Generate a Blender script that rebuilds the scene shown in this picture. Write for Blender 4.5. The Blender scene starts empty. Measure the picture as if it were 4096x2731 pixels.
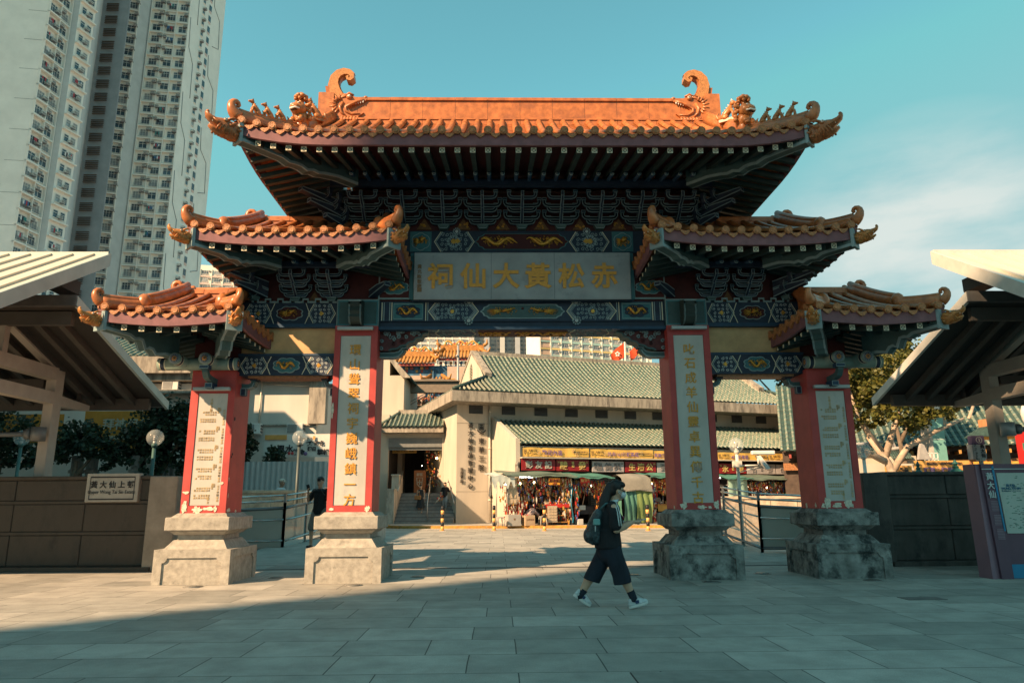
import bpy, bmesh, math, random
from mathutils import Vector, Matrix, Quaternion
R = math.radians
sin, cos, pi = math.sin, math.cos, math.pi
scene = bpy.context.scene
COL = scene.collection

# ---------------------------------------------------------------- camera
cam_d = bpy.data.cameras.new('camera'); cam = bpy.data.objects.new('camera', cam_d); COL.objects.link(cam)
cam_d.sensor_width = 36.0; cam_d.lens = 24.73; cam_d.clip_start = 0.1; cam_d.clip_end = 3000
_pt, _yw, _rl = 0.2205, 0.0199, 0.007
_fw = Vector((cos(_pt)*sin(_yw), cos(_pt)*cos(_yw), sin(_pt)))
_rt = Vector((cos(_yw), -sin(_yw), 0)); _up = Vector((-sin(_pt)*sin(_yw), -sin(_pt)*cos(_yw), cos(_pt)))
_r2 = _rt*cos(_rl) - _up*sin(_rl); _u2 = _rt*sin(_rl) + _up*cos(_rl)
_m = Matrix((_r2, _u2, -_fw)).transposed().to_4x4(); _m.translation = Vector((-0.475, -13.538, 1.40))
cam.matrix_world = _m; scene.camera = cam

# ---------------------------------------------------------------- sun and sky
SUN_AZ, SUN_EL = R(50), R(33.5)          # light travels towards +x (sin) and +y (cos)
sun_d = bpy.data.lights.new('sun', 'SUN'); sun = bpy.data.objects.new('sun', sun_d); COL.objects.link(sun)
sun_d.energy = 5.0; sun_d.angle = R(0.53); sun_d.color = (1.0, 0.665, 0.385)
_dir = Vector((sin(SUN_AZ)*cos(SUN_EL), cos(SUN_AZ)*cos(SUN_EL), -sin(SUN_EL)))
sun.rotation_euler = _dir.to_track_quat('-Z', 'Y').to_euler(); sun.location = (-40, -40, 60)
world = bpy.data.worlds.new('World'); scene.world = world; world.use_nodes = True
wn, wl = world.node_tree.nodes, world.node_tree.links
wn.clear()
w_out = wn.new('ShaderNodeOutputWorld'); w_bg = wn.new('ShaderNodeBackground'); w_bg.inputs['Strength'].default_value = 0.10
w_sky = wn.new('ShaderNodeTexSky'); w_sky.sky_type = 'NISHITA'; w_sky.sun_disc = False
w_sky.sun_elevation = SUN_EL; w_sky.sun_rotation = R(180) + SUN_AZ
w_sky.air_density = 1.0; w_sky.dust_density = 0.8; w_sky.ozone_density = 1.0
w_tint = wn.new('ShaderNodeMixRGB'); w_tint.blend_type = 'MULTIPLY'; w_tint.inputs[0].default_value = 1.0
w_tint.inputs[2].default_value = (0.74, 1.35, 0.92, 1)
w_co = wn.new('ShaderNodeTexCoord'); w_map = wn.new('ShaderNodeMapping'); w_map.inputs['Scale'].default_value = (1.0, 1.0, 3.2)
w_no = wn.new('ShaderNodeTexNoise'); w_no.inputs['Scale'].default_value = 3.1; w_no.inputs['Detail'].default_value = 7; w_no.inputs['Roughness'].default_value = 0.56
w_cr = wn.new('ShaderNodeValToRGB'); w_cr.color_ramp.elements[0].position = 0.40; w_cr.color_ramp.elements[1].position = 0.66
# clouds lie low in the sky on the right (towards azimuth 35 degrees east of the view)
w_dot = wn.new('ShaderNodeVectorMath'); w_dot.operation = 'DOT_PRODUCT'; w_dot.inputs[1].default_value = Vector((0.53, 0.80, 0.25)).normalized()
w_mr = wn.new('ShaderNodeMapRange'); w_mr.inputs[1].default_value = 0.976; w_mr.inputs[2].default_value = 0.995; w_mr.clamp = True
w_mul = wn.new('ShaderNodeMath'); w_mul.operation = 'MULTIPLY'
w_mul2 = wn.new('ShaderNodeMath'); w_mul2.operation = 'MULTIPLY'; w_mul2.inputs[1].default_value = 0.85
w_mix = wn.new('ShaderNodeMixRGB'); w_mix.inputs[2].default_value = (3.4, 3.6, 3.4, 1)
wl.new(w_sky.outputs[0], w_tint.inputs[1]); wl.new(w_co.outputs['Generated'], w_map.inputs[0]); wl.new(w_map.outputs[0], w_no.inputs[0])
wl.new(w_no.outputs[0], w_cr.inputs[0]); wl.new(w_co.outputs['Generated'], w_dot.inputs[0]); wl.new(w_dot.outputs['Value'], w_mr.inputs[0])
wl.new(w_cr.outputs[0], w_mul.inputs[0]); wl.new(w_mr.outputs[0], w_mul.inputs[1]); wl.new(w_mul.outputs[0], w_mul2.inputs[0])
wl.new(w_mul2.outputs[0], w_mix.inputs[0]); w_cap = wn.new('ShaderNodeMixRGB'); w_cap.blend_type = 'DARKEN'; w_cap.inputs[0].default_value = 1.0; w_cap.inputs[2].default_value = (1.30, 2.55, 2.70, 1)
wl.new(w_tint.outputs[0], w_cap.inputs[1]); wl.new(w_cap.outputs[0], w_mix.inputs[1]); wl.new(w_mix.outputs[0], w_bg.inputs[0]); wl.new(w_bg.outputs[0], w_out.inputs[0])
scene.view_settings.view_transform = 'Standard'; scene.view_settings.look = 'None'; scene.view_settings.gamma = 1.0
scene.view_settings.exposure = 1.2
scene.cycles.max_bounces = 6; scene.cycles.diffuse_bounces = 3; scene.cycles.glossy_bounces = 2; scene.cycles.transparent_max_bounces = 8
scene.cycles.use_denoising = True

# ---------------------------------------------------------------- mesh builder
I4 = Matrix.Identity(4)
class MB:
    """collects shapes and links them as ONE mesh object"""
    def __init__(s, M=None): s.v = []; s.f = []; s.mi = []; s.sm = []; s.M = M or I4
    def add(s, vs, fs, mi=0, smooth=False, M=None):
        M = s.M @ M if M is not None else s.M
        n = len(s.v); flip = M.determinant() < 0
        s.v += [tuple(M @ Vector(p)) for p in vs]
        for f in fs:
            s.f.append(tuple(n+i for i in (reversed(f) if flip else f))); s.mi.append(mi); s.sm.append(smooth)
    def box(s, x0, x1, y0, y1, z0, z1, mi=0, M=None):
        v = [(x0,y0,z0),(x1,y0,z0),(x1,y1,z0),(x0,y1,z0),(x0,y0,z1),(x1,y0,z1),(x1,y1,z1),(x0,y1,z1)]
        s.add(v, [(3,2,1,0),(4,5,6,7),(0,1,5,4),(1,2,6,5),(2,3,7,6),(3,0,4,7)], mi, False, M)
    def cbox(s, c, d, mi=0, M=None):
        s.box(c[0]-d[0]/2, c[0]+d[0]/2, c[1]-d[1]/2, c[1]+d[1]/2, c[2]-d[2]/2, c[2]+d[2]/2, mi, M)
    def bbox(s, x0, x1, y0, y1, z0, z1, b=0.02, mi=0, M=None):
        """box with its vertical and horizontal edges chamfered"""
        xs = (x0, x0+b, x1-b, x1); vs = []; fs = []
        def ring(z, i):
            return [(x0+i+b*(i==0),y0+i,z),(x1-i-b*(i==0),y0+i,z),(x1-i,y0+i+b*(i==0),z),(x1-i,y1-i-b*(i==0),z),(x1-i-b*(i==0),y1-i,z),(x0+i+b*(i==0),y1-i,z),(x0+i,y1-i-b*(i==0),z),(x0+i,y0+i+b*(i==0),z)]
        vs = ring(z0, b) + ring(z0+b, 0) + ring(z1-b, 0) + ring(z1, b)
        for k in range(3):
            for i in range(8):
                j = (i+1) % 8; fs.append((k*8+i, k*8+j, k*8+8+j, k*8+8+i))
        fs.append(tuple(range(7,-1,-1))); fs.append(tuple(range(24,32)))
        s.add(vs, fs, mi, False, M)
    def frustum(s, hx0, hy0, z0, hx1, hy1, z1, cx=0, cy=0, mi=0, M=None):
        v = [(cx-hx0,cy-hy0,z0),(cx+hx0,cy-hy0,z0),(cx+hx0,cy+hy0,z0),(cx-hx0,cy+hy0,z0),(cx-hx1,cy-hy1,z1),(cx+hx1,cy-hy1,z1),(cx+hx1,cy+hy1,z1),(cx-hx1,cy+hy1,z1)]
        s.add(v, [(3,2,1,0),(4,5,6,7),(0,1,5,4),(1,2,6,5),(2,3,7,6),(3,0,4,7)], mi, False, M)
    def prism(s, pts, a, b, axis='y', mi=0, M=None, smooth=False):
        """polygon pts (p,q) extruded along axis from a to b: y -> (p,a,q), x -> (a,p,q), z -> (p,q,a)"""
        n = len(pts)
        ar = sum(pts[i][0]*pts[(i+1)%n][1]-pts[(i+1)%n][0]*pts[i][1] for i in range(n))
        if ar < 0: pts = pts[::-1]
        mk = {'y': lambda p,q,t: (p,t,q), 'x': lambda p,q,t: (t,p,q), 'z': lambda p,q,t: (p,q,t)}[axis]
        v = [mk(p,q,a) for p,q in pts] + [mk(p,q,b) for p,q in pts]
        fr = tuple(range(n)); bk = tuple(range(2*n-1, n-1, -1))
        sides = [((i+1)%n, i, n+i, n+(i+1)%n) for i in range(n)]
        if axis == 'y' : fs = [fr, bk] + sides
        elif axis == 'x': fs = [tuple(reversed(fr)), tuple(reversed(bk))] + [tuple(reversed(q)) for q in sides]
        else: fs = [tuple(reversed(fr)), tuple(reversed(bk))] + [tuple(reversed(q)) for q in sides]
        if b < a: fs = [tuple(reversed(f)) for f in fs]
        s.add(v, fs, mi, smooth, M)
    def tube(s, path, rad, seg=8, mi=0, cap=True, M=None, smooth=True, half=False, up=None, flat=1.0):
        """round bar along path; rad a number or one per point; half=True keeps the upper half"""
        P = [Vector(p) for p in path]; n = len(P); vs = []; fs = []
        rr = rad if isinstance(rad, (list, tuple)) else [rad]*n
        prev = None
        for i in range(n):
            t = (P[min(i+1,n-1)]-P[max(i-1,0)])
            t = t.normalized() if t.length > 1e-9 else Vector((0,0,1))
            if up is not None: a = t.cross(Vector(up))
            elif prev is not None: a = prev - t*prev.dot(t)
            else: a = t.cross(Vector((0,0,1)) if abs(t.z) < .9 else Vector((1,0,0)))
            if a.length < 1e-6: a = t.cross(Vector((1,0,0)))
            a.normalize(); b = a.cross(t).normalized(); prev = a
            for k in range(seg + (1 if half else 0)):
                th = (pi*k/seg) if half else 2*pi*k/seg
                vs.append(P[i] + a*(cos(th)*rr[i]) + b*(sin(th)*rr[i]*flat))
        m = seg+1 if half else seg
        for i in range(n-1):
            for k in range(seg):
                k2 = k+1 if half else (k+1) % seg
                fs.append((i*m+k, i*m+k2, (i+1)*m+k2, (i+1)*m+k))
        fs = [tuple(reversed(f)) for f in fs]
        if cap: fs.append(tuple(range(m))); fs.append(tuple(range((n-1)*m+m-1, (n-1)*m-1, -1)))
        s.add(vs, fs, mi, smooth, M)
    def cyl(s, c, r, h, seg=16, mi=0, M=None, r2=None):
        s.tube([c, (c[0],c[1],c[2]+h)], [r, r if r2 is None else r2], seg, mi, True, M)
    def ball(s, c, r, seg=12, rings=8, mi=0, M=None):
        rx, ry, rz = r if isinstance(r, (list, tuple)) else (r,r,r)
        vs = [(c[0],c[1],c[2]-rz)]; fs = []
        for i in range(1, rings):
            ph = pi*i/rings - pi/2
            for k in range(seg): th = 2*pi*k/seg; vs.append((c[0]+rx*cos(ph)*cos(th), c[1]+ry*cos(ph)*sin(th), c[2]+rz*sin(ph)))
        vs.append((c[0],c[1],c[2]+rz)); n = len(vs)
        for k in range(seg): fs.append((0, 1+(k+1)%seg, 1+k)); fs.append((n-1, n-1-seg+k, n-1-seg+(k+1)%seg))
        for i in range(rings-2):
            for k in range(seg): a = 1+i*seg; fs.append((a+k, a+(k+1)%seg, a+seg+(k+1)%seg, a+seg+k))
        s.add(vs, fs, mi, True, M)
    def loft(s, secs, mi=0, smooth=True, M=None, cap=True):
        """closed rings of equal length joined in order"""
        m = len(secs[0]); vs = [p for r in secs for p in r]; fs = []
        for i in range(len(secs)-1):
            for k in range(m): fs.append((i*m+k, i*m+(k+1)%m, (i+1)*m+(k+1)%m, (i+1)*m+k))
        if cap: fs.append(tuple(range(m-1,-1,-1))); fs.append(tuple(range((len(secs)-1)*m, len(secs)*m)))
        s.add(vs, fs, mi, smooth, M)
    def grid(s, fn, nu, nv, mi=0, smooth=True, M=None):
        vs = [fn(i/nu, j/nv) for j in range(nv+1) for i in range(nu+1)]
        fs = [(j*(nu+1)+i, j*(nu+1)+i+1, (j+1)*(nu+1)+i+1, (j+1)*(nu+1)+i) for j in range(nv) for i in range(nu)]
        s.add(vs, fs, mi, smooth, M)
    def quad(s, a, b, c, d, mi=0, M=None): s.add([a,b,c,d], [(0,1,2,3)], mi, False, M)
    def strip2d(s, pts, w, y0, y1, mi=0, closed=False, M=None, smooth=False):
        """ribbon of width w (number or list) along 2-D points in the xz plane, extruded y0..y1"""
        n = len(pts); L = []; Rr = []
        ww = w if isinstance(w,(list,tuple)) else [w]*n
        for i in range(n):
            a = pts[(i-1)%n] if closed or i>0 else pts[0]; b = pts[(i+1)%n] if closed or i<n-1 else pts[-1]
            dx, dz = b[0]-a[0], b[1]-a[1]; l = math.hypot(dx,dz) or 1
            nx, nz = -dz/l, dx/l
            L.append((pts[i][0]+nx*ww[i]/2, pts[i][1]+nz*ww[i]/2)); Rr.append((pts[i][0]-nx*ww[i]/2, pts[i][1]-nz*ww[i]/2))
        vs = [(p[0],y0,p[1]) for p in L]+[(p[0],y0,p[1]) for p in Rr]+[(p[0],y1,p[1]) for p in L]+[(p[0],y1,p[1]) for p in Rr]
        fs = []
        for i in range(n if closed else n-1):
            j = (i+1)%n
            fs += [(i, n+i, n+j, j), (2*n+j, 3*n+j, 3*n+i, 2*n+i), (i, j, 2*n+j, 2*n+i), (n+j, n+i, 3*n+i, 3*n+j)]
        if not closed: fs += [(0, 2*n, 3*n, n), (n-1, 2*n-1, 4*n-1, 3*n-1)]
        s.add(vs, fs, mi, smooth, M)
    def build(s, name, mats, parent=None, kind=None, **props):
        me = bpy.data.meshes.new(name)
        off = Vector((0,0,0)); p = parent
        while p is not None: off += Vector(p.location); p = p.parent
        v = [(a[0]-off.x, a[1]-off.y, a[2]-off.z) for a in s.v] if off.length else s.v
        me.from_pydata(v, [], s.f)
        for m in (mats if isinstance(mats,(list,tuple)) else [mats]): me.materials.append(m)
        me.polygons.foreach_set('material_index', s.mi); me.polygons.foreach_set('use_smooth', s.sm)
        me.update()
        o = bpy.data.objects.new(name, me); COL.objects.link(o)
        if parent is not None: o.parent = parent
        if kind: o['kind'] = kind
        for k, val in props.items(): o[k] = val
        return o

def tag(o, label, cat, group=None):
    o['label'] = label; o['category'] = cat
    if group: o['group'] = group
    return o
def thing(name, label, cat, loc=(0,0,0), group=None, rz=0.0):
    o = bpy.data.objects.new(name, None); COL.objects.link(o); o.location = loc; o.rotation_euler = (0,0,rz)
    o.empty_display_size = 0.2
    return tag(o, label, cat, group)
def struct(o): o['kind'] = 'structure'; return o
def dup(root, loc=None, rz=None, label=None, parent=None):
    c = root.copy(); COL.objects.link(c)
    if loc is not None: c.location = loc
    if rz is not None: c.rotation_euler = (0,0,rz)
    if label: c['label'] = label
    if parent is not None: c.parent = parent
    for ch in root.children: dup(ch, parent=c)
    return c
def mesh_obj(name, me, parent, loc=(0,0,0), rot=(0,0,0), scale=None, **props):
    o = bpy.data.objects.new(name, me); COL.objects.link(o); o.parent = parent; o.location = loc; o.rotation_euler = rot
    if scale: o.scale = scale
    for k, v in props.items(): o[k] = v
    return o
def rotz(a, t=(0,0,0)): return Matrix.Translation(t) @ Matrix.Rotation(a, 4, 'Z')

# ---------------------------------------------------------------- lettering
def text_geo(body, size, depth=0.01, offset=0.0):
    """flat glyph outlines in the xz plane facing -y, centred on the origin, as (verts, faces)"""
    cu = bpy.data.curves.new('lettering', 'FONT'); cu.body = body; cu.size = size; cu.extrude = depth/2; cu.offset = offset
    cu.align_x = 'CENTER'; cu.resolution_u = 3
    o = bpy.data.objects.new('lettering', cu); COL.objects.link(o)
    dg = bpy.context.evaluated_depsgraph_get(); dg.update()
    me = bpy.data.meshes.new_from_object(o.evaluated_get(dg))
    vs = [tuple(v.co) for v in me.vertices]; fs = [tuple(p.vertices) for p in me.polygons]
    bpy.data.objects.remove(o); bpy.data.curves.remove(cu); bpy.data.meshes.remove(me)
    if vs:
        x0 = min(v[0] for v in vs); x1 = max(v[0] for v in vs); y0 = min(v[1] for v in vs); y1 = max(v[1] for v in vs)
        vs = [(v[0]-(x0+x1)/2, -v[2], v[1]-(y0+y1)/2) for v in vs]
    return vs, fs
_tc = {}
def put_text(mb, body, size, at, mi=0, depth=0.01, offset=0.0, M=None, sx=1.0):
    key = (body, size, depth, offset)
    if key not in _tc: _tc[key] = text_geo(body, size, depth, offset)
    vs, fs = _tc[key]
    T = Matrix.Translation(at) @ Matrix.Diagonal((sx,1,1,1))
    mb.add(vs, fs, mi, False, (M @ T) if M is not None else T)
def put_column(mb, chars, size, x, y, z_top, pitch, mi=0, depth=0.01, offset=0.0, M=None, sx=1.0):
    for i, ch in enumerate(chars):
        if ch != ' ': put_text(mb, ch, size, (x, y, z_top - pitch*i), mi, depth, offset, M, sx)

# ---------------------------------------------------------------- materials
def mat(name, col, rough=0.7, metal=0.0, var=0.12, scale=4.0, bump=0.0, bscale=40.0, col2=None, thr=(0.45,0.6), scale2=None, spec=0.4, emit=0, stretch=None):
    m = bpy.data.materials.new(name); m.use_nodes = True
    n, l = m.node_tree.nodes, m.node_tree.links
    b = n['Principled BSDF']; b.inputs['Roughness'].default_value = rough; b.inputs['Metallic'].default_value = metal
    b.inputs['Specular IOR Level'].default_value = spec
    tc = n.new('ShaderNodeTexCoord'); src = tc.outputs['Object']
    if stretch:
        mp = n.new('ShaderNodeMapping'); mp.inputs['Scale'].default_value = stretch; l.new(src, mp.inputs[0]); src = mp.outputs[0]
    c = (*col, 1)
    if var > 0 or col2:
        no = n.new('ShaderNodeTexNoise'); no.inputs['Scale'].default_value = scale; no.inputs['Detail'].default_value = 6; no.inputs['Roughness'].default_value = 0.6
        l.new(src, no.inputs[0])
        cr = n.new('ShaderNodeValToRGB'); e = cr.color_ramp.elements
        e[0].position = 0.28; e[1].position = 0.72
        e[0].color = tuple(max(0,x*(1-var*1.6)) for x in col)+(1,); e[1].color = tuple(min(1,x*(1+var)) for x in col)+(1,)
        l.new(no.outputs[0], cr.inputs[0]); out = cr.outputs[0]
        if col2:
            n2 = n.new('ShaderNodeTexNoise'); n2.inputs['Scale'].default_value = scale2 or scale*2.3; n2.inputs['Detail'].default_value = 8; n2.inputs['Roughness'].default_value = 0.7
            l.new(src, n2.inputs[0])
            c2 = n.new('ShaderNodeValToRGB'); c2.color_ramp.elements[0].position = thr[0]; c2.color_ramp.elements[1].position = thr[1]
            l.new(n2.outputs[0], c2.inputs[0])
            mx = n.new('ShaderNodeMixRGB'); mx.inputs[2].default_value = (*col2,1); l.new(c2.outputs[0], mx.inputs[0]); l.new(out, mx.inputs[1]); out = mx.outputs[0]
        l.new(out, b.inputs['Base Color'])
    else: b.inputs['Base Color'].default_value = c
    if bump > 0:
        nb = n.new('ShaderNodeTexNoise'); nb.inputs['Scale'].default_value = bscale; nb.inputs['Detail'].default_value = 4; l.new(src, nb.inputs[0])
        bp = n.new('ShaderNodeBump'); bp.inputs['Strength'].default_value = bump; bp.inputs['Distance'].default_value = 0.02; l.new(nb.outputs[0], bp.inputs['Height']); l.new(bp.outputs[0], b.inputs['Normal'])
    if emit: b.inputs['Emission Color'].default_value = c; b.inputs['Emission Strength'].default_value = emit
    return m
M_ = {}
def mm(name, *a, **k):
    if name not in M_: M_[name] = mat(name, *a, **k)
    return M_[name]
# ================================================================ MATERIALS OF THE GATE
granite_pale = mm('worn granite', (.36,.335,.29), .85, var=.22, scale=9, bump=.5, bscale=90, col2=(.10,.10,.095), thr=(.60,.78), scale2=5)  # paler speckled stone, used for the left plinths
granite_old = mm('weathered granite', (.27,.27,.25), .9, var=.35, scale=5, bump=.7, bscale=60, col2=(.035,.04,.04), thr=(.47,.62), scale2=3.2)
red_paint = mm('red paint', (.43,.055,.05), .55, var=.14, scale=3, col2=(.55,.50,.40), thr=(.745,.76), scale2=4, bump=.12, bscale=60)
flake = mm('bare plaster', (.66,.60,.48), .9, var=.25, scale=30, bump=.4)
marble = mm('pale marble', (.47,.45,.41), .45, var=.12, scale=2.2, col2=(.33,.34,.33), thr=(.56,.72), scale2=2.2, stretch=(1,1,.45))
slate = mm('grey marble', (.30,.32,.33), .5, var=.16, scale=2.0, col2=(.20,.215,.225), thr=(.56,.7), scale2=3.5)
gold = mm('gold leaf', (.60,.30,.05), .35, .55, var=.25, scale=25)
gold_flat = mm('gold paint', (.62,.30,.045), .5, .1, var=.15, scale=20)
brown_ink = mm('faded gilt', (.50,.37,.20), .7, var=.2)
tile_o = mm('orange glazed tile', (.44,.150,.048), .34, var=.28, scale=7, col2=(.24,.085,.04), thr=(.5,.75), scale2=2.5, spec=.5)
tile_end = mm('orange tile ends', (.42,.165,.06), .5, var=.35, scale=30, bump=.5, bscale=50)
tile_low = mm('tile channels', (.32,.10,.03), .4, var=.3, scale=9)
mortar = mm('mortar', (.55,.42,.30), .9, var=.3, scale=12)
purple = mm('purple brown eave board', (.20,.085,.095), .7, var=.18, scale=6, col2=(.4,.35,.33), thr=(.76,.78), scale2=5)
teal = mm('dull teal paint', (.055,.105,.105), .6, var=.15, scale=6)
teal_lt = mm('pale teal edge', (.23,.31,.32), .6, var=.1, scale=10)
navy = mm('navy paint', (.014,.028,.055), .55, var=.2, scale=5)
navy_blue = mm('deep blue paint', (.015,.05,.10), .55, var=.2, scale=6)
ochre = mm('ochre wall', (.60,.38,.19), .8, var=.16, scale=3)
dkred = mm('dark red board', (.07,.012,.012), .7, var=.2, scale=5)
white_p = mm('white line paint', (.46,.50,.49), .6, var=.1)
cream_p = mm('cream line paint', (.66,.60,.44), .6, var=.1)
raft_p = mm('dark green rafter paint', (.028,.052,.05), .6, var=.2, scale=6)
cyan_p = mm('turquoise panel', (.04,.15,.17), .55, var=.15, scale=8)
grey_metal = mm('painted metal', (.36,.38,.38), .45, .3, var=.06)
black_p = mm('black paint', (.012,.012,.014), .5, var=0)
eye_w = mm('white glaze', (.75,.72,.65), .3, var=0)
MX = Matrix.Diagonal((-1,1,1,1))

# ================================================================ THE GATE
gate = thing('memorial_gateway', 'tall Chinese memorial gateway of red columns under five tiers of orange tiled roofs', 'gateway')
PIERS = [(-5.81,'o'),(-3.187,'i'),(3.187,'i'),(5.81,'o')]

def notch_outline(w, h, r, base):
    """inverted U with notched upper corners, from lower left to lower right"""
    p = [(-w, base)]
    p += [(-w, h-r)]
    for k in range(5):
        a = -pi/2 + k*pi/8; p.append((-w + r*sin(k*pi/8)*1.0, h - r*cos(k*pi/8)))
    for k in range(5):
        p.append((w - r*cos(k*pi/8), h - r + r*(1-0) - r*cos((4-k)*pi/8)*1.0 if False else h - r*sin(k*pi/8)))
    p += [(w, h-r), (w, base)]
    return p

def plinth(x0, old):
    g = MB(); T = Matrix.Translation((x0,0,0))
    hw, hd, zt = .6615, .694, .585
    g.bbox(-hw+.03, hw-.03, -hd+.03, hd-.03, -.05, zt-.004, .01, 0, T)
    # raised border round a notched panel on each of the four faces
    for k in range(4):
        w = hw if k % 2 == 0 else hd; d = hd if k % 2 == 0 else hw
        RT = T @ Matrix.Rotation(k*pi/2, 4, 'Z')
        outer = [(-w,0),(-w,zt*.55)] + [(-w,zt)]*3 + [(-w+ (2*w)*(.02+.96*i/7), zt) for i in range(8)][1:-1] + [(w,zt)]*3 + [(w,zt*.55),(w,0)]
        inner = notch_outline(w-.15, zt-.14, .085, 0.0)
        n = min(len(outer), len(inner)); outer = outer[:n//2] + outer[-(n-n//2):]; inner = inner[:n//2] + inner[-(n-n//2):]
        vs = [(p[0],-d,p[1]) for p in outer] + [(p[0],-d,p[1]) for p in inner] + [(p[0],-d+.032,p[1]) for p in inner]
        fs = [(i, n+i, n+i+1, i+1) for i in range(n-1)] + [(n+i, 2*n+i, 2*n+i+1, n+i+1) for i in range(n-1)]
        g.add(vs, [tuple(reversed(f)) for f in fs], 0, False, RT)
    g.add([(-hw,-hd,zt),(hw,-hd,zt),(hw,hd,zt),(-hw,hd,zt)], [(0,1,2,3)], 0, False, T)
    g.frustum(.555,.585,zt,.44,.47,.735,x0,0)
    g.frustum(.395,.42,.735,.395,.42,.825,x0,0)
    g.frustum(.44,.465,.825,.50,.53,.885,x0,0); g.frustum(.515,.545,.885,.515,.545,.9,x0,0)
    g.bbox(x0-.569,x0+.569,-.603,.603,.8986,1.1286,.012)
    g.frustum(.50,.53,1.128,.43,.425,1.196,x0,0)
    return g.build('plinth', granite_old if old else granite_pale, gate, label='dark weathered granite plinth with black stains' if old else 'pale speckled granite plinth')

def flakes(mb, x0, spots, face='f', seed=1):
    rnd = random.Random(seed)
    for (dx, z, w, h) in spots:
        n = 18; ph = [rnd.uniform(.55,1.15) for _ in range(n)]
        P = [(w*ph[i]*cos(2*pi*i/n), h*ph[i]*sin(2*pi*i/n)) for i in range(n)]
        if face == 'f': mb.prism([(x0+dx+p[0], z+p[1]) for p in P], -.409, -.395, 'y', 1)
        elif face == 'r': mb.prism([(dx+p[0], z+p[1]) for p in P], x0+.40, x0+.4095, 'x', 1)
        else: mb.prism([(dx+p[0], z+p[1]) for p in P], x0-.4095, x0-.40, 'x', 1)

INNER_L = '環山聳翠祠宇巍峨鎮一方'; INNER_R = '叱石成羊仙靈卓異傳千古'
YEARS = {-5.81: ['戊申年董事局','己酉年董事局','甲寅年董事局','庚戌年董事局','壬子年董事局'], 5.81: ['癸卯年董事局','甲辰年董事局','乙巳年董事局','丙午年董事局','丁未年董事局']}
FILL = '主席副總理陳黃李何張林鄭周吳馮德榮華明安和平康福祥'
for x0, kind in PIERS:
    ztop = 4.66 if kind == 'i' else 3.80
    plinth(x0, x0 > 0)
    c = MB(); s = .4066
    pz0, pz1 = (1.31, 4.47) if kind == 'i' else (1.325, 3.375)
    pw = .29 if kind == 'i' else .275; px = x0 + (-.005 if kind=='i' else .01)
    c.bbox(x0-s, x0+s, -.372, .40, 1.19, ztop, .012)
    for a in ((x0-s,px-pw,1.194,ztop),(px+pw,x0+s,1.194,ztop),(px-pw,px+pw,1.194,pz0),(px-pw,px+pw,pz1,ztop)):
        c.box(a[0],a[1],-.40,-.3715,a[2],a[3])
    sd = int(x0*10)+99
    if x0 < -5: flakes(c, x0, [(-.33,1.30,.055,.12),(-.10,1.25,.10,.07),(.10,1.27,.12,.04),(-.33,1.56,.06,.03),(.22,1.27,.03,.06)], 'f', sd); flakes(c, x0, [(-.25,1.24,.10,.04),(.1,1.22,.05,.03),(-.33,1.5,.012,.05),(-.35,1.8,.012,.04)], 'r', sd); flakes(c, x0, [(.30,1.72,.035,.03)], 'f', 5)
    elif x0 < 0: flakes(c, x0, [(.33,1.25,.05,.06),(-.31,1.25,.05,.03),(-.385,3.05,.025,.17)], 'f', sd)
    elif kind == 'i': flakes(c, x0, [(-.28,1.265,.07,.07),(.05,1.24,.09,.035),(.2,1.235,.04,.03),(.32,1.28,.06,.09)], 'f', sd); flakes(c, x0, [(-.2,1.235,.05,.04)], 'l', sd)
    else: flakes(c, x0, [(-.33,1.25,.05,.05),(-.25,1.30,.07,.10),(-.07,1.25,.10,.05),(.14,1.27,.10,.08)], 'f', sd); flakes(c, x0, [(-.25,1.26,.04,.05),(.15,1.25,.04,.05)], 'l', sd)
    col = c.build('column', [red_paint, flake], gate)
    p = MB(); p.box(px-pw+.006, px+pw-.006, -.386, -.36, pz0+.006, pz1-.006)
    pn = p.build('marble_panel', marble, col)
    t = MB()
    if kind == 'i':
        put_column(t, INNER_L if x0 < 0 else INNER_R, .225, px, -.392, 4.19, .278, 0, .022, .002)
        t.build('inscription', gold_flat, col)
    else:
        rnd = random.Random(sd); dark = .0008
        put_column(t, '主席名錄', .055, px-.02, -.389, pz1-.13, .062, 0, .006, dark)
        for b in range(5):
            zt = pz1 - .36 - b*.345
            put_column(t, YEARS[x0][b], .042, px+.225, -.389, zt+.03, .05, 0, .006, dark)
            put_column(t, '主席', .034, px+.15, -.389, zt+.07, .036, 0, .006, dark)
            put_column(t, '副總理', .034, px+.115, -.389, zt+.07, .036, 0, .006, dark)
            for r in range(5):
                for q in range(7):
                    if r == 2 or (q > 4 and rnd.random() < .3): continue
                    put_text(t, rnd.choice(FILL), .034, (px+.065-q*.043, -.389, zt - r*.043), 0, .006, dark)
        put_column(t, '仝敬立', .05, px+.06, -.389, pz0+.17, .055, 0, .006, dark)
        t.build('inscription', brown_ink, col)
    lb = MB()
    zl = 4.585 if kind == 'i' else 3.435
    lb.bbox(px-.34, px+.34, -.53, -.44, zl-.03, zl+.035, .008); lb.box(px-.2, px-.12, -.45, -.39, zl, zl+.05); lb.box(px+.12, px+.2, -.45, -.39, zl, zl+.05)
    lb.build('floodlight', grey_metal, col)
    if x0 in (-5.81,):
        h = MB()
        for (yy, zz_, r_) in ((-.3,2.9,.03),(-.33,2.2,.02),(-.28,2.25,.02)): h.ball((x0+.407, yy, zz_), (.012,r_,r_*1.3), 8, 6)
        h.build('rust_hole', black_p, col)

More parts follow.
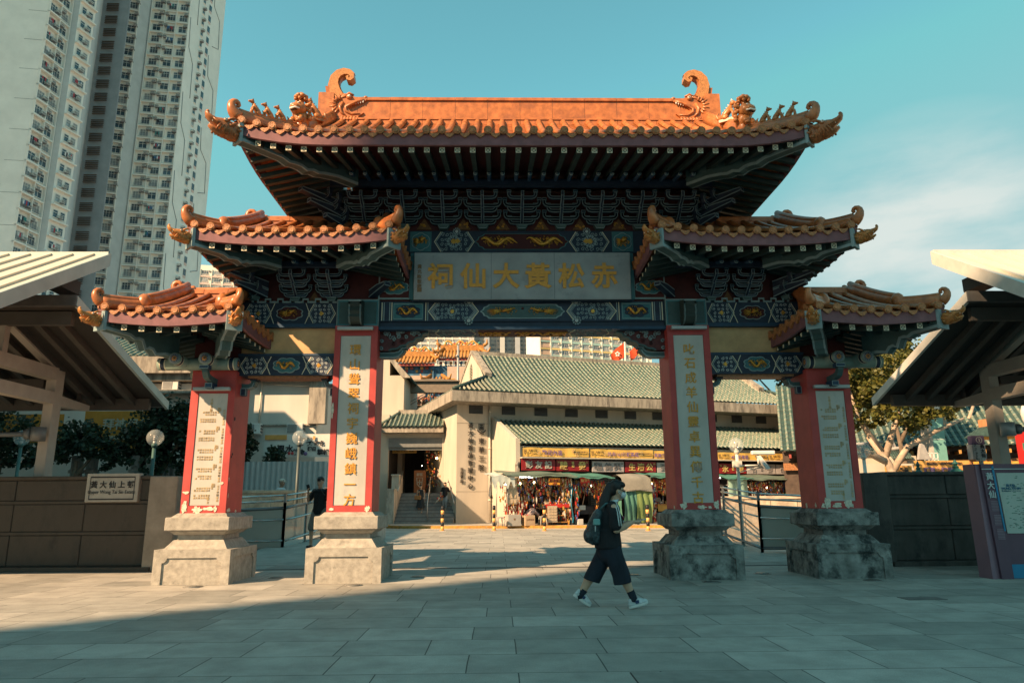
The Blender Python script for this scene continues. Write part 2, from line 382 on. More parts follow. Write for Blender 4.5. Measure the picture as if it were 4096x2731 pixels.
# ---- decoration helpers ------------------------------------------------------
def spiral(cx, cz, r, turns=1.2, a0=0.0, sgn=1, n=12):
    return [(cx + r*(1-.75*k/n)*cos(a0+sgn*2*pi*turns*k/n), cz + r*(1-.75*k/n)*sin(a0+sgn*2*pi*turns*k/n)) for k in range(n+1)]
def scrolls(mb, x0, x1, z0, z1, y, mi=0, seed=0, r=.04, step=None, w=.012, M=None):
    """rows of painted curls filling a panel, mirrored about its middle"""
    rnd = random.Random(seed); step = step or r*2.2
    nz = max(1, int((z1-z0)/step)); nx = max(1, int((x1-x0)/step))
    for i in range(nx):
        for k in range(nz):
            cx = x0 + (i+.5)*(x1-x0)/nx + rnd.uniform(-.15,.15)*step; cz = z0 + (k+.5)*(z1-z0)/nz + rnd.uniform(-.1,.1)*step
            mb.strip2d(spiral(cx, cz, r*rnd.uniform(.8,1.1), 1.1, rnd.uniform(0,2*pi), rnd.choice((-1,1)), 9), w, y-.004, y+.004, mi, M=M)
def flower(mb, cx, cz, r, y, mi_p, mi_c, petals=10, M=None, half=False):
    n = petals
    for k in range(n):
        a = 2*pi*k/n
        mb.prism([(cx+r*cos(a-.25), cz+r*sin(a-.25)), (cx+r*1.15*cos(a), cz+r*1.15*sin(a)), (cx+r*cos(a+.25), cz+r*sin(a+.25)), (cx+r*.55*cos(a), cz+r*.55*sin(a))], y-.004, y+.004, 'y', mi_p, M)
    mb.prism([(cx+r*.45*cos(2*pi*k/10), cz+r*.45*sin(2*pi*k/10)) for k in range(10)], y-.006, y+.004, 'y', mi_c, M)
def lobed(cx, cz, w, h, n=8, bump=.14, m=6):
    P = []
    for i in range(n*m):
        a = 2*pi*i/(n*m); k = 1 - bump*(1-abs(sin(n*a/2)))
        P.append((cx+w*k*cos(a), cz+h*k*sin(a)))
    return P
def gold_relief(mb, cx, cz, w, h, y, mi=0, seed=0, M=None, kind='dragon', depth=.05):
    """a coiled dragon or a phoenix in gilded relief inside w x h"""
    rnd = random.Random(seed)
    n = 40; body = []; rad = []
    for i in range(n+1):
        t = i/n; x = cx + w*.86*(2*t-1); z = cz + h*.52*sin(t*pi*3.1+.5)*(1-.25*t)
        body.append((x, y-depth*.4, z)); rad.append(h*(.19*(1-abs(2*t-1)**3)+.05))
    if kind == 'dragon': mb.tube(body, rad, 6, mi, M=M)
    else:
        for k in range(7):
            a = R(150+k*12); mb.tube([(cx-w*.05, y-.01, cz), (cx+w*.5*cos(a), y-.03, cz+h*.5*sin(a)), (cx+w*.95*cos(a), y-.015, cz+h*.8*sin(a)*(1+.1*k%3))], [h*.08,h*.07,h*.02], 5, mi, M=M)
        mb.tube([(cx-w*.1,y-.02,cz),(cx+w*.2,y-.04,cz+h*.1),(cx+w*.45,y-.03,cz+h*.45),(cx+w*.62,y-.03,cz+h*.40)], [h*.2,h*.22,h*.09,h*.04], 6, mi, M=M)
        for k in range(5):
            a = R(35+k*20); mb.tube([(cx+w*.15,y-.03,cz), (cx+w*.15+w*.5*cos(a)*(.6+.1*k), y-.03, cz-h*.1+h*.75*sin(a))], [h*.09,h*.03], 5, mi, M=M)
    mb.ball((cx+w*.1, y-.03, cz+h*.3), (h*.2, depth*.6, h*.17), 8, 6, mi, M=M)
    for k in range(34):
        a = rnd.uniform(0,2*pi); q = rnd.uniform(.25,.95)
        x = cx + w*.9*q*cos(a); z = cz + h*.8*q*sin(a)
        sp = spiral(x, z, h*rnd.uniform(.09,.17), .9, rnd.uniform(0,6), rnd.choice((-1,1)), 7)
        mb.tube([(p[0], y-.012, p[1]) for p in sp], [h*.04]*7+[h*.02], 4, mi, M=M)

# ---- roofs ------------------------------------------------------------------
RAFT = {'n': 0}
def roof(xc, hx, D, zE, zR, g, yk, lift, step, name, label, figures=False, swirl=.16, beamz=0.0, ridge_h=.18, ridge_ext=0.0, nstep=14, bl=1.62, rs=.2):
    rt = thing_part('roof', gate, label)
    def prof(y):
        t = min(1, max(0, (abs(y)-.1)/(D-.1))); return zE + (zR-zE)*((1-t)*.72+(1-t)**2*.28)
    zK = prof(yk)
    def lx(x): return lift*max(0, (abs(x-xc)-(hx-1.5))/1.5)**2
    def ly(y): return lift*max(0, (abs(y)-(D-1.5))/1.5)**2
    def zf(x, y): return prof(y) + lx(x)*(abs(y)/D)**2
    def hipy(x): return yk + (D-yk)*(abs(x-xc)-g)/(hx-g)
    def zs(x, y): s_ = (hx-abs(x-xc))/(hx-g); return zE + ly(y)*(1-s_) + (zK-zE)*s_
    tb = MB()
    nrow = int(2*hx/step); xs = [xc - hx + (2*hx)*(i+.5)/nrow for i in range(nrow)]
    hw = hx/nrow
    # front and back slopes
    for sy in (-1, 1):
        for x in xs:
            yt = .1 if abs(x-xc) <= g else hipy(x)
            if yt > D-.12: yt = D-.12
            pts = [(x, sy*(D-(D-yt)*k/8), zf(x, D-(D-yt)*k/8)+.035) for k in range(9)]
            tb.tube(pts, .058, 6, 0, True, half=True, up=(0,0,1))
            for k in range(1,8):                     # lap joints
                p = Vector(pts[k]); q = Vector(pts[k-1]); d = (p-q).normalized()
                tb.tube([p-d*.012, p+d*.012], .062, 6, 0, False, half=True, up=(0,0,1))
            e = pts[0]                               # round end tile and its drip
            tb.tube([(x, sy*(D-.02), e[2]+.012), (x, sy*(D+.045), e[2]+.0)], [.066,.069], 14, 1, smooth=False)
            tb.tube([(x, sy*(D+.045), e[2]), (x, sy*(D+.051), e[2])], [.050,.046], 12, 1, smooth=False)
        edges = [xs[0]-hw] + [x+hw for x in xs]
        for i in range(nrow):
            x0, x1 = xs[i]-hw, xs[i]+hw
            m0 = abs(xs[i]-xc); yt = .1 if m0 <= g else hipy(xs[i])
            if yt > D-.1: continue
            ns = max(3, int(nstep*(D-yt)/D))
            for k in range(ns):                      # stepped, hollow channel tiles
                ya, yb = D-(D-yt)*k/ns, D-(D-yt)*(k+1)/ns
                za0, zb0 = zf(xs[i]+hw, ya), zf(xs[i]+hw, yb)
                cen = xs[i]+hw
                if i == nrow-1 : continue
                dip = .03
                tb.add([(cen-hw,sy*ya,za0+.02),(cen,sy*ya,za0+.02-dip),(cen+hw,sy*ya,za0+.02),(cen-hw,sy*yb,zb0),(cen,sy*yb,zb0-dip),(cen+hw,sy*yb,zb0),(cen-hw,sy*ya,za0-.004),(cen,sy*ya,za0-.004-dip),(cen+hw,sy*ya,za0-.004)],
                       [(0,1,4,3),(1,2,5,4),(6,7,1,0),(7,8,2,1)] if sy < 0 else [(3,4,1,0),(4,5,2,1),(0,1,7,6),(1,2,8,7)], 2)
        for i in range(nrow-1):                      # drip tiles between the rows
            x = xs[i]+hw; z = zf(x, D)
            fan = [(x-.082,z+.012),(x-.086,z-.018),(x-.058,z-.052),(x-.025,z-.078),(x,z-.09),(x+.025,z-.078),(x+.058,z-.052),(x+.086,z-.018),(x+.082,z+.012),(x+.04,z-.008),(x,z-.014),(x-.04,z-.008)]
            tb.prism(fan, sy*(D+.012), sy*(D-.02), 'y', 1)
    # side slopes
    nside = int(2*D/step); ysd = [-D + 2*D*(i+.5)/nside for i in range(nside)]; hd = D/nside
    for sx in (-1, 1):
        for y in ysd:
            inner = g if abs(y) <= yk else g + (hx-g)*(abs(y)-yk)/(D-yk)
            if inner > hx-.1: inner = hx-.1
            pts = [(xc+sx*(hx-(hx-inner)*k/4), y, zs(xc+(hx-(hx-inner)*k/4), y)+.035) for k in range(5)]
            tb.tube(pts, .058, 6, 0, True, half=True, up=(0,0,1))
            e = pts[0]
            tb.tube([(xc+sx*(hx-.02), y, e[2]+.01), (xc+sx*(hx+.03), y, e[2])], [.066,.068], 14, 1, smooth=False)
            tb.add([(xc+sx*hx,y-hd,zs(xc+hx,y-hd)),(xc+sx*hx,y+hd,zs(xc+hx,y+hd)),(xc+sx*inner,y+hd,zs(xc+inner,y+hd)-.02),(xc+sx*inner,y-hd,zs(xc+inner,y-hd)-.02)], [(0,1,2,3) if sx>0 else (3,2,1,0)], 2)
        for i in range(nside-1):
            y = ysd[i]+hd; z = zs(xc+hx, y)
            fan = [(y-.098,z+.03),(y-.10,z-.01),(y-.06,z-.055),(y,z-.105),(y+.06,z-.055),(y+.10,z-.01),(y+.098,z+.03)]
            tb.prism(fan, xc+sx*(hx+.026), xc+sx*(hx-.01), 'x', 1)
        # gable triangle
        G = xc+sx*(g-.02); tri = [(-yk,zK-.05),(yk,zK-.05),(.12,zR+.02),(-.12,zR+.02)]
        tb.prism(tri, G-.05*sx, G, 'x', 3)
    tb.build('roof_tiles', [tile_o, tile_end, tile_low, tile_o], rt)
    # ridge with mouldings and joints
    rb = MB(); L = xc-g-ridge_ext; Rr = xc+g+ridge_ext
    zb = zR-.06
    for (a, b, w) in ((0,.10,.15),(.10,.135,.17),(.135,ridge_h+.10,.11),(ridge_h+.10,ridge_h+.165,.145)):
        n = max(3, int((Rr-L)/.68)) if b > .12 else max(3,int((Rr-L)/.40))
        for i in range(n):
            x0 = L+(Rr-L)*i/n; x1 = L+(Rr-L)*(i+1)/n-.008
            rb.box(x0, x1, -w, w, zb+a, zb+b-.002*(i%2))
    rb.box(L, Rr-.01, -.10, .10, zb, zb+ridge_h+.15, 1)
    rb.tube([(L,0,zb+ridge_h+.17),(Rr,0,zb+ridge_h+.17)], .07, 8, 0)
    rb.build('ridge', [tile_o, mortar], rt)
    ztop = zb+ridge_h+.16
    # hip ridges: down the gable, then out to the corner and up into a scroll
    for sx in (-1, 1):
        for sy in (-1, 1):
            hb = MB()
            n1 = 6; P1 = [(xc+sx*(g-.02+.10*k/n1), sy*(.1+(yk-.1)*k/n1), prof(.1+(yk-.1)*k/n1)+.12) for k in range(n1+1)]
            hb.tube(P1, [.10]*(n1+1), 8, 0, flat=1.3)
            hb.tube([(p[0],p[1],p[2]+.12) for p in P1], .06, 8, 0)
            kx, ky, kz = P1[-1]
            hb.ball((kx, ky, kz+.03), (.12,.12,.16), 10, 8, 0)
            n2 = 8; P2 = []
            for k in range(n2+1):
                t = k/n2; x = xc+sx*(g+.08+(hx-.04-g-.08)*t); y = sy*(yk+(D-.04-yk)*t)
                P2.append((x, y, max(zs(x, y), zf(x, y))*.5+.5*min(zs(x,y),zf(x,y))+.09+.02*t))
            hb.tube(P2, [.085]*(n2+1), 8, 0, flat=1.35)
            hb.tube([(p[0],p[1],p[2]+.10) for p in P2], .05, 8, 0)
            d = Vector((sx*(hx-g), sy*(D-yk), 0)).normalized(); e = Vector(P2[-1])
            S = swirl                                 # scroll in the vertical plane of the hip, curling back inward
            CP = [(0,-.1,.52),(.22,.06,.5),(.42,.25,.46),(.56,.48,.40),(.62,.72,.34),(.58,.96,.29),(.44,1.14,.25),(.25,1.2,.22),(.08,1.12,.19),(.0,.96,.16),(.06,.83,.13),(.17,.84,.10),(.19,.93,.06)]
            sc = [e + d*(S*q[0]) + Vector((0,0,S*q[1])) for q in CP]; sr = [S*q[2] for q in CP]
            hb.tube(sc, sr, 8, 0)
            hb.build('hip_ridge', tile_o, rt)
            if figures:
                for k, t in enumerate((.36,.56,.76)):
                    i = int(t*n2); p = Vector(P2[i]).lerp(Vector(P2[i+1]), t*n2-i); f = roof_beast(k, sx, sy)
                    m_ = mesh_obj('roof_beast', f, rt, p+Vector((0,0,.13)), (0,0,math.atan2(sy*(D-yk), sx*(hx-g))))
                mesh_obj('roof_lion', LION, rt, Vector(P1[-1])+Vector((0,-.0,.02)), (0,0,math.atan2(sy*.9, sx*.35)))
                p = Vector(P1[4]); mesh_obj('roof_beast', roof_beast(3,sx,sy), rt, p+Vector((0,0,.17)), (0,0,math.atan2(sy*.6, sx*1.0)), (1.45,)*3)
            # corner beam with stepped profile, and the dragon head on its end
            c1 = Vector((xc+sx*(hx-.06), sy*(D-.06), 0)); dd = Vector((sx*min(hx-.05,D), sy*D, 0)).normalized() if hx < 1.3 else Vector((sx,sy,0)).normalized()
            c0 = c1 - dd*bl; side = Vector((-dd.y, dd.x, 0)); ln = bl; f_ = ln/1.62
            zc = zE+lift-.17
            prof2 = [(p_[0]*f_ if p_[0] < 1.61 else ln, p_[1]+(beamz if p_[0]<.55 else beamz*.5 if p_[0]<.8 else 0)) for p_ in [(0,-.17),(.30,-.16),(.50,-.20),(.58,-.25),(.66,-.235),(.74,-.275),(.82,-.25),(.90,-.245),(.98,-.26),(1.08,-.21),(1.36,-.19),(1.62,-.175)]]
            top2 = [(ln,.09),(ln*.74,.06),(ln*.37,.06),(0,.10)]
            bw = .10 if hx > 1.5 else .10
            cb = MB(); MT = Matrix((( dd.x, side.x, 0, c0.x),(dd.y, side.y, 0, c0.y),(0,0,1,zc),(0,0,0,1)))
            cb.prism(prof2+top2, -bw, bw, 'y', 0, MT)
            for s2 in (-1,1):                         # pale painted edges
                cb.strip2d([(p[0],p[1]+.02) for p in prof2], .05, s2*bw-.004 if s2<0 else bw-.004, s2*bw+.004 if s2<0 else bw+.004, 1, M=MT)
                for i in range(len(prof2)-1):
                    a, b = prof2[i], prof2[i+1]
                    cb.add([(a[0],s2*bw,a[1]-.003),(a[0],s2*(bw-.028),a[1]-.003),(b[0],s2*(bw-.028),b[1]-.003),(b[0],s2*bw,b[1]-.003)], [(0,1,2,3) if s2<0 else (3,2,1,0)], 1, M=MT)
            cb.box(ln-.02, ln+.03, -bw-.03, bw+.03, -.21, .12, 1, MT)
            cb.build('corner_beam', [teal, teal_lt], rt)
            ang = math.atan2(dd.y, dd.x)
            mesh_obj('dragon_head', HEAD_BIG if figures else HEAD_SMALL, rt, (c1.x+dd.x*.03, c1.y+dd.y*.03, zc-.045), (0,0,ang))
    # eave board following the curve, soffit, rafters
    eb = MB()
    for sy in (-1,1):
        n = 26; y0 = sy*(D-.015); y1 = sy*(D-.07); F = []
        for i in range(n+1):
            x = xc-hx+.02+(2*hx-.04)*i/n; z = zE+lx(x); F.append((x,z))
        up_ = [(x,z-.005) for x,z in F]; dn = [(x,z-.215) for x,z in F]
        eb.prism(up_+dn[::-1], y0, y1, 'y', 0)
    for sx in (-1,1):
        n = 16; F = [(-D+.075+(2*D-.15)*i/n, zE+ly(-D+.075+(2*D-.15)*i/n)) for i in range(n+1)]
        eb.prism([(y,z-.005) for y,z in F]+[(y,z-.215) for y,z in F][::-1], xc+sx*(hx-.015), xc+sx*(hx-.07), 'x', 0)
    eb.build('eave_board', purple, rt)
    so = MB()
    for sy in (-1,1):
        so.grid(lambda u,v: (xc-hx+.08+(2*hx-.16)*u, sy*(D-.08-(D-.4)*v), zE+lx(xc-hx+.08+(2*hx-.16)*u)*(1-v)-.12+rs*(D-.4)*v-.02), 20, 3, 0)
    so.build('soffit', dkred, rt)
    side_r = MB()
    for sy in (-1,1):
        for x in xs:
            x = x+hw*.0
            if abs(x-xc) > hx-.12: continue
            e = zE+lx(x)-.265; yb = .55 if abs(x-xc) < hx-D+.5 else D-.05-(hx-.06-abs(x-xc))*.97
            if yb > D-.25: yb = D-.25
            mb = side_r if sy > 0 else MB()
            a = [(sy*(D-.10), e-.042),(sy*(D-.10), e+.042),(sy*yb, e+.042+rs*(D-yb)),(sy*yb, e-.042+rs*(D-yb))]
            mb.prism(a, x-.042, x+.042, 'x', 0)
            if sy < 0:
                lat = MB(); y = -(D-.10)
                lattice(mb, x, y-.003, e)
                if abs(x-xc) < hx-1.35:
                    yr = D*.5; zr_ = e+rs*(D-yr)-.09
                    mb.tube([(x,-yr,zr_),(x,-.45,zr_+.18)], .04, 8, 2)
                    mb.tube([(x,-yr-.004,zr_),(x,-yr,zr_)], .041, 10, 3); mb.tube([(x,-yr-.006,zr_),(x,-yr-.003,zr_)], .026, 8, 2); mb.tube([(x,-yr-.008,zr_),(x,-yr-.005,zr_)], .013, 8, 3)
                mb.build('rafter', [raft_p, cream_p, navy_blue, teal_lt], rt)
    for sx in (-1,1):
        for y in ysd:
            if abs(y) > D-.12: continue
            e = zE+ly(y)-.265; inn = hx-1.35 if abs(y) < D-1.4 else hx-(D-abs(y))*.97
            if inn > hx-.25: inn = hx-.25
            inn = max(inn, .1)
            a = [(xc+sx*(hx-.10), e-.042),(xc+sx*(hx-.10), e+.042),(xc+sx*inn, e+.042+rs*(hx-inn)),(xc+sx*inn, e-.042+rs*(hx-inn))]
            side_r.prism(a, y-.042, y+.042, 'y', 0)
            side_r.box(xc+sx*(hx-.10)-.004, xc+sx*(hx-.10)+.004, y-.03, y+.03, e-.03, e+.03, 1)
    side_r.build('side_rafters', [raft_p, cream_p], rt, kind='stuff')
    return rt
def lattice(mb, x, y, z):
    s = .045; t = .009
    mb.box(x-s,x+s,y-.006,y,z+s-t,z+s,1); mb.box(x-s,x+s,y-.006,y,z-s,z-s+t,1)
    mb.box(x-s,x-s+t,y-.006,y,z-s+t,z+s-t,1); mb.box(x+s-t,x+s,y-.006,y,z-s+t,z+s-t,1)
    for a in (1,-1): mb.strip2d([(x-s*.8,z-a*s*.8),(x-s*.28,z-a*s*.28)], t, y-.006, y, 1); mb.strip2d([(x+s*.28,z+a*s*.28),(x+s*.8,z+a*s*.8)], t, y-.006, y, 1)
    mb.strip2d([(x-s*.36,z),(x,z+s*.36),(x+s*.36,z),(x,z-s*.36)], t, y-.007, y, 1, closed=True)
def thing_part(name, parent, label=None):
    o = bpy.data.objects.new(name, None); COL.objects.link(o); o.parent = parent; o.empty_display_size = .1
    if label: o['label'] = label
    return o

# ---- glazed figures -----------------------------------------------------------
def ring(cx, y_w, z_h, x, zc, n=10, pinch=0):
    return [(x, y_w*cos(2*pi*k/n), zc + z_h*sin(2*pi*k/n)*(1 - pinch*(sin(2*pi*k/n)<0))) for k in range(n)]
def head_mesh(name, S, mats):
    h = MB()
    h.loft([ring(0,.13*S,.165*S,-.02*S,0), ring(0,.15*S,.19*S,.10*S,0), ring(0,.155*S,.185*S,.22*S,.02*S), ring(0,.14*S,.15*S,.32*S,.05*S), ring(0,.105*S,.085*S,.42*S,.09*S), ring(0,.09*S,.06*S,.52*S,.125*S), ring(0,.075*S,.06*S,.58*S,.17*S), ring(0,.03*S,.03*S,.61*S,.21*S)], 0)
    h.loft([ring(0,.12*S,.08*S,.24*S,-.09*S), ring(0,.10*S,.06*S,.36*S,-.085*S), ring(0,.08*S,.04*S,.46*S,-.055*S), ring(0,.045*S,.025*S,.53*S,-.02*S)], 0)
    h.ball((.57*S,0,.235*S), (.035*S,.045*S,.04*S), 8, 6)
    for s in (-1,1):
        h.ball((.27*S,s*.125*S,.13*S), (.05*S,.04*S,.045*S), 8, 6); h.ball((.285*S,s*.155*S,.135*S), .026*S, 8, 6, 1); h.ball((.30*S,s*.172*S,.137*S), .012*S, 6, 5, 2)
        h.tube([(.22*S,s*.1*S,.17*S),(.14*S,s*.12*S,.22*S),(.04*S,s*.12*S,.23*S)], [.03*S,.028*S,.01*S], 6)
        h.tube([(.20*S,s*.15*S,.04*S),(.12*S,s*.175*S,.09*S),(.06*S,s*.17*S,.13*S)], [.035*S,.03*S,.01*S], 6)
        h.tube([(.50*S,s*.08*S,.12*S),(.42*S,s*.115*S,.06*S),(.35*S,s*.13*S,.02*S)], [.012*S,.018*S,.02*S], 5)
        for k in range(5): h.tube([(.42*S-.06*S*k, s*.10*S, -.10*S-.005*k*S),(.40*S-.06*S*k, s*.135*S, -.03*S),(.36*S-.06*S*k, s*.15*S,.03*S)], [.022*S,.018*S,.006*S], 5)
        for k in range(3): h.tube([(.10*S-.05*k*S, s*.13*S, -.10*S+.10*k*S),(.02*S-.04*k*S, s*.16*S, -.09*S+.10*k*S)], [.035*S,.01*S], 5)
        for k in range(3): h.prism([((.50-.05*k)*S,.085*S),((.49-.05*k)*S,.05*S),((.475-.05*k)*S,.08*S)], s*.06*S-.006, s*.06*S+.006, 'y', 1)
    o = h.build(name, mats); me = o.data; bpy.data.objects.remove(o); return me
HEAD_BIG = head_mesh('dragon_head', .88, [mm('brown glaze', (.36,.13,.045), .35, var=.3, scale=14), eye_w, black_p])
HEAD_SMALL = head_mesh('dragon_head_small', .60, [mm('amber glaze', (.47,.19,.05), .35, var=.3, scale=14), eye_w, black_p])
glaze = mm('figure glaze', (.46,.17,.05), .35, var=.3, scale=18)
def beast_mesh(k):
    b = MB(); S = 1.0
    b.tube([(-.10,0,.02),(-.05,0,.07),(.0,0,.13),(.035,0,.19)], [.035,.052,.045,.03], 8)     # seated body
    b.ball((.06,0,.225), (.045,.03,.035), 8, 6); b.tube([(.08,0,.22),(.125,0,.212)], [.024,.014], 6)
    for s in (-1,1):
        b.tube([(.04,s*.025,.13),(.055,s*.028,.07),(.06,s*.028,0)], [.022,.016,.018], 6)
        b.ball((-.05,s*.035,.035), (.05,.022,.04), 8, 6); b.prism([(.04,.25),(.05,.285),(.065,.25)], s*.018-.005, s*.018+.005, 'y')
    b.tube([(-.11,0,.03),(-.15,0,.05),(-.16,0,.10),(-.13,0,.13)], [.02,.022,.018,.006], 6)
    for q in range(4): b.prism([(-.07+.025*q,.09+.03*q),(-.085+.025*q,.13+.03*q),(-.045+.025*q,.105+.03*q)], -.006, .006, 'y')
    b.box(-.13,.09,-.04,.04,-.03,.008)
    o = b.build('roof_beast', glaze); me = o.data; bpy.data.objects.remove(o); return me
_B = [beast_mesh(k) for k in range(1)]
def roof_beast(k, sx, sy): return _B[0]
def lion_mesh():
    b = MB()
    b.ball((0,0,.14), (.16,.14,.17), 12, 10); b.ball((.10,0,.30), (.15,.15,.13), 12, 10); b.ball((.22,0,.28), (.07,.10,.06), 10, 8)
    b.tube([(.20,-.09,.245),(.27,-.05,.235),(.275,.05,.235),(.20,.09,.245)], .018, 6, 1); b.box(.20,.262,-.06,.06,.218,.262,2)
    for s in (-1,1):
        b.ball((.19,s*.07,.35), .032, 8, 6); b.ball((.215,s*.075,.352), .018, 6, 5, 1)
        b.tube([(.06,s*.13,.35),(.02,s*.19,.40),(.05,s*.21,.43)], [.045,.04,.01], 6)
        b.tube([(.12,s*.09,.12),(.18,s*.09,.02)], [.05,.05], 8); b.ball((.20,s*.09,.0), (.06,.05,.035), 8, 6)
        for k in range(6): a = R(40+k*38); b.ball((.02+.02*cos(a), s*(.13+.01*k%2), .22+.13*sin(a)), .045, 7, 5)
    for k in range(7): a = 2*pi*k/7; b.ball((.05+.075*cos(a), .075*sin(a), .56), (.06,.06,.045), 7, 5)
    b.ball((.05,0,.60), .06, 8, 6); b.tube([(.05,0,.40),(.05,0,.53)], .045, 8)
    for k in range(6): a = 2*pi*k/6+.4; b.ball((.05+.10*cos(a), .10*sin(a), .50), (.035,.035,.03), 6, 5)
    o = b.build('roof_lion', [glaze, eye_w, black_p]); me = o.data; bpy.data.objects.remove(o); return me
LION = lion_mesh()

top = roof(0, 4.87, 2.8, 7.385, 9.12, 3.95, 1.9, .20, .25, 'roof', 'topmost long roof with the figures and two ridge dragons', figures=True, swirl=.21, ridge_h=.46, ridge_ext=.15, nstep=18, bl=2.3, beamz=-.04, rs=.22)
mids = []; lows = []
for s in (-1, 1):
    side = 'left' if s < 0 else 'right'
    mids.append(roof(s*3.98, 1.78, 2.2, 5.85, 6.86, 1.30, 1.68, .12, .262, 'roof', 'middle-height roof on the %s'%side, swirl=.19, ridge_h=.03, ridge_ext=.08, nstep=9, beamz=-.03))
    lows.append(roof(s*6.02, 1.17, 2.05, 4.47, 5.34, .60, 1.5, .10, .262, 'roof', 'lowest roof on the %s'%side, swirl=.17, ridge_h=.03, ridge_ext=.10, beamz=-.26, nstep=9, bl=1.45))
# end scrolls on the outer ridge ends of the four lower roofs
def ridge_scroll(x, z, s, parent):
    b = MB(); P = []; r = []
    for k in range(15):
        t = k/14
        if t < .4: a = t/.4; P.append((x+s*(.0+.16*a), 0, z+.06*a*a)); r.append(.085-.01*a)
        else: a = (t-.4)/.6*R(300)-R(90); q = .105*(1-.5*(t-.4)/.6); P.append((x+s*(.16+q*cos(a)), 0, z+.06+.105+q*sin(a))); r.append(.07-.04*(t-.4)/.6)
    b.tube(P, r, 8); b.build('ridge_scroll', tile_o, parent)
for k, s in enumerate((-1,1)):
    ridge_scroll(s*5.33, 6.94, s, mids[k]); ridge_scroll(s*6.68, 5.42, s, lows[k])

# ridge dragons (tail curling up, open jaws biting the ridge)
def ridge_dragon(s):
    b = MB(MX if s > 0 else None)            # modelled for the left end, facing +x
    x0, z0 = -4.02, 9.16
    b.box(x0-.22, x0+.10, -.17, .17, z0-.05, z0+.62)                        # end block
    b.box(x0-.10, x0+.02, -.08, .08, z0+.62, z0+.68); b.frustum(.055,.06,z0+.68,.075,.08,z0+.82,x0-.04,0)
    # tail: tapering band rising and curling inward
    P = [(.20,.52),(.10,.70),(.055,.88),(.08,1.02),(.16,1.12),(.27,1.165),(.37,1.15),(.435,1.09),(.445,1.02),(.40,.975),(.35,.985),(.335,1.03),(.37,1.05)]
    W = [.24,.22,.20,.185,.165,.145,.125,.105,.09,.075,.06,.05,.035]
    b.strip2d([(x0+p[0],z0+p[1]) for p in P], W, -.11, .11, 1)
    b.strip2d([(x0+p[0]-.0,z0+p[1]) for p in P[:8]], [w+.05 for w in W[:8]], -.05, .05, 0)
    # head
    hd = [(.10,.10),(.06,.30),(.10,.50),(.22,.56),(.34,.58),(.44,.60),(.50,.55),(.58,.50),(.68,.52),(.76,.535),(.80,.50),(.77,.44),(.66,.41),(.56,.37),(.47,.31),(.42,.25),(.44,.20),(.50,.165),(.60,.16),(.70,.20),(.73,.155),(.66,.10),(.56,.06),(.42,.04),(.28,.03)]
    b.prism([(x0+p[0],z0+p[1]) for p in hd], -.15, .15, 'y', 0)
    b.prism([(x0+.40,z0+.20),(x0+.60,z0+.40),(x0+.70,z0+.40),(x0+.70,z0+.20)], -.06, .06, 'y', 2)
    for sy in (-1,1):
        y = sy*.155
        b.ball((x0+.42,y,z0+.52), (.065,.05,.06), 10, 8); b.ball((x0+.435,y+sy*.03,z0+.525), .032, 8, 6, 3); b.ball((x0+.445,y+sy*.055,z0+.527), .014, 6, 5, 4)
        b.tube([(x0+.33,y,z0+.55),(x0+.42,y+sy*.01,z0+.60),(x0+.52,y,z0+.56)], [.02,.03,.015], 6)
        b.ball((x0+.76,y*.8,z0+.52), (.05,.04,.04), 8, 6)
        b.tube([(x0+.74,y,z0+.45),(x0+.60,y+sy*.015,z0+.41),(x0+.47,y+sy*.015,z0+.34),(x0+.36,y+sy*.01,z0+.28),(x0+.37,y+sy*.01,z0+.19),(x0+.48,y,z0+.12),(x0+.66,y,z0+.13)], [.018,.028,.032,.034,.032,.026,.014], 6)
        b.tube([(x0+.30,y,z0+.40),(x0+.24,y+sy*.01,z0+.28),(x0+.27,y+sy*.01,z0+.16),(x0+.36,y,z0+.08)], [.03,.035,.03,.02], 6)
        for k in range(7): a = R(95+k*24); b.tube([(x0+.25+.10*cos(a), y, z0+.34+.12*sin(a)),(x0+.23+.22*cos(a), y+sy*.02, z0+.33+.25*sin(a))], [.035,.008], 5)
        for k in range(6): b.tube([(x0+.30+.065*k, y, z0+.06),(x0+.27+.065*k, y+sy*.015, z0-.03)], [.03,.006], 5)
        for k in range(5): b.prism([(x0+.50+.05*k,z0+.375+.012*k),(x0+.515+.05*k,z0+.33+.012*k),(x0+.53+.05*k,z0+.38+.012*k)], y-.01, y+.01, 'y', 3)
        for k in range(5): b.tube([(x0+.40,y,z0+.56+.0*k),(x0+.27-.03*k,y,z0+.60-.035*k)], [.025,.008], 5)
    sc = mm('scaled glaze', (.46,.20,.07), .35, var=.25, scale=30)
    b.build('ridge_dragon', [tile_o, sc, black_p, eye_w, black_p], top)
ridge_dragon(-1); ridge_dragon(1)

# ---- central beams and walls --------------------------------------------------
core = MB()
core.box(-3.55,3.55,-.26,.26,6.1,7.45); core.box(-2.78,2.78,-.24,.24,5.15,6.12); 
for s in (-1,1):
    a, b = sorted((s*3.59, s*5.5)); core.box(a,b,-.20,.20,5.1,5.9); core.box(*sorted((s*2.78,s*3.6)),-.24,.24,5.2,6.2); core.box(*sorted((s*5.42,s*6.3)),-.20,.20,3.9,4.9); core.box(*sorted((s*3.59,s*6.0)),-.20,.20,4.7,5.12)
core.build('core_wall', dkred, gate)

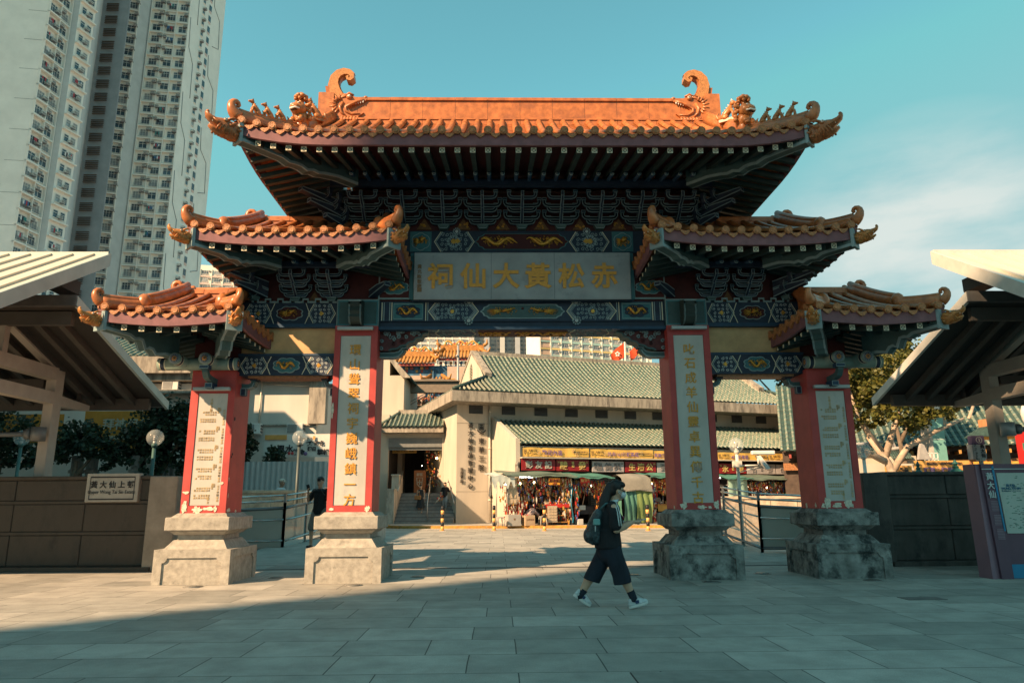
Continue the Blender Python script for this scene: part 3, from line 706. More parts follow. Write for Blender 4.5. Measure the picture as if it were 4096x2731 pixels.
def hex_panel(mb, x0, x1, z0, z1, y, pt, mi_line, mi_line2, lw=.016, gap=.03):
    """two nested chevron outlines closing a painted field"""
    zc = (z0+z1)/2
    for k, (m_, o_) in enumerate(((mi_line,0),(mi_line2,gap))):
        mb.strip2d([(x0+o_+pt, z0+.012), (x0+o_, zc), (x0+o_+pt, z1-.012)], lw, y-.006, y, m_)
        mb.strip2d([(x1-o_-pt, z0+.012), (x1-o_, zc), (x1-o_-pt, z1-.012)], lw, y-.006, y, m_)
LM = [navy, white_p, cream_p, gold, cyan_p, dkred, teal_lt]
def medallion(mb, cx, cz, w, h, y, back, n=8, line=6):
    mb.prism(lobed(cx,cz,w,h,n), y-.02, y, 'y', line); mb.prism(lobed(cx,cz,w*.92,h*.9,n), y-.026, y, 'y', back)

# main lower beam
mb_ = MB(); y = -.30
mb_.box(-2.78,2.78,-.30,.30,4.77,5.17,0)
mb_.tube([(-2.79,-.06,4.77),(2.79,-.06,4.77)], .20, 16, 0, flat=.9); mb_.box(-2.78,2.78,-.26,.26,4.63,4.80,0); mb_.box(-2.78,2.78,-.34,.34,4.60,4.66,7)
beam = mb_.build('lower_beam', [navy, white_p, cream_p, gold, cyan_p, dkred, teal_lt, navy_blue], gate)
d = MB()
for s in (-1,1):
    Mx = Matrix.Diagonal((s,1,1,1)) if s < 0 else None
    for k, m_ in enumerate((2,6,6,2)):
        xx = (2.74,2.70,2.59,2.55)[k]; a, b = sorted((s*xx, s*(xx-.018))); d.box(a,b,y-.006,y,4.785,5.15,m_)
        xx = (1.89,1.85)[k%2]; a, b = sorted((s*xx, s*(xx-.014))); 
        if k < 2: d.box(a,b,y-.006,y,4.785,5.15,m_)
    a, b = sorted((s*1.93, s*2.52)); d.box(a,b,y-.008,y,4.80,5.14,4); d.strip2d([(a+.02,4.82),(b-.02,4.82),(b-.02,5.12),(a+.02,5.12)], .012, y-.012, y-.006, 6, closed=True)
    cx = s*2.225
    d.prism(lobed(cx,4.97,.25,.135,8), y-.014, y, 'y', 0); gold_relief(d, cx, 4.97, .22, .115, y-.02, 3, 11, kind='dragon')
    x0, x1 = sorted((s*.86, s*1.83))
    hex_panel(d, x0, x1, 4.785, 5.155, y, .13, 2, 6); hex_panel(d, x0+.06, x1-.06, 4.785, 5.155, y, .13, 1, 6, .01)
    flower(d, s*1.37, 4.97, .085, y, 6, 3, 12); flower(d, s*1.05, 5.155, .08, y, 6, 1, 10); flower(d, s*1.05, 4.785, .08, y, 6, 1, 10)
    scrolls(d, s*1.37-.32, s*1.37+.32, 4.80, 5.14, y, 6, 3+s, .035, w=.011)
# long centre cartouche with two phoenixes
P = []
for sx in (1,-1):
    pass
cart = [(-.66,4.82),(.66,4.82),(.70,4.86),(.76,4.88),(.78,4.93),(.83,4.965),(.78,5.0),(.76,5.05),(.70,5.07),(.66,5.11),(-.66,5.11),(-.70,5.07),(-.76,5.05),(-.78,5.0),(-.83,4.965),(-.78,4.93),(-.76,4.88),(-.70,4.86)]
d.prism(cart, y-.012, y, 'y', 6); d.prism([(p[0]*.965, 4.965+(p[1]-4.965)*.87) for p in cart], y-.018, y, 'y', 7)
gold_relief(d, -.36, 4.965, .36, .11, y-.02, 3, 5, kind='phoenix'); gold_relief(d, -.36, 4.965, .36, .11, y-.02, 3, 5, M=MX, kind='phoenix'); d.ball((0,y-.03,5.02), .025, 8, 6, 5)
# soffit paintings under the beam
for s in (-1,1):
    x0, x1 = sorted((s*.92, s*1.72))
    for k in range(40):
        rnd = random.Random(k); cx = rnd.uniform(x0,x1); cy = rnd.uniform(-.28,.28)
        d.tube([(p[0], p[1], 4.596) for p in spiral(cx, cy, .045, 1.1, rnd.uniform(0,6), 1, 8)], .008, 4, 6)
    for q in ((x0,x0+.1),(x1,x1-.1)): d.tube([(q[1],-.32,4.597),(q[0],0,4.597),(q[1],.32,4.597)], .012, 4, 2)
d.box(-.86,.86,-.27,.27,4.590,4.60,5)
for k in range(30):
    rnd = random.Random(100+k); cx = rnd.uniform(-.8,.8)
    d.tube([(cx+.12*q, .15*sin(q*2.2+k), 4.585) for q in (-1,-.5,0,.5,1)], .016, 4, 3)
d.build('beam_painting', [navy, white_p, cream_p, gold, cyan_p, dkred, teal_lt, teal], beam)

# plaque
pl = MB(); 
TP = Matrix.Translation((0,-.40,5.165)) @ Matrix.Rotation(R(3.0),4,'X')
pl.bbox(-2.11,2.11,-.05,.03,.0,.945,.01,0,TP); pl.box(-2.15,2.15,-.03,.06,-.02,-.001,1,TP)
for sx in (-.61,.62): pl.box(sx-.003,sx+.003,-.0515,-.049,.01,.935,1,TP)
plq = pl.build('name_plaque', [slate, navy], gate, label='grey marble plaque with six large gold characters')
tx = MB()
for ch, xx in zip('祠仙大黃松赤', (-1.60,-.965,-.32,.30,.95,1.59)): put_text(tx, ch, .52, (xx,-.058,.475), 0, .03, .013, TP)
put_column(tx, '黃允畋敬題', .088, -2.0, -.055, .66, .10, 1, .008, .002, TP); tx.box(-2.04,-1.955,-.058,-.05,.155,.235,1,TP)
tx.build('plaque_characters', [gold_flat, mm('dull bronze', (.20,.12,.06), .7, var=.1)], plq)
wr = MB(); wr.tube([(-2.1,-.47,5.15),(-1.0,-.475,5.142),(0,-.47,5.15),(1.1,-.475,5.143),(2.1,-.47,5.15)], .008, 5); wr.build('cable', black_p, gate)

# panels beside the plaque
for s in (-1,1):
    sp = MB(); y = -.25
    out = [(2.19,5.77),(2.62,5.77),(2.62,5.72),(2.82,5.72),(2.82,5.22),(2.19,5.22)]
    sp.prism([(s*p[0],p[1]) for p in out], y-.03, y, 'y', 6); sp.prism([(s*(2.505+(p[0]-2.505)*.90), 5.495+(p[1]-5.495)*.88) for p in out], y-.04, y, 'y', 5)
    medallion(sp, s*2.50, 5.455, .29, .15, y-.04, 4); gold_relief(sp, s*2.50, 5.455, .23, .115, y-.07, 3, 21+s, kind='dragon')
    sp.box(*sorted((s*2.12,s*2.20)),-.34,-.2,5.2,6.15,4)
    sp.build('side_panel', LM, gate)

# upper beam
ub = MB(); y = -.30
ub.box(-2.75,2.75,-.30,.30,6.17,6.63,0); ubo = ub.build('upper_beam', navy, gate)
d = MB()
d.prism([(p[0]*1.14, 6.40+(p[1]-4.965)*1.16) for p in cart], y-.010, y, 'y', 4); d.prism([(p[0]*1.11, 6.40+(p[1]-4.965)*1.08) for p in cart], y-.016, y, 'y', 5)
for s in (-1,1):
    gold_relief(d, s*.45, 6.40, .42, .15, y-.02, 3, 31, kind='dragon'); gold_relief(d, s*.50, 6.40, .35, .12, y-.02, 3, 34, kind='dragon')
    x0, x1 = sorted((s*.95, s*1.74)); hex_panel(d, x0, x1, 6.18, 6.62, y, .13, 2, 6); scrolls(d, s*1.35-.28, s*1.35+.28, 6.20, 6.60, y, 6, 8+s, .042, w=.012)
    d.prism([(s*1.28,6.36),(s*1.36,6.40),(s*1.28,6.47),(s*1.22,6.41)], y-.01, y, 'y', 3); flower(d, s*1.30, 6.62, .07, y, 6, 1); flower(d, s*1.36, 6.41, .12, y+.001, 6, 3, 12)
    a, b = sorted((s*1.80, s*2.22)); d.box(a,b,y-.008,y,6.19,6.61,4); d.prism(lobed(s*2.01,6.40,.19,.19,6,.12), y-.016, y, 'y', 6); d.prism(lobed(s*2.01,6.40,.175,.175,6,.12), y-.02, y, 'y', 4)
    gold_relief(d, s*2.01, 6.40, .16, .15, y-.03, 3, 41+s, kind='phoenix')
d.build('beam_painting', LM, ubo)

# side bays
for s in (-1,1):
    bb = MB(); x0, x1 = sorted((s*3.55, s*5.45))
    bb.box(x0,x1,-.25,.25,4.72,5.17,0); bb.box(x0,x1,-.30,.30,4.66,4.73,1)
    o = bb.build('side_beam', [navy, navy_blue], gate)
    d = MB(); y = -.25
    n = 7
    pts = []
    for k in range(n):
        xx = s*(3.62+1.7*k/n); w_ = s*1.7/n
        pts += [(xx,5.17),(xx+w_*.3,5.17),(xx+w_*.3,5.23),(xx+w_*.7,5.23),(xx+w_*.7,5.17)]
    d.strip2d(pts, .035, y-.03, y, 6)
    for (za, zb, kind, yy) in ((4.74,5.15,'phoenix',-.25),(3.745,4.095,'dragon',-.25)):
        if kind == 'dragon': d.build('beam_painting', LM, o); d = MB()
        cx = s*4.52; zc = (za+zb)/2
        medallion(d, cx, zc, .27, .15 if kind=='phoenix' else .155, yy, 5 if kind=='phoenix' else 4, 8, 6)
        gold_relief(d, cx, zc, .21, .115, yy-.035, 3, 50+s, kind=kind)
        for q in (-1,1):
            a, b = sorted((cx+q*.36, cx+q*.88)); hex_panel(d, a, b, za, zb, yy, .10, 2, 6, .014); scrolls(d, a+.09, b-.09, za+.02, zb-.02, yy, 1, 60+q+s, .033, w=.010)
            d.prism([(cx+q*.60,zc-.05),(cx+q*.66,zc),(cx+q*.60,zc+.05),(cx+q*.57,zc)], yy-.01, yy, 'y', 3)
            d.strip2d([(cx+q*.30,za),(cx+q*.38,zc),(cx+q*.30,zb)], .014, yy-.006, yy, 2)
    lowb = MB(); lowb.box(x0,x1,-.25,.25,3.73,4.11,0); lowb.box(x0,x1,-.26,.26,4.11,4.15,1); lowb.box(x0+.2,x1-.2,-.2,.2,3.69,3.73,2)
    lo = lowb.build('side_beam', [navy, navy_blue, mm('gilt carving', (.30,.13,.05), .5, var=.4, scale=20)], gate)
    d.build('beam_painting', LM, lo)
    oc = MB(); oc.box(x0,x1,-.18,.18,4.15,4.66); oc.build('ochre_panel', ochre, gate)
    # bracket block over the inner column with its projecting nose
    k = MB(); X = s*3.187
    k.box(X-.41,X+.41,-.34,.40,4.66,5.205,0); k.strip2d([(X-.395,4.675),(X+.395,4.675),(X+.395,5.19),(X-.395,5.19)], .025, -.348, -.338, 1, closed=True); k.strip2d([(X-.37,4.70),(X+.37,4.70),(X+.37,5.165),(X-.37,5.165)], .025, -.346, -.338, 3, closed=True)
    wave = [(-.34,5.16),(-.66,5.10),(-.66,5.02),(-.64,4.98),(-.66,4.90),(-.63,4.84),(-.64,4.78),(-.58,4.70),(-.50,4.66),(-.34,4.64)]
    k.prism(wave, X-.12, X+.12, 'x', 2)
    for q in (-1,1):
        for i in range(1,len(wave)-1):
            a_, b_ = wave[i], wave[i+1]; xa, xb = sorted((X+q*.122, X+q*.09))
            k.add([(xa,a_[0]-.004,a_[1]),(xb,a_[0]-.004,a_[1]),(xb,b_[0]-.004,b_[1]),(xa,b_[0]-.004,b_[1])], [(3,2,1,0)], 1)
            k.add([(xa,a_[0]-.004,a_[1]),(xb,a_[0]-.004,a_[1]),(xb,b_[0]-.004,b_[1]),(xa,b_[0]-.004,b_[1])], [(0,1,2,3)], 1)
    k.box(X-.12,X+.12,-.668,-.655,5.075,5.105,1)
    k.build('bracket_block', [teal, teal_lt, mm('dark olive paint', (.03,.045,.04), .6, var=.2), mm('bright teal line', (.05,.22,.26), .6, var=.1)], gate)
    # carved corner braces in the central bay, with the curved arm below
    q = MB()
    sh = [(2.78,4.62),(1.82,4.64),(1.86,4.58),(1.95,4.56),(1.98,4.49),(2.08,4.47),(2.12,4.41),(2.22,4.385),(2.27,4.33),(2.38,4.31),(2.44,4.26),(2.55,4.25),(2.60,4.22),(2.78,4.22)]
    q.prism([(s*p[0],p[1]) for p in sh], -.16, .16, 'y', 0)
    q.strip2d([(s*p[0],p[1]) for p in sh[1:-1]], .03, -.18, .18, 1)
    rnd = random.Random(9)
    for i in range(34):
        t = rnd.random(); xx = 1.95+.8*t; zz_ = 4.60-rnd.random()*(.06+.28*t)
        q.tube([(s*p[0], -.17, p[1]) for p in spiral(xx, zz_, .04, 1.1, rnd.uniform(0,6), 1, 8)], [.013]*8+[.006], 4, 2 if i%3 else 3)
    q.build('carved_brace', [mm('maroon carving', (.10,.02,.02), .6, var=.3, scale=15), teal, teal_lt, dkred], gate)
    a = MB(); arm = [(2.78,4.15),(2.52,4.15),(2.42,4.17),(2.36,4.22),(2.33,4.28)]
    a.strip2d([(s*p[0],p[1]) for p in arm], .10, -.10, .10, 0); a.strip2d([(s*p[0],p[1]-.045) for p in arm], .02, -.108, .108, 1); a.strip2d([(s*p[0],p[1]+.04) for p in arm], .015, -.106, .106, 1); a.box(*sorted((s*2.26,s*2.46)),-.12,.12,4.28,4.35,2); a.strip2d([(s*2.27,4.285),(s*2.45,4.285),(s*2.45,4.345),(s*2.27,4.345)], .015, -.126, -.118, 1, closed=True)
    a.build('curved_arm', [teal, teal_lt, navy], gate)
    for (cx, dr) in ((3.60,1),(5.40,-1)):                      # small arms under the side bay beam
        a = MB()
        arm = [(cx,3.55),(cx+dr*.13,3.55),(cx+dr*.20,3.58),(cx+dr*.23,3.66)]
        a.strip2d([(s*p[0],p[1]) for p in arm], .085, -.09, .09, 0); a.strip2d([(s*p[0],p[1]-.04) for p in arm], .015, -.096, .096, 1)
        a.box(*sorted((s*(cx+dr*.15),s*(cx+dr*.29))),-.1,.1,3.66,3.72,2); a.box(*sorted((s*cx,s*(cx+dr*.10))),-.13,-.03,3.36,3.50,2)
        a.strip2d([(s*(cx+.005*dr),3.365),(s*(cx+dr*.095),3.365),(s*(cx+dr*.095),3.495),(s*(cx+.005*dr),3.495)], .012, -.136, -.128, 1, closed=True)
        a.build('curved_arm', [teal, teal_lt, navy], gate)
    # round log beams on the outer column
    lb = MB(); X = s*5.81
    def log(p, q_, r, n=1):
        lb.tube([p,q_], r, 18, 0)
        P_, Q_ = Vector(p), Vector(q_); u = (Q_-P_).normalized()
        for e, dr in ((P_,u),(Q_,-u)):
            lb.tube([e+dr*.05, e+dr*.13], r*1.01, 18, 1, False)
            for t0 in (.045,.135): lb.tube([e+dr*t0, e+dr*(t0+.018)], r*1.02, 18, 2, False)
            lb.tube([e-dr*.003, e+dr*.002], r*.86, 18, 3); lb.tube([e-dr*.006, e], r*.42, 14, 4); lb.tube([e-dr*.009, e], r*.14, 8, 1)
            a_ = u.orthogonal().normalized(); b_ = u.cross(a_)
            for k_ in range(12): c_ = e + (a_*cos(k_*pi/6)+b_*sin(k_*pi/6))*r*.55; lb.ball(tuple(c_-dr*.003), r*.09, 6, 4, 1); 
    log((s*6.80,-.52,3.90),(s*5.34,-.52,3.90),.115); log((s*6.62,.52,3.90),(s*5.34,.52,3.90),.115)
    log((s*6.32,-.98,3.92),(s*6.32,.98,3.92),.11); log((s*5.78,-.98,3.92),(s*5.78,.98,3.92),.11)
    lb.build('log_beams', [mm('sage paint', (.20,.27,.23), .55, var=.12, scale=6), navy, cream_p, mm('grey rosette', (.20,.24,.27), .6, var=.2, scale=30), mm('orange rosette', (.42,.19,.06), .6, var=.1)], gate)
    ar = MB()
    ar.strip2d([(-.85,3.80),(-.85,3.70),(-.80,3.63),(-.70,3.60),(-.40,3.58)], .10, X+.02-.05-.0, X+.02+.05, 0, M=Matrix(((0,1,0,0),(1,0,0,0),(0,0,1,0),(0,0,0,1))))
    ar.box(X-.07,X+.09,-.93,-.78,3.74,3.81,1); ar.box(X-.05,X+.07,-.66,-.40,3.43,3.53,1)
    for (za, zb, ya, w_) in ((3.74,3.81,-.932,.08),(3.43,3.53,-.662,.06)): ar.strip2d([(X+.01-w_,za+.008),(X+.01+w_,za+.008),(X+.01+w_,zb-.008),(X+.01-w_,zb-.008)], .014, ya-.004, ya+.002, 2, closed=True)
    ar.build('curved_arm', [teal, navy_blue, teal_lt], gate)

# ---- bracket clusters ---------------------------------------------------------
def cluster_mesh(name, sc=1.0):
    b = MB()
    def U(hw, z, y, w, r):
        P = [(-hw,z+r),(-hw,z+r*.5),(-hw+r*.3,z+r*.12),(-hw+r*.8,z),(0,z),(hw-r*.8,z),(hw-r*.3,z+r*.12),(hw,z+r*.5),(hw,z+r)]
        P = [(p[0]*sc,p[1]*sc) for p in P]
        b.strip2d(P, w*sc, y*sc-.035, y*sc+.035, 0)
        for o in (-1,1):
            b.strip2d([(p[0],p[1]) for p in P], w*sc*1.0, y*sc-.036, y*sc-.034, 0)
        # painted outline: thin pale lines along both edges
        Q = []
        for o in (-.46,.46):
            L = []
            n = len(P)
            for i in range(n):
                a, c = P[max(i-1,0)], P[min(i+1,n-1)]; dx, dz = c[0]-a[0], c[1]-a[1]; l = math.hypot(dx,dz) or 1
                L.append((P[i][0]-dz/l*o*w*sc, P[i][1]+dx/l*o*w*sc))
            b.strip2d(L, .011, y*sc-.042, y*sc-.034, 1)
        for q in (-1,1):
            b.box(q*hw*sc-.045*sc, q*hw*sc+.045*sc, y*sc-.05, y*sc+.04, (z+r)*sc, (z+r+.055)*sc, 0); b.strip2d([(q*hw*sc-.04*sc,(z+r+.006)*sc),(q*hw*sc+.04*sc,(z+r+.006)*sc),(q*hw*sc+.04*sc,(z+r+.05)*sc),(q*hw*sc-.04*sc,(z+r+.05)*sc)], .010, y*sc-.056, y*sc-.048, 1, closed=True)
    b.frustum(.075*sc,.06,-.02*sc,.12*sc,.08,.07*sc,0,-.04,2); b.strip2d([(-.07*sc,-.012*sc),(.07*sc,-.012*sc),(.115*sc,.065*sc),(-.115*sc,.065*sc)], .010, -.125, -.115, 1, closed=True)
    U(.24,.10,-.06,.055,.10); U(.33,.19,-.10,.055,.11); U(.26,.28,-.26,.055,.10); U(.34,.37,-.30,.055,.11); U(.26,.47,-.46,.055,.10)
    for (z0, y1, z1) in ((.06,-.40,.30),(.24,-.62,.46)):       # forward tongues
        pr = [(-.02*sc,z0*sc),(-.02*sc,(z0+.12)*sc),(y1*sc,(z1+.10)*sc),(y1*sc,z1*sc),((y1+.12)*sc,(z1-.08)*sc)]
        b.prism(pr, -.028, .028, 'x', 0); 
        b.strip2d([(-.026,(z1+.0)*sc),(.026,z1*sc),(.026,(z1+.10)*sc),(-.026,(z1+.10)*sc)], .010, y1*sc-.006, y1*sc, 1, closed=True)
        for q in (-1,1): b.add([(q*.030,p_[0],p_[1]) for p_ in (pr[2],pr[3],pr[4])]+[(q*.020,p_[0]-.003,p_[1]-.003) for p_ in (pr[2],pr[3],pr[4])], [(0,1,4,3),(1,2,5,4)], 1)
        for q in (-.026,.026): b.tube([(q,pr[4][0]-.004,pr[4][1]),(q,pr[0][0]-.02,pr[0][1]+.0)], .006, 4, 1)
    o = b.build(name, [navy, mm('pale slate line', (.20,.28,.31), .6, var=.1), teal]); me = o.data; bpy.data.objects.remove(o); return me
CL = cluster_mesh('bracket_cluster', 1.0); CLs = cluster_mesh('bracket_cluster_small', .86)
for i in range(9):
    x = -3.12+.78*i
    mesh_obj('bracket_cluster', CL, gate, (x,-.27,6.67)); mesh_obj('bracket_cluster', CL, gate, (x,.27,6.67), (0,0,pi))
for s in (-1,1):
    for x in (3.72,4.42): mesh_obj('bracket_cluster', CLs, gate, (s*x,-.2,5.20)); mesh_obj('bracket_cluster', CLs, gate, (s*x,.2,5.20), (0,0,pi))
    for (X, Z, sc, me) in ((3.60,6.72,1,CL),(5.20,5.22,.9,CLs),(2.86,5.9,.5,CLs)):
        if sc > .6: mesh_obj('bracket_cluster', me, gate, (s*X,-.22,Z), (0,0,s*R(45)))
    # stacked corner brackets under the hip beams
    for (X, Z, ln) in ((3.5,6.95,1.15),(5.0,5.35,.85)):
        for (zz_, l, dirx) in ((Z,ln*.75,1),(Z+.17,ln*.92,1),(Z,ln*.6,-1) if X > 4 else (Z-.2,.5,1),):
            c = MB(); u = Vector((s*.707*dirx,-.707,0)); sd = Vector((-u.y,u.x,0)); base = Vector((s*(X if dirx>0 else 2.95), -.25, zz_))
            MT = Matrix(((u.x,sd.x,0,base.x),(u.y,sd.y,0,base.y),(0,0,1,base.z),(0,0,0,1)))
            c.prism([(0,-.10),(l*.5,-.02),(l,.05),(l,.13),(l*.5,.12),(0,.06)], -.07, .07, 'y', 0, MT)
            for q in (-1,1): c.strip2d([(0,-.09),(l*.5,-.01),(l-.01,.06),(l-.01,.12),(l*.5,.11),(0,.05)], .018, q*.07-.004, q*.07+.004, 1, M=MT)
            c.strip2d([(-.06,.055),(.06,.055),(.06,.125),(-.06,.125)], .014, -.003, .003, 1, closed=True, M=MT @ Matrix(((0,1,0,l),(1,0,0,0),(0,0,1,0),(0,0,0,1))))
            c.build('corner_bracket', [navy, mm('pale slate line'), teal], gate)
# gilded triangles between the clusters
GTM = [mm('dim gilt', (.16,.075,.025), .6, var=.3, scale=20), gold]
for i in range(8):
    gt = MB(); x = -2.73+.78*i; gt.prism([(x-.15,6.66),(x+.15,6.66),(x+.05,6.82),(x,6.90),(x-.05,6.82)], -.29, -.26, 'y', 0)
    for k in range(6): a = random.Random(i*9+k); gt.tube([(p[0],-.297,p[1]) for p in spiral(x+a.uniform(-.09,.09), 6.69+a.uniform(0,.11), .025, 1, a.uniform(0,6), 1, 6)], .008, 4, 1)
    gt.build('gilt_filler', GTM, gate)
for s in (-1,1): gt = MB(); gt.prism([(s*4.07-.12,5.19),(s*4.07+.12,5.19),(s*4.07,5.40)], -.22, -.19, 'y', 0); gt.build('gilt_filler', GTM, gate)
pr = MB(); pr.box(-3.7,3.7,-.95,-.85,7.30,7.44); pr.box(-3.7,3.7,.85,.95,7.30,7.44)
for s in (-1,1): pr.box(*sorted((s*2.9,s*5.0)),-.85,-.75,5.70,5.80)
pr.build('eave_purlin', navy, gate)
# ================================================================ SETTING: GROUND
def paving_mat():
    m = bpy.data.materials.new('stone paving'); m.use_nodes = True; n, l = m.node_tree.nodes, m.node_tree.links; b = n['Principled BSDF']
    tc = n.new('ShaderNodeTexCoord'); mp = n.new('ShaderNodeMapping'); mp.inputs['Location'].default_value = (0.31, 0.05, 0); l.new(tc.outputs['Object'], mp.inputs[0])
    no0 = n.new('ShaderNodeTexNoise'); no0.inputs['Scale'].default_value = 1.2; mx0 = n.new('ShaderNodeMixRGB'); mx0.blend_type = 'ADD'; mx0.inputs[0].default_value = 0.012
    l.new(mp.outputs[0], no0.inputs[0]); l.new(mp.outputs[0], mx0.inputs[1]); l.new(no0.outputs['Color'], mx0.inputs[2])
    br = n.new('ShaderNodeTexBrick'); br.offset = 0.37; br.offset_frequency = 2; br.squash = 0.72; br.squash_frequency = 3
    br.inputs['Scale'].default_value = 1.0; br.inputs['Mortar Size'].default_value = 0.0065; br.inputs['Mortar Smooth'].default_value = 0.3; br.inputs['Bias'].default_value = 0.0
    br.inputs['Brick Width'].default_value = 1.18; br.inputs['Row Height'].default_value = 0.72
    br.inputs['Color1'].default_value = (.43,.405,.36,1); br.inputs['Color2'].default_value = (.285,.275,.245,1); br.inputs['Mortar'].default_value = (.06,.057,.052,1)
    l.new(mx0.outputs[0], br.inputs[0])
    n1 = n.new('ShaderNodeTexNoise'); n1.inputs['Scale'].default_value = 2.2; n1.inputs['Detail'].default_value = 8; n1.inputs['Roughness'].default_value = .65; l.new(tc.outputs['Object'], n1.inputs[0])
    c1 = n.new('ShaderNodeValToRGB'); c1.color_ramp.elements[0].position = .3; c1.color_ramp.elements[0].color = (.70,.70,.70,1); c1.color_ramp.elements[1].position = .7; c1.color_ramp.elements[1].color = (1.12,1.12,1.12,1); l.new(n1.outputs[0], c1.inputs[0])
    m1 = n.new('ShaderNodeMixRGB'); m1.blend_type = 'MULTIPLY'; m1.inputs[0].default_value = 1; l.new(br.outputs[0], m1.inputs[1]); l.new(c1.outputs[0], m1.inputs[2])
    # scattered dark stains and a fine grain
    n2 = n.new('ShaderNodeTexNoise'); n2.inputs['Scale'].default_value = .55; n2.inputs['Detail'].default_value = 10; n2.inputs['Roughness'].default_value = .75; l.new(tc.outputs['Object'], n2.inputs[0])
    c2 = n.new('ShaderNodeValToRGB'); c2.color_ramp.elements[0].position = .60; c2.color_ramp.elements[0].color = (1,1,1,1); c2.color_ramp.elements[1].position = .80; c2.color_ramp.elements[1].color = (.45,.45,.45,1); l.new(n2.outputs[0], c2.inputs[0])
    m2 = n.new('ShaderNodeMixRGB'); m2.blend_type = 'MULTIPLY'; m2.inputs[0].default_value = 1; l.new(m1.outputs[0], m2.inputs[1]); l.new(c2.outputs[0], m2.inputs[2])
    n3 = n.new('ShaderNodeTexNoise'); n3.inputs['Scale'].default_value = 90; n3.inputs['Detail'].default_value = 3; l.new(tc.outputs['Object'], n3.inputs[0])
    c3 = n.new('ShaderNodeValToRGB'); c3.color_ramp.elements[0].position = .3; c3.color_ramp.elements[0].color = (.8,.8,.8,1); c3.color_ramp.elements[1].position = .7; c3.color_ramp.elements[1].color = (1.15,1.15,1.15,1); l.new(n3.outputs[0], c3.inputs[0])
    m3 = n.new('ShaderNodeMixRGB'); m3.blend_type = 'MULTIPLY'; m3.inputs[0].default_value = 1; l.new(m2.outputs[0], m3.inputs[1]); l.new(c3.outputs[0], m3.inputs[2])
    l.new(m3.outputs[0], b.inputs['Base Color']); b.inputs['Roughness'].default_value = .72; b.inputs['Specular IOR Level'].default_value = .35
    bp = n.new('ShaderNodeBump'); bp.inputs['Strength'].default_value = .35; bp.inputs['Distance'].default_value = .01; l.new(br.outputs['Fac'], bp.inputs['Height']); bp.invert = True
    b2 = n.new('ShaderNodeBump'); b2.inputs['Strength'].default_value = .15; b2.inputs['Distance'].default_value = .004; l.new(n3.outputs[0], b2.inputs['Height']); l.new(bp.outputs[0], b2.inputs['Normal']); l.new(b2.outputs[0], b.inputs['Normal'])
    return m
gm = MB(); gm.quad((-700,-250,0),(700,-250,0),(700,1200,0),(-700,1200,0)); struct(gm.build('ground', paving_mat()))
concrete = mm('concrete', (.40,.38,.34), .88, var=.14, scale=3, bump=.15, bscale=60)
concrete_dk = mm('old concrete', (.30,.28,.25), .9, var=.25, scale=2.5, col2=(.12,.115,.11), thr=(.5,.75), scale2=6, bump=.2, stretch=(1,1,.35))
# drain
dr = MB(); dr.box(-9.5,11,1.86,2.00,.002,.006,0)
for i in range(400):
    x = -9.5+.05*i
    if x < 10.9: dr.add([(x,1.875,.0085),(x+.028,1.875,.0085),(x+.042,1.985,.0085),(x+.014,1.985,.0085)], [(0,1,2,3)], 1)
tag(dr.build('drain_cover', [mm('drain slot', (.03,.03,.03), .8, var=0), mm('cast iron', (.16,.15,.14), .6, .4, var=.2)]), 'long narrow slotted drain cover crossing the paving behind the gate piers', 'drain')
# round lights let into the paving
gl = mat('sunk lamp glass', (.12,.12,.11), .25, .0, var=.1)
up = thing('ground_light', 'x', 'ground light')
b = MB(); b.tube([(0,0,.002),(0,0,.008)], .16, 28, 0); b.build('rim', mm('dull steel', (.30,.29,.27), .45, .6, var=.15), up)
b = MB(); b.tube([(0,0,.008),(0,0,.0105)], .125, 24, 0); b.build('lens', gl, up)
UL = [((-5.62,-1.0),'in front of the leftmost column plinth'),((-4.63,.35),'right of the leftmost column plinth'),((-2.94,-.98),'in front of the sunlit inner left plinth'),((-1.98,.30),'right of the inner left plinth'),((2.02,.25),'left of the inner right plinth'),((3.15,-1.0),'in front of the inner right plinth'),((4.5,.30),'between the two plinths on the right'),((5.95,-.98),'in front of the rightmost plinth')]
for i,(p,w) in enumerate(UL):
    o = up if i == 0 else dup(up); o.location = (p[0],p[1],0); o['label'] = 'round steel light sunk in the paving %s'%w; o['group'] = 'lights sunk in the paving round the gate'
ih = MB(); ih.box(5.2,5.75,-3.35,-3.05,.002,.007); tag(ih.build('inspection_cover', mm('cast iron')), 'small dark rectangular metal cover in the shaded paving on the right', 'cover')
ih = MB(); ih.box(.6,1.75,-7.95,-7.30,.001,.004,0); ih.box(.61,1.74,-7.94,-7.31,.004,.006,1); tag(ih.build('access_cover', [mm('drain slot'), mm('paver lid', (.24,.23,.205), .72, var=.2)]), 'large paved access lid in the foreground paving at the bottom edge', 'cover')
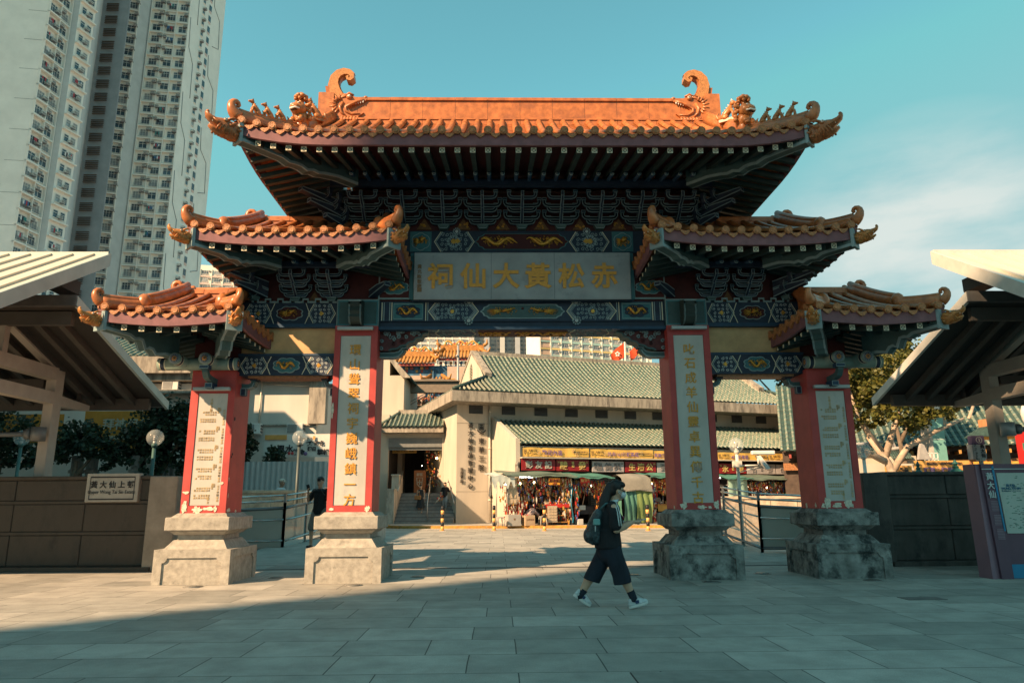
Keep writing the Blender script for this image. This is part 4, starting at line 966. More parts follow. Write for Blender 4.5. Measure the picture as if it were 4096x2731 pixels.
# raised ramp landing behind the left piers, pavement and kerb in front of the hall
rm = MB(); rm.prism([(3.0,.004),(5.0,.22),(14.0,.45),(14.0,-.1),(3.0,-.1)], -6.5, -4.75, 'x'); struct(rm.build('ramp', concrete))
yk = mm('worn yellow kerb paint', (.48,.24,.045), .75, var=.3, scale=5, col2=(.30,.22,.13), thr=(.55,.7), scale2=8)
KP = [(-6.4,25.6),(-6.1,23.9),(-5.4,23.2),(-2,22.7),(3,22.2),(8,21.5),(16,20.6),(26,19.6)]
pv = MB(); pv.prism(KP+[(26,70),(-30,70),(-30,25.6)], -.05, .12, 'z'); struct(pv.build('pavement', mm('pavement slab', (.33,.30,.26), .85, var=.15, scale=3)))
kb = MB()
for i in range(len(KP)-1):
    a, b = Vector((*KP[i],0)), Vector((*KP[i+1],0)); d = (b-a).normalized(); nn = Vector((d.y,-d.x,0))
    kb.prism([tuple((a+nn*.13)[:2]),tuple((b+nn*.13)[:2]),tuple((b-nn*.02)[:2]),tuple((a-nn*.02)[:2])], -.02, .135, 'z')
struct(kb.build('kerb', yk))
ap = MB(); ap.prism([(-6.2,22.0),(16,19.2),(16,20.3),(-5.4,23.0)], -.01, .004, 'z'); struct(ap.build('road_edge', mm('rough setts', (.42,.38,.32), .9, var=.35, scale=8, bump=.8, bscale=30)))

# unseen block behind the viewer; its outline is stepped to fit the plaza's shade
az = Vector((sin(SUN_AZ), cos(SUN_AZ), 0)); cd = Vector((cos(SUN_AZ), -sin(SUN_AZ), 0)); dist = 75.0; k_ = dist*math.tan(SUN_EL)
pf = [(-.25,0),(-.25,1.2+k_),(.10,4+k_),(.28,6.0+k_),(1.12,6.5+k_),(4.0,8.8+k_),(4.0,10.2+k_),(30,10.2+k_),(30,0)]
ob = MB(Matrix(((cd.x,az.x,0,-az.x*dist),(cd.y,az.y,0,-az.y*dist),(0,0,1,0),(0,0,0,1)))); ob.prism(pf, -14, 0, 'y')
tb_ = thing('apartment_block', 'tall plain apartment block standing behind the viewer, shading the plaza', 'apartment block', tuple(-az*dist))
ob.build('wall', concrete, tb_)
# ================================================================ TOWER BLOCKS
wall_tw = mm('tower render', (.80,.77,.72), .85, var=.06, scale=.4, bump=0)
wall_tw2 = mm('tower render grey', (.55,.56,.56), .85, var=.08, scale=.4)
wall_dk = mm('tower recess', (.24,.26,.28), .85, var=.1, scale=.5)
pink = mm('pink render', (.66,.48,.43), .85, var=.08)
glass_b = mm('window glass', (.06,.10,.13), .18, var=.5, scale=.9, spec=.6)
glass_c = mm('curtained window', (.30,.33,.34), .35, var=.4, scale=1.1)
frame_w = mm('window frame', (.62,.62,.60), .5, var=0)
ac_m = mm('air conditioner casing', (.60,.59,.55), .6, var=.15, scale=2); ac_g = mm('air conditioner grille', (.10,.11,.12), .6, var=.2)
line_g = mm('grey facade band', (.22,.23,.25), .8, var=0)
cloth_cols = [mm('laundry red',(.40,.06,.08),.9), mm('laundry blue',(.05,.14,.28),.9), mm('laundry white',(.62,.62,.62),.9), mm('laundry teal',(.05,.22,.22),.9), mm('laundry dark',(.03,.03,.04),.9)]
def to_mesh(mb, name, mats):
    o = mb.build(name, mats); me = o.data; bpy.data.objects.remove(o); return me
def window_mesh(w, h, name, glass, mull=2, grille=True, d=.12):
    """recessed window facing -y, its middle at the origin"""
    b = MB()
    b.quad((-w/2,.0,-h/2),(w/2,.0,-h/2),(w/2,.0,h/2),(-w/2,.0,h/2),1)
    t = .06
    for i in range(mull+1): x = -w/2+w*i/mull; b.box(x-t/2,x+t/2,-.05,.0,-h/2,h/2,0)
    for z in (-h/2, h/2-.0, h*.18): b.box(-w/2,w/2,-.05,.0,z-t/2,z+t/2,0)
    b.box(-w/2-.06,w/2+.06,-.16,0,-h/2-.12,-h/2-.03,2)
    if grille:
        for i in range(9): x = -w/2+w*i/8; b.box(x-.012,x+.012,-.30,-.28,-h/2,-h/2+.5,3)
        for z in (-h/2+.02,-h/2+.5): b.box(-w/2,w/2,-.31,-.27,z-.015,z+.015,3)
    return to_mesh(b, name, [frame_w, glass, wall_tw, line_g])
WINS = [window_mesh(1.5,1.45,'window',glass_b,3), window_mesh(1.5,1.45,'window',glass_c,3), window_mesh(1.5,1.45,'window',glass_b,2,False)]
WIN_S = [window_mesh(.85,1.3,'window',glass_b,1,False), window_mesh(.85,1.3,'window',glass_c,1,False)]
def ac_mesh():
    b = MB(); b.box(-.38,.38,-.62,0,-.22,.22,0); b.box(-.33,.33,-.625,-.615,-.18,.18,1)
    for i in range(5): b.box(-.33,.33,-.632,-.622,-.16+.07*i,-.14+.07*i,0)
    b.box(-.42,.42,-.6,0,-.27,-.23,2)
    return to_mesh(b, 'air_conditioner', [ac_m, ac_g, line_g])
AC = ac_mesh()
class Bits:
    """the largest repeats as parts, the others as one stuff part"""
    def __init__(s, parent, name, mats, limit=100): s.p = parent; s.n = 0; s.name = name; s.mats = mats; s.limit = limit; s.rest = []
    def add(s, me, loc, ang):
        if s.n < s.limit: mesh_obj(s.name, me, s.p, Vector(loc)-Vector(s.p.location), (0,0,ang)); s.n += 1
        else: s.rest.append((me, loc, ang))
    def done(s, name):
        if not s.rest: return
        mb = MB()
        for me, loc, ang in s.rest:
            M = rotz(ang, loc); n0 = len(mb.v)
            mb.v += [tuple(M @ v.co) for v in me.vertices]
            for p in me.polygons: mb.f.append(tuple(n0+i for i in p.vertices)); mb.mi.append(p.material_index); mb.sm.append(False)
        mb.build(name, s.mats, s.p, kind='stuff')
def wallseg(mb, P, Q, z0, z1, t=.4, mi=0):
    d = (Vector(Q)-Vector(P)).to_3d().normalized(); n = Vector((-d.y,d.x,0))
    mb.prism([tuple(P),tuple(Q),tuple((Vector(Q).to_3d()+n*t)[:2]),tuple((Vector(P).to_3d()+n*t)[:2])], z0, z1, 'z', mi)

def estate_tower():
    FH = 2.75; Z0, Z1 = 0, 128
    tw = thing('residential_tower', 'tall pale housing tower on the left packed with windows and air conditioners', 'tower block', (-76,105,0))
    pts = [(-97,91.3),(-76.8,92),(-75.9,96.4),(-74.4,96.4),(-73.5,99.5)]
    w = MB()
    wallseg(w,(-97,89),(-79.6,91.6),Z0,Z1); wallseg(w,(-79.6,91.6),(-76.8,92),Z0,Z1)
    wallseg(w,(-76.8,92),(-75.9,96.4),Z0,Z1); wallseg(w,(-74.4,96.4),(-73.5,99.5),Z0,Z1); wallseg(w,(-79.7,116),(-75.9,117.3),Z0,Z1); wallseg(w,(-74.8,120),(-67.2,121.3),Z0,Z1)
    wallseg(w,(-67.2,121.3),(-65.4,134),Z0,Z1); wallseg(w,(-65.4,134),(-95,136),Z0,Z1)
    WALL = w
    w = MB(); wallseg(w,(-75.9,96.4),(-74.4,96.4),Z0,Z1,.4); wallseg(w,(-75.9,117.3),(-74.8,120),Z0,Z1,.4); wallseg(w,(-73.5,99.5),(-76.5,106),Z0,Z1,.4); wallseg(w,(-83,114.5),(-79.7,116),Z0,Z1,.4)
    w.build('side_wall', wall_tw2, tw)
    w = MB(); wallseg(w,(-80,106),(-72,107),Z0,Z1); 
    for i in range(5): wallseg(w,(-82.2+.75*i,113.0),(-82.0+.75*i,113.0),Z0,Z1,.8)
    w.build('recess_wall', wall_dk, tw)
    lv = MB()
    for f in range(11, 46):
        z = f*FH
        for k in range(5): lv.box(-75.9,-73.6,106.15,106.4,z+.3+k*.36,z+.42+k*.36,0)
    lv.build('louvre_strip', mm('brown louvre', (.10,.075,.06), .7, var=.1), tw)
    bands = MB(); bars = MB(); wb = Bits(tw, 'window', [frame_w,glass_b,wall_tw,line_g]); wb2 = Bits(tw, 'small_window', [frame_w,glass_b,wall_tw,line_g], 60); ab = Bits(tw, 'air_conditioner', [ac_m,ac_g,line_g])
    rnd = random.Random(4); laundry = MB()
    def along(P,Q,u,z,off=0.0):
        P, Q = Vector((*P,0)), Vector((*Q,0)); d = (Q-P).normalized(); n = Vector((d.y,-d.x,0)); p = P.lerp(Q,u)+n*off; p.z = z; return p, math.atan2(d.y,d.x), d, n
    S4 = ((-74.8,120),(-67.2,121.3)); S1 = ((-76.8,92),(-75.9,96.4)); S2 = ((-74.4,96.4),(-73.5,99.5)); S3 = ((-79.7,116),(-75.9,117.3)); FL = ((-67.2,121.3),(-65.4,134)); WL = ((-97,89),(-79.6,91.6))
    def ledge(P,Q,u0,u1,z,off,h=.22,m=0):
        a,_,d,n = along(P,Q,u0,z); b,_,_,_ = along(P,Q,u1,z)
        bands.prism([tuple(a[:2]),tuple(b[:2]),tuple((b+n*off)[:2]),tuple((a+n*off)[:2])], z, z+h, 'z', m)
    def win(P,Q,u,z,off,kind=None, B=None, big=True):
        p,a,d,n = along(P,Q,u,z+1.45,off)
        (B or wb).add((rnd.choice(WINS) if big else rnd.choice(WIN_S)) if kind is None else kind, p, a)
    def acu(P,Q,u,z,off): p,a,_,_ = along(P,Q,u,z,off); ab.add(AC, p, a)
    def wash(P,Q,u,z,off):
        p,a,d,n = along(P,Q,u,z,off)
        for k in range(rnd.randint(2,5)):
            q = p+d*(.28*k-.5); M = rotz(a, q); laundry.box(-.12,.12,-.02,.02,-rnd.uniform(.4,.8),0,rnd.randrange(5),M)
    for f in list(range(15, 45))+[14,13,12,11,10,9,8,7]:
        z = f*FH
        # front right stack: wide window, recessed bay between, single window
        for (u0,u1,off) in ((0.0,.36,.62),(.36,.66,.34),(.66,1.0,.62)): ledge(*S4,u0,u1,z,off)
        for (u0,off) in ((0.0,.6),(.36,.5),(.66,.6),(.985,.6)): 
            p,a,d,n = along(*S4,u0,z); bars.prism([tuple(p[:2]),tuple((p+d*.14)[:2]),tuple((p+d*.14+n*off)[:2]),tuple((p+n*off)[:2])], z-.01, z+FH-.01, 'z')
        win(*S4,.17,z,.05); win(*S4,.53,z,.02); win(*S4,.84,z,.05)
        acu(*S4,.28,z+2.25,.02); acu(*S4,.42,z+2.05,.02)
        if f%2 or True: acu(*S4,.92,z+2.25,.02)
        if rnd.random() < .35: wash(*S4,.55,z+1.6,.75)
        # left stack, seen obliquely
        for (u0,u1,off) in ((0,.5,.75),(.5,1.0,.45)): ledge(*S1,u0,u1,z,off,.25)
        for u0 in (0,.5,.97): p,a,d,n = along(*S1,u0,z); bars.prism([tuple(p[:2]),tuple((p+d*.14)[:2]),tuple((p+d*.14+n*.5)[:2]),tuple((p+n*.5)[:2])], z-.01, z+FH-.01, 'z')
        win(*S1,.24,z,.05); win(*S1,.74,z,.05); acu(*S1,.40,z+1.2,.05); acu(*S1,.62,z+2.1,.05)
        if rnd.random() < .4: wash(*S1,.2,z+1.7,.8)
        ledge(*S2,0,1,z,.6,.22); win(*S2,.3,z,.05,None,wb2,False); win(*S2,.72,z,.05,None,wb2,False); acu(*S2,.5,z+1.0,.05)
        if rnd.random() < .3: wash(*S2,.4,z+1.5,.6)
        ledge(*S3,0,.45,z,.3); ledge(*S3,.45,1,z,.6); win(*S3,.22,z,.05,None,wb2,False); win(*S3,.72,z,.05); acu(*S3,.45,z+2.1,.05); acu(*S3,.92,z+2.2,.05)
        for u0 in (0,.45,.965): p,a,d,n = along(*S3,u0,z); bars.prism([tuple(p[:2]),tuple((p+d*.13)[:2]),tuple((p+d*.13+n*.5)[:2]),tuple((p+n*.5)[:2])], z-.01, z+FH-.01, 'z')
        if rnd.random() < .4: wash(*S3,.25,z+1.5,.6)
        # right flank: a row of narrow windows with coolers and a row of pink squares
        win(*FL,.36,z,.04,None,wb2,False); acu(*FL,.36,z+2.25,.02)
        p,a,d,n = along(*FL,.55,z+1.4,.02); M = rotz(a,p); bands.box(-.45,.45,-.06,.0,-.62,.75,2,M); bands.box(-.45,.45,-.05,.0,-1.2,-.64,1,M)
        # far left column on the white flank
        p,a,d,n = along(*WL,.60,z+1.4,.02); M = rotz(a,p); bands.box(-.8,.8,-.05,.0,-.6,.6,2,M); bands.box(-.8,.8,-.06,0,-1.2,-.62,1,M)
        if f % 2 == 0: ledge((-79.6,91.6),(-76.8,92),0,1,z,.03,.05,3)
    for q in (bands, bars):
        n0 = len(WALL.v); WALL.v += q.v; WALL.f += [tuple(n0+i for i in f) for f in q.f]; WALL.mi += q.mi; WALL.sm += q.sm
    WALL.build('wall', [wall_tw, pink, glass_b, line_g], tw)
    wb.done('more_windows'); wb2.done('more_small_windows'); ab.done('more_air_conditioners'); laundry.build('laundry', cloth_cols, tw, kind='stuff')
    # painted outlines on the flank
    ol = MB()
    def pl(pts, w_=.16):
        for i in range(len(pts)-1):
            a,_,d,n = along(*FL,pts[i][0],pts[i][1],.03); b,_,_,_ = along(*FL,pts[i+1][0],pts[i+1][1],.03); ol.tube([a,b], w_/2, 4)
    for z in (40,58,76,94,112): pl([(.02,z+10),(.05,z+3),(.20,z),(.22,z-8)]); pl([(.62,z+6),(.66,z+1),(.86,z-1),(.9,z-8),(.70,z-9)])
    ol.build('facade_lines', line_g, tw)
    # unseen neighbour towards the sun that keeps the tower in shade
    return tw
estate_tower()
nb = thing('neighbouring_tower', 'plain tower beyond the left edge of the view shading the housing tower', 'tower block', tuple(-az*40 + cd*(-140)))
b = MB(Matrix(((cd.x,az.x,0,-az.x*40),(cd.y,az.y,0,-az.y*40),(0,0,1,0),(0,0,0,1))))
k4 = 40*math.tan(SUN_EL)
b.prism([(-156,0),(-156,132+k4),(-129,132+k4),(-129,93+k4),(-123.5,93+k4),(-123.5,97+k4),(-121.5,97+k4),(-121.5,93+k4),(-112,93+k4),(-112,0)], -16, 0, 'y'); b.build('wall', wall_tw, nb)

# ---- slab blocks far behind, seen through the gate --------------------------------
def slab(name, label, P, Q, z0, z1, fh, ncol, mats, deep=14, band=None, balcony=None, cover=0, group=None, ws=1.0):
    P, Q = Vector((*P,0)), Vector((*Q,0)); d = (Q-P).normalized(); n = Vector((d.y,-d.x,0)); L = (Q-P).length; a = math.atan2(d.y,d.x)
    t = thing(name, label, 'apartment block', tuple(P), group)
    M = rotz(a, P); g = MB(M); g.box(0,L,0,deep,0,z1,0); rnd = random.Random(ncol); nf = int((z1-z0)/fh)
    for f in range(nf):
        z = z0+f*fh
        g.box(0,L,-.35,0,z-.15,z+.35,1+(f%2 if band else 0))
        for c in range(ncol+1): x = L*c/ncol; g.box(x-.16,x+.16,-.45,0,z,z+fh,0)
    g.build('wall', [mats[0], *(mats[1:3] if band else [mats[1], mats[1]])], t)
    wb = Bits(t,'window',[frame_w,glass_b,wall_tw,line_g]); ab = Bits(t,'air_conditioner',[ac_m,ac_g,line_g],80)
    W_ = [window_mesh(L/ncol*.55*ws,fh*.5,'window',glass_b,3), window_mesh(L/ncol*.55*ws,fh*.5,'window',glass_c,3)]
    for f in range(nf-1,-1,-1):
        for c in range(ncol):
            if balcony and c in balcony: continue
            p = P + d*(L*(c+.42+.1*(c%2))/ncol) + n*.05; p.z = z0+f*fh+fh*.58; wb.add(rnd.choice(W_), p, a)
            p2 = P + d*(L*(c+.82)/ncol) + n*.05; p2.z = z0+f*fh+fh*.75; ab.add(AC, p2, a)
    wb.done('more_windows'); ab.done('more_air_conditioners')
    if balcony:
        r = MB(M)
        for f in range(nf):
            for c in balcony:
                x0, x1 = L*c/ncol+.3, L*(c+1)/ncol-.3; z = z0+f*fh
                r.box(x0,x1,-.02,.0,z+.3,z+fh-.2,0)
                for k in range(12): x = x0+(x1-x0)*k/11; r.box(x-.04,x+.04,-.5,-.44,z+.3,z+1.4,1)
                r.box(x0,x1,-.5,-.44,z+1.35,z+1.45,1)
        r.build('balcony_rails', [mm('balcony shade', (.40,.30,.24), .8), mm('tan rail', (.48,.36,.28), .7)], t)
    return t
cream = mm('cream render', (.74,.69,.60), .85, var=.05, scale=.2); tan = mm('tan render', (.62,.53,.42), .85, var=.06); aqua = mm('aqua band', (.34,.52,.48), .8, var=0); yel = mm('yellow band', (.68,.50,.20), .8, var=0); cream2 = mm('grey cream render', (.62,.60,.55), .85, var=.06)
greyw = mm('slate render', (.30,.32,.34), .85, var=.1, scale=.15); greyw2 = mm('pale slate render', (.40,.40,.38), .85, var=.08)
slab('estate_block', 'cream housing block with aqua and yellow floor bands behind the green roof', (14.6,236),(58,250.5), 30, 76, 2.75, 11, [cream,aqua,yel], band=True, balcony=(0,))
slab('estate_block', 'cream housing block with white grid facade above the orange temple roofs', (-47,330),(-15.6,333), 50, 92, 2.75, 8, [cream,cream2,cream2])
slab('estate_block', 'slate grey narrow windowed towers between the two cream housing blocks', (-19.5,418),(26,420), 62, 118, 2.7, 13, [greyw,greyw2,greyw2], balcony=None)
for k in range(5):
    b = MB(); x = -17+9.5*k; b.box(x-1.5,x+1.5,413,418,0,122-3*(k%2)); o = b.build('estate_wing', greyw if k%2 else greyw2); tag(o, ['narrow slate grey tower wing, first from the left of the row','pale narrow tower wing second from the left of the row','slate grey middle wing of the far tower row','pale narrow tower wing fourth from the left of the row','slate grey tower wing at the right end of the row'][k], 'tower block', 'far tower wings')
slab('estate_block', 'small pink and white block low between the tower and the gate', (-112,240),(-96,243), 40, 88, 2.9, 4, [cream,pink,pink])

# ================================================================ TREES
def leaf_mat(name, c1, c2):
    m = bpy.data.materials.new(name); m.use_nodes = True; n, l = m.node_tree.nodes, m.node_tree.links; b = n['Principled BSDF']
    oi = n.new('ShaderNodeNewGeometry'); cr = n.new('ShaderNodeValToRGB'); cr.color_ramp.elements[0].color = (*c1,1); cr.color_ramp.elements[1].color = (*c2,1)
    l.new(oi.outputs['Random Per Island'], cr.inputs[0]); l.new(cr.outputs[0], b.inputs['Base Color']); b.inputs['Roughness'].default_value = .55
    tr = n.new('ShaderNodeBsdfTranslucent'); mx = n.new('ShaderNodeMixShader'); mx.inputs[0].default_value = .25; l.new(cr.outputs[0], tr.inputs[0]); l.new(b.outputs[0], mx.inputs[1]); l.new(tr.outputs[0], mx.inputs[2]); l.new(mx.outputs[0], n['Material Output'].inputs[0])
    return m
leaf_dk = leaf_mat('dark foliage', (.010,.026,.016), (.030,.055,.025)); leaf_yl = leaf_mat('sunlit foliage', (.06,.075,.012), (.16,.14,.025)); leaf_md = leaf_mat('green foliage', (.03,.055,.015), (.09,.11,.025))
bark = mm('bark', (.16,.12,.085), .9, var=.3, scale=6, bump=.6, bscale=25); bark_pale = mm('pale bark', (.42,.33,.25), .85, var=.25, scale=4, col2=(.2,.14,.1), thr=(.6,.75), bump=.5, bscale=20)
def crown(mb, blobs, n, leaf, rnd, squash=1.0):
    tot = sum(r**2.2 for _,r in blobs)
    for c, r in blobs:
        k = int(n*r**2.2/tot); cl = max(5, int(k/45))
        cs = []
        for _ in range(cl):
            v = Vector((rnd.gauss(0,1),rnd.gauss(0,1),rnd.gauss(0,1))).normalized()*r*rnd.uniform(.45,1.0); v.z *= .8*squash; cs.append(Vector(c)+v)
        for i in range(k):
            p = rnd.choice(cs)+Vector((rnd.gauss(0,1),rnd.gauss(0,1),rnd.gauss(0,.8)))*r*.16
            u = Vector((rnd.gauss(0,1),rnd.gauss(0,1),rnd.gauss(0,.6))).normalized(); w = u.orthogonal().normalized(); w.rotate(Quaternion(u, rnd.uniform(0,6.28)))
            L = leaf*rnd.uniform(.7,1.3); B = L*.42
            mb.add([tuple(p-u*L*.5),tuple(p+w*B),tuple(p+u*L*.5),tuple(p-w*B)], [(0,1,2,3)], 0)
def tree(label, base, trunk, blobs, n, leaf, lm, bm, seed, group=None, r0=.2, name='tree'):
    """trunk: list of polylines in world coordinates, the first being the stem"""
    rnd = random.Random(seed); t = thing(name, label, 'tree', base, group)
    b = MB()
    for i, P in enumerate(trunk):
        r = r0 if i == 0 else r0*.55
        b.tube([tuple(Vector(p)+Vector((rnd.gauss(0,.02),rnd.gauss(0,.02),0))) for p in P], [r*(1-.65*k/(len(P)-1))*rnd.uniform(.93,1.08) for k in range(len(P))], 9)
    b.build('trunk', bm, t)
    if blobs: c = MB(); crown(c, blobs, n, leaf, rnd); c.build('crown', lm, t)
    return t
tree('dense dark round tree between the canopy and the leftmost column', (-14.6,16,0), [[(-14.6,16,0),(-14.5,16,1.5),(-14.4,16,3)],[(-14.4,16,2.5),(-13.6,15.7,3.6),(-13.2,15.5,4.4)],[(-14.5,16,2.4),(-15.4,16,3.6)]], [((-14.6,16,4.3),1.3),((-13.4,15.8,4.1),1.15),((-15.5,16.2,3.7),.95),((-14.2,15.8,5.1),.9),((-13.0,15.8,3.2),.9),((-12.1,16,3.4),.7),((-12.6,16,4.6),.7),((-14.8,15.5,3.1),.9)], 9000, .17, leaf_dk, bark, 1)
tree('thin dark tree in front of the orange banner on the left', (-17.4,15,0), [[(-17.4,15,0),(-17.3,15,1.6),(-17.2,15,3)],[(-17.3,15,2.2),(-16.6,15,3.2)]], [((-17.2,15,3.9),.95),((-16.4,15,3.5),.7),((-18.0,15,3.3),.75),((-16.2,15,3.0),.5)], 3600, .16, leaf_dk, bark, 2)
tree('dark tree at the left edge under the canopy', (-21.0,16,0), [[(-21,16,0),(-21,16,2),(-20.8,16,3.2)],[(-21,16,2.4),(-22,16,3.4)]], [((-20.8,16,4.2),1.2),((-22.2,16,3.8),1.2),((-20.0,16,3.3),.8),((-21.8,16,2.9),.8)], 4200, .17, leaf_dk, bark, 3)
tree('small dark bush like tree right of the leftmost column', (-11.7,17.5,0), [[(-11.7,17.5,0),(-11.6,17.5,2.2),(-11.6,17.5,3.4)]], [((-11.7,17.5,4.2),.55),((-11.3,17.5,3.6),.45),((-11.9,17.5,3.3),.6)], 2000, .14, leaf_dk, bark, 4)
tree('dark shrub beside the grey corrugated hoarding', (-10.6,18.6,0), [[(-10.6,18.6,0),(-10.6,18.6,2),(-10.5,18.6,3)]], [((-10.6,18.6,3.3),.5),((-10.3,18.6,3.0),.35)], 1100, .13, leaf_dk, bark, 5)
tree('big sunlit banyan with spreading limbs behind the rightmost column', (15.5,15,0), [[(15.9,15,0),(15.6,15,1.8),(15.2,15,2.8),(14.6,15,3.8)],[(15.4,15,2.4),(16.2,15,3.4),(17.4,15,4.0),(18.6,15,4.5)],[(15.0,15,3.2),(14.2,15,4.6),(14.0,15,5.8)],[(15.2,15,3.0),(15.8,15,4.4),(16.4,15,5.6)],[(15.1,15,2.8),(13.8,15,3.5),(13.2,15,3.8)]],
     [((14.2,15,6.2),1.35),((15.6,15.4,6.6),1.3),((13.3,15.2,5.0),1.0),((14.9,14.7,5.2),1.15),((16.6,15.2,5.6),1.1),((17.3,15,4.8),.8),((13.6,15,4.0),.8),((16.3,15,4.5),.7),((18.3,15,4.9),.6),((14.6,15,4.4),.6),((13.0,15,3.2),.5)], 9500, .17, leaf_yl, bark_pale, 6, r0=.26)
tree('bushy yellow green tree behind the banyan and the right canopy', (19.5,21,0), [[(19.5,21,0),(19.4,21,3),(19.2,21,5)],[(19.3,21,4),(20.6,21,6)]], [((18.3,21,8.0),1.6),((19.8,21,8.4),1.5),((17.4,21,6.6),1.3),((20.8,21,7.2),1.4),((19.2,21,6.4),1.4)], 5500, .22, leaf_yl, bark, 7)
tree('sparse tree showing through the side bay behind the green hall roof', (22.2,40.5,0), [[(22.2,40.5,0),(22,40.5,7),(22,40.5,10)],[(22,40.5,8),(19.5,40.5,11)],[(22,40.5,8),(24.5,40.5,11)]], [((19.8,40.5,11.6),1.5),((21.6,40.5,12.2),1.6),((23.4,40.5,11.6),1.6),((24.6,40.5,10.2),1.4),((22.4,40.5,10.4),1.5)], 4500, .30, leaf_yl, bark, 8)
tree('slender pale leaved treetop rising above the lowest right roof', (23.6,30,0), [[(23.6,30,0),(23.5,30,7),(23.4,30,12.5)]], [((23.4,30,13.2),.55),((23.2,30,12.4),.75),((23.6,30,11.4),.95),((23.3,30,14.0),.35)], 1600, .24, leaf_md, bark, 9)
tree('bare pale trunk forking in two beside the teal pillar', (24.6,25,0), [[(24.9,25,0),(24.85,25,2.5),(24.75,25,3.3),(24.6,25,3.9)],[(24.6,25,3.7),(24.2,25,4.6),(23.8,25,5.3),(23.2,25,5.9)],[(24.1,25,4.8),(24.2,25,5.6),(24.5,25,6.4)],[(24.7,25,3.6),(25.1,25,4.6),(25.5,25,5.4),(26.1,25,6.6)]], [((23.6,25,6.9),.5),((25.6,25,7.2),.6),((25.0,25,4.9),.3)], 500, .2, leaf_md, bark_pale, 10, r0=.34)
# ================================================================ THE HALL WITH THE GREEN TILED ROOFS
HA = Vector((-2.9,27.46,.12)); hang = R(18.5)
HM = rotz(hang, HA)                         # local: x along the front, y into the building, z up
plaster = mm('cream plaster', (.50,.445,.37), .85, var=.08, scale=1.2, col2=(.40,.34,.27), thr=(.66,.85), scale2=2, stretch=(1,1,.3))
stain = mm('stained concrete fascia', (.36,.32,.265), .9, var=.18, scale=2, col2=(.10,.09,.08), thr=(.44,.68), scale2=2.6, stretch=(1.6,1.6,.35), bump=.1)
gtile = mm('green glazed tile', (.135,.195,.155), .4, var=.35, scale=6, col2=(.30,.29,.22), thr=(.48,.7), scale2=4, spec=.4)
gtile_dk = mm('green tile channels', (.04,.075,.065), .6, var=.35, scale=6)
gtile_j = mm('pale tile joint', (.40,.38,.29), .7, var=.2, scale=8)
lou = mm('dark louvre', (.05,.052,.055), .6, var=.1); lou2 = mm('louvre slat', (.12,.12,.125), .5, var=.1)
def at(M, p): return tuple(M @ Vector(p))
def green_slope(mb, s0, s1, fn, step, n, M, r=.075, flip=False, smin=None):
    """tile rows running down a slope; fn(s, t) -> (s, o, z) with t 0 at the eave and 1 at the top"""
    k = int((s1-s0)/step); ring_ = []
    for i in range(k+1):
        s = s0 + (s1-s0)*i/k
        P = [Vector(fn(s, j/n)) for j in range(n+1)]
        if (P[-1]-P[0]).length < .12: continue
        mb.tube([p+Vector((0,0,.02)) for p in P], r, 5, 0, True, M, half=True, up=(0,0,1))
        for j in range(n):
            a, b = P[j], P[j+1]; d = (b-a).normalized()
            mb.tube([a+d*.0+Vector((0,0,.022)), a+d*.05+Vector((0,0,.022))], r*1.12, 5, 2, False, M, half=True, up=(0,0,1))
        mb.tube([P[0]+Vector((0,0,.02))-(P[1]-P[0]).normalized()*.03, P[0]+Vector((0,0,.02))], r*1.05, 8, 1, True, M)
    g = [[Vector(fn(s0+(s1-s0)*i/k, j/n)) for i in range(k+1)] for j in range(n+1)]
    for j in range(n):
        for i in range(k):
            a,b,c,d = g[j][i],g[j][i+1],g[j+1][i+1],g[j+1][i]
            up = Vector((0,0,.035))
            mb.add([a+up,b+up,c,d], [(0,1,2,3)], 1, False, M); mb.add([a,b,b+up,a+up], [(0,1,2,3)], 1, False, M)
hall = thing('market_hall', 'long cream hall with a curved green tiled roof and dark louvres', 'hall', tuple(HA))
b = MB(HM); b.box(0,24.6,0,8.5,-.12,6.86); b.build('wall', plaster, hall)
b = MB(HM)
for x in (5.6,11.6,17.6): b.box(x,x+.02,-.006,0,4.5,6.86)
b.box(0,2.1,-.008,0,5.62,5.65); b.box(0,2.1,-.008,0,1.72,1.745); b.build('plaster_joints', mm('joint shadow', (.30,.27,.22), .9, var=0), hall)
rf = thing_part('roof', hall)
b = MB(HM); b.box(-.72,25.2,-1.6,10.2,6.70,7.30); b.build('eave_slab', stain, rf)
tb = MB(HM)
def hz(o): t = (o+1.45)/(4+1.45); return 7.33 + 3.30*(t*.72+t*t*.28)
def f_main(s, t):
    o0, o1 = -1.45, 4.0
    if s < 2.05: o1 = -1.45 + 2.45*(s+.55)/2.6
    if s > 22.5: o1 = -1.45 + 2.45*(25.05-s)/2.6
    o = o0+(o1-o0)*t; return (s, o, hz(o)+.04)
green_slope(tb, -.5, 25.0, f_main, .30, 16, I4, .07)
def f_left(o, t):
    s1 = 2.05 if 1.0 <= o <= 7.0 else (-.55+2.6*((o+1.45)/2.45) if o < 1 else -.55+2.6*((9.45-o)/2.45))
    s = -.55+(s1+.55)*t; return (s, o, hz(-1.45+ (s+.55)*2.45/2.6)+.04)
green_slope(tb, -1.4, 9.4, f_left, .30, 6, I4, .07)
tb.add([(2.05,4,hz(4.0)),(22.5,4,hz(4)),(22.5,7,hz(1.0)),(2.05,7,hz(1)),(25,9.4,7.3),(-.5,9.4,7.3)], [(0,1,2,3),(3,2,4,5)], 1)
tb.build('roof_tiles', [gtile, gtile_dk, gtile_j], rf)
b = MB(HM)
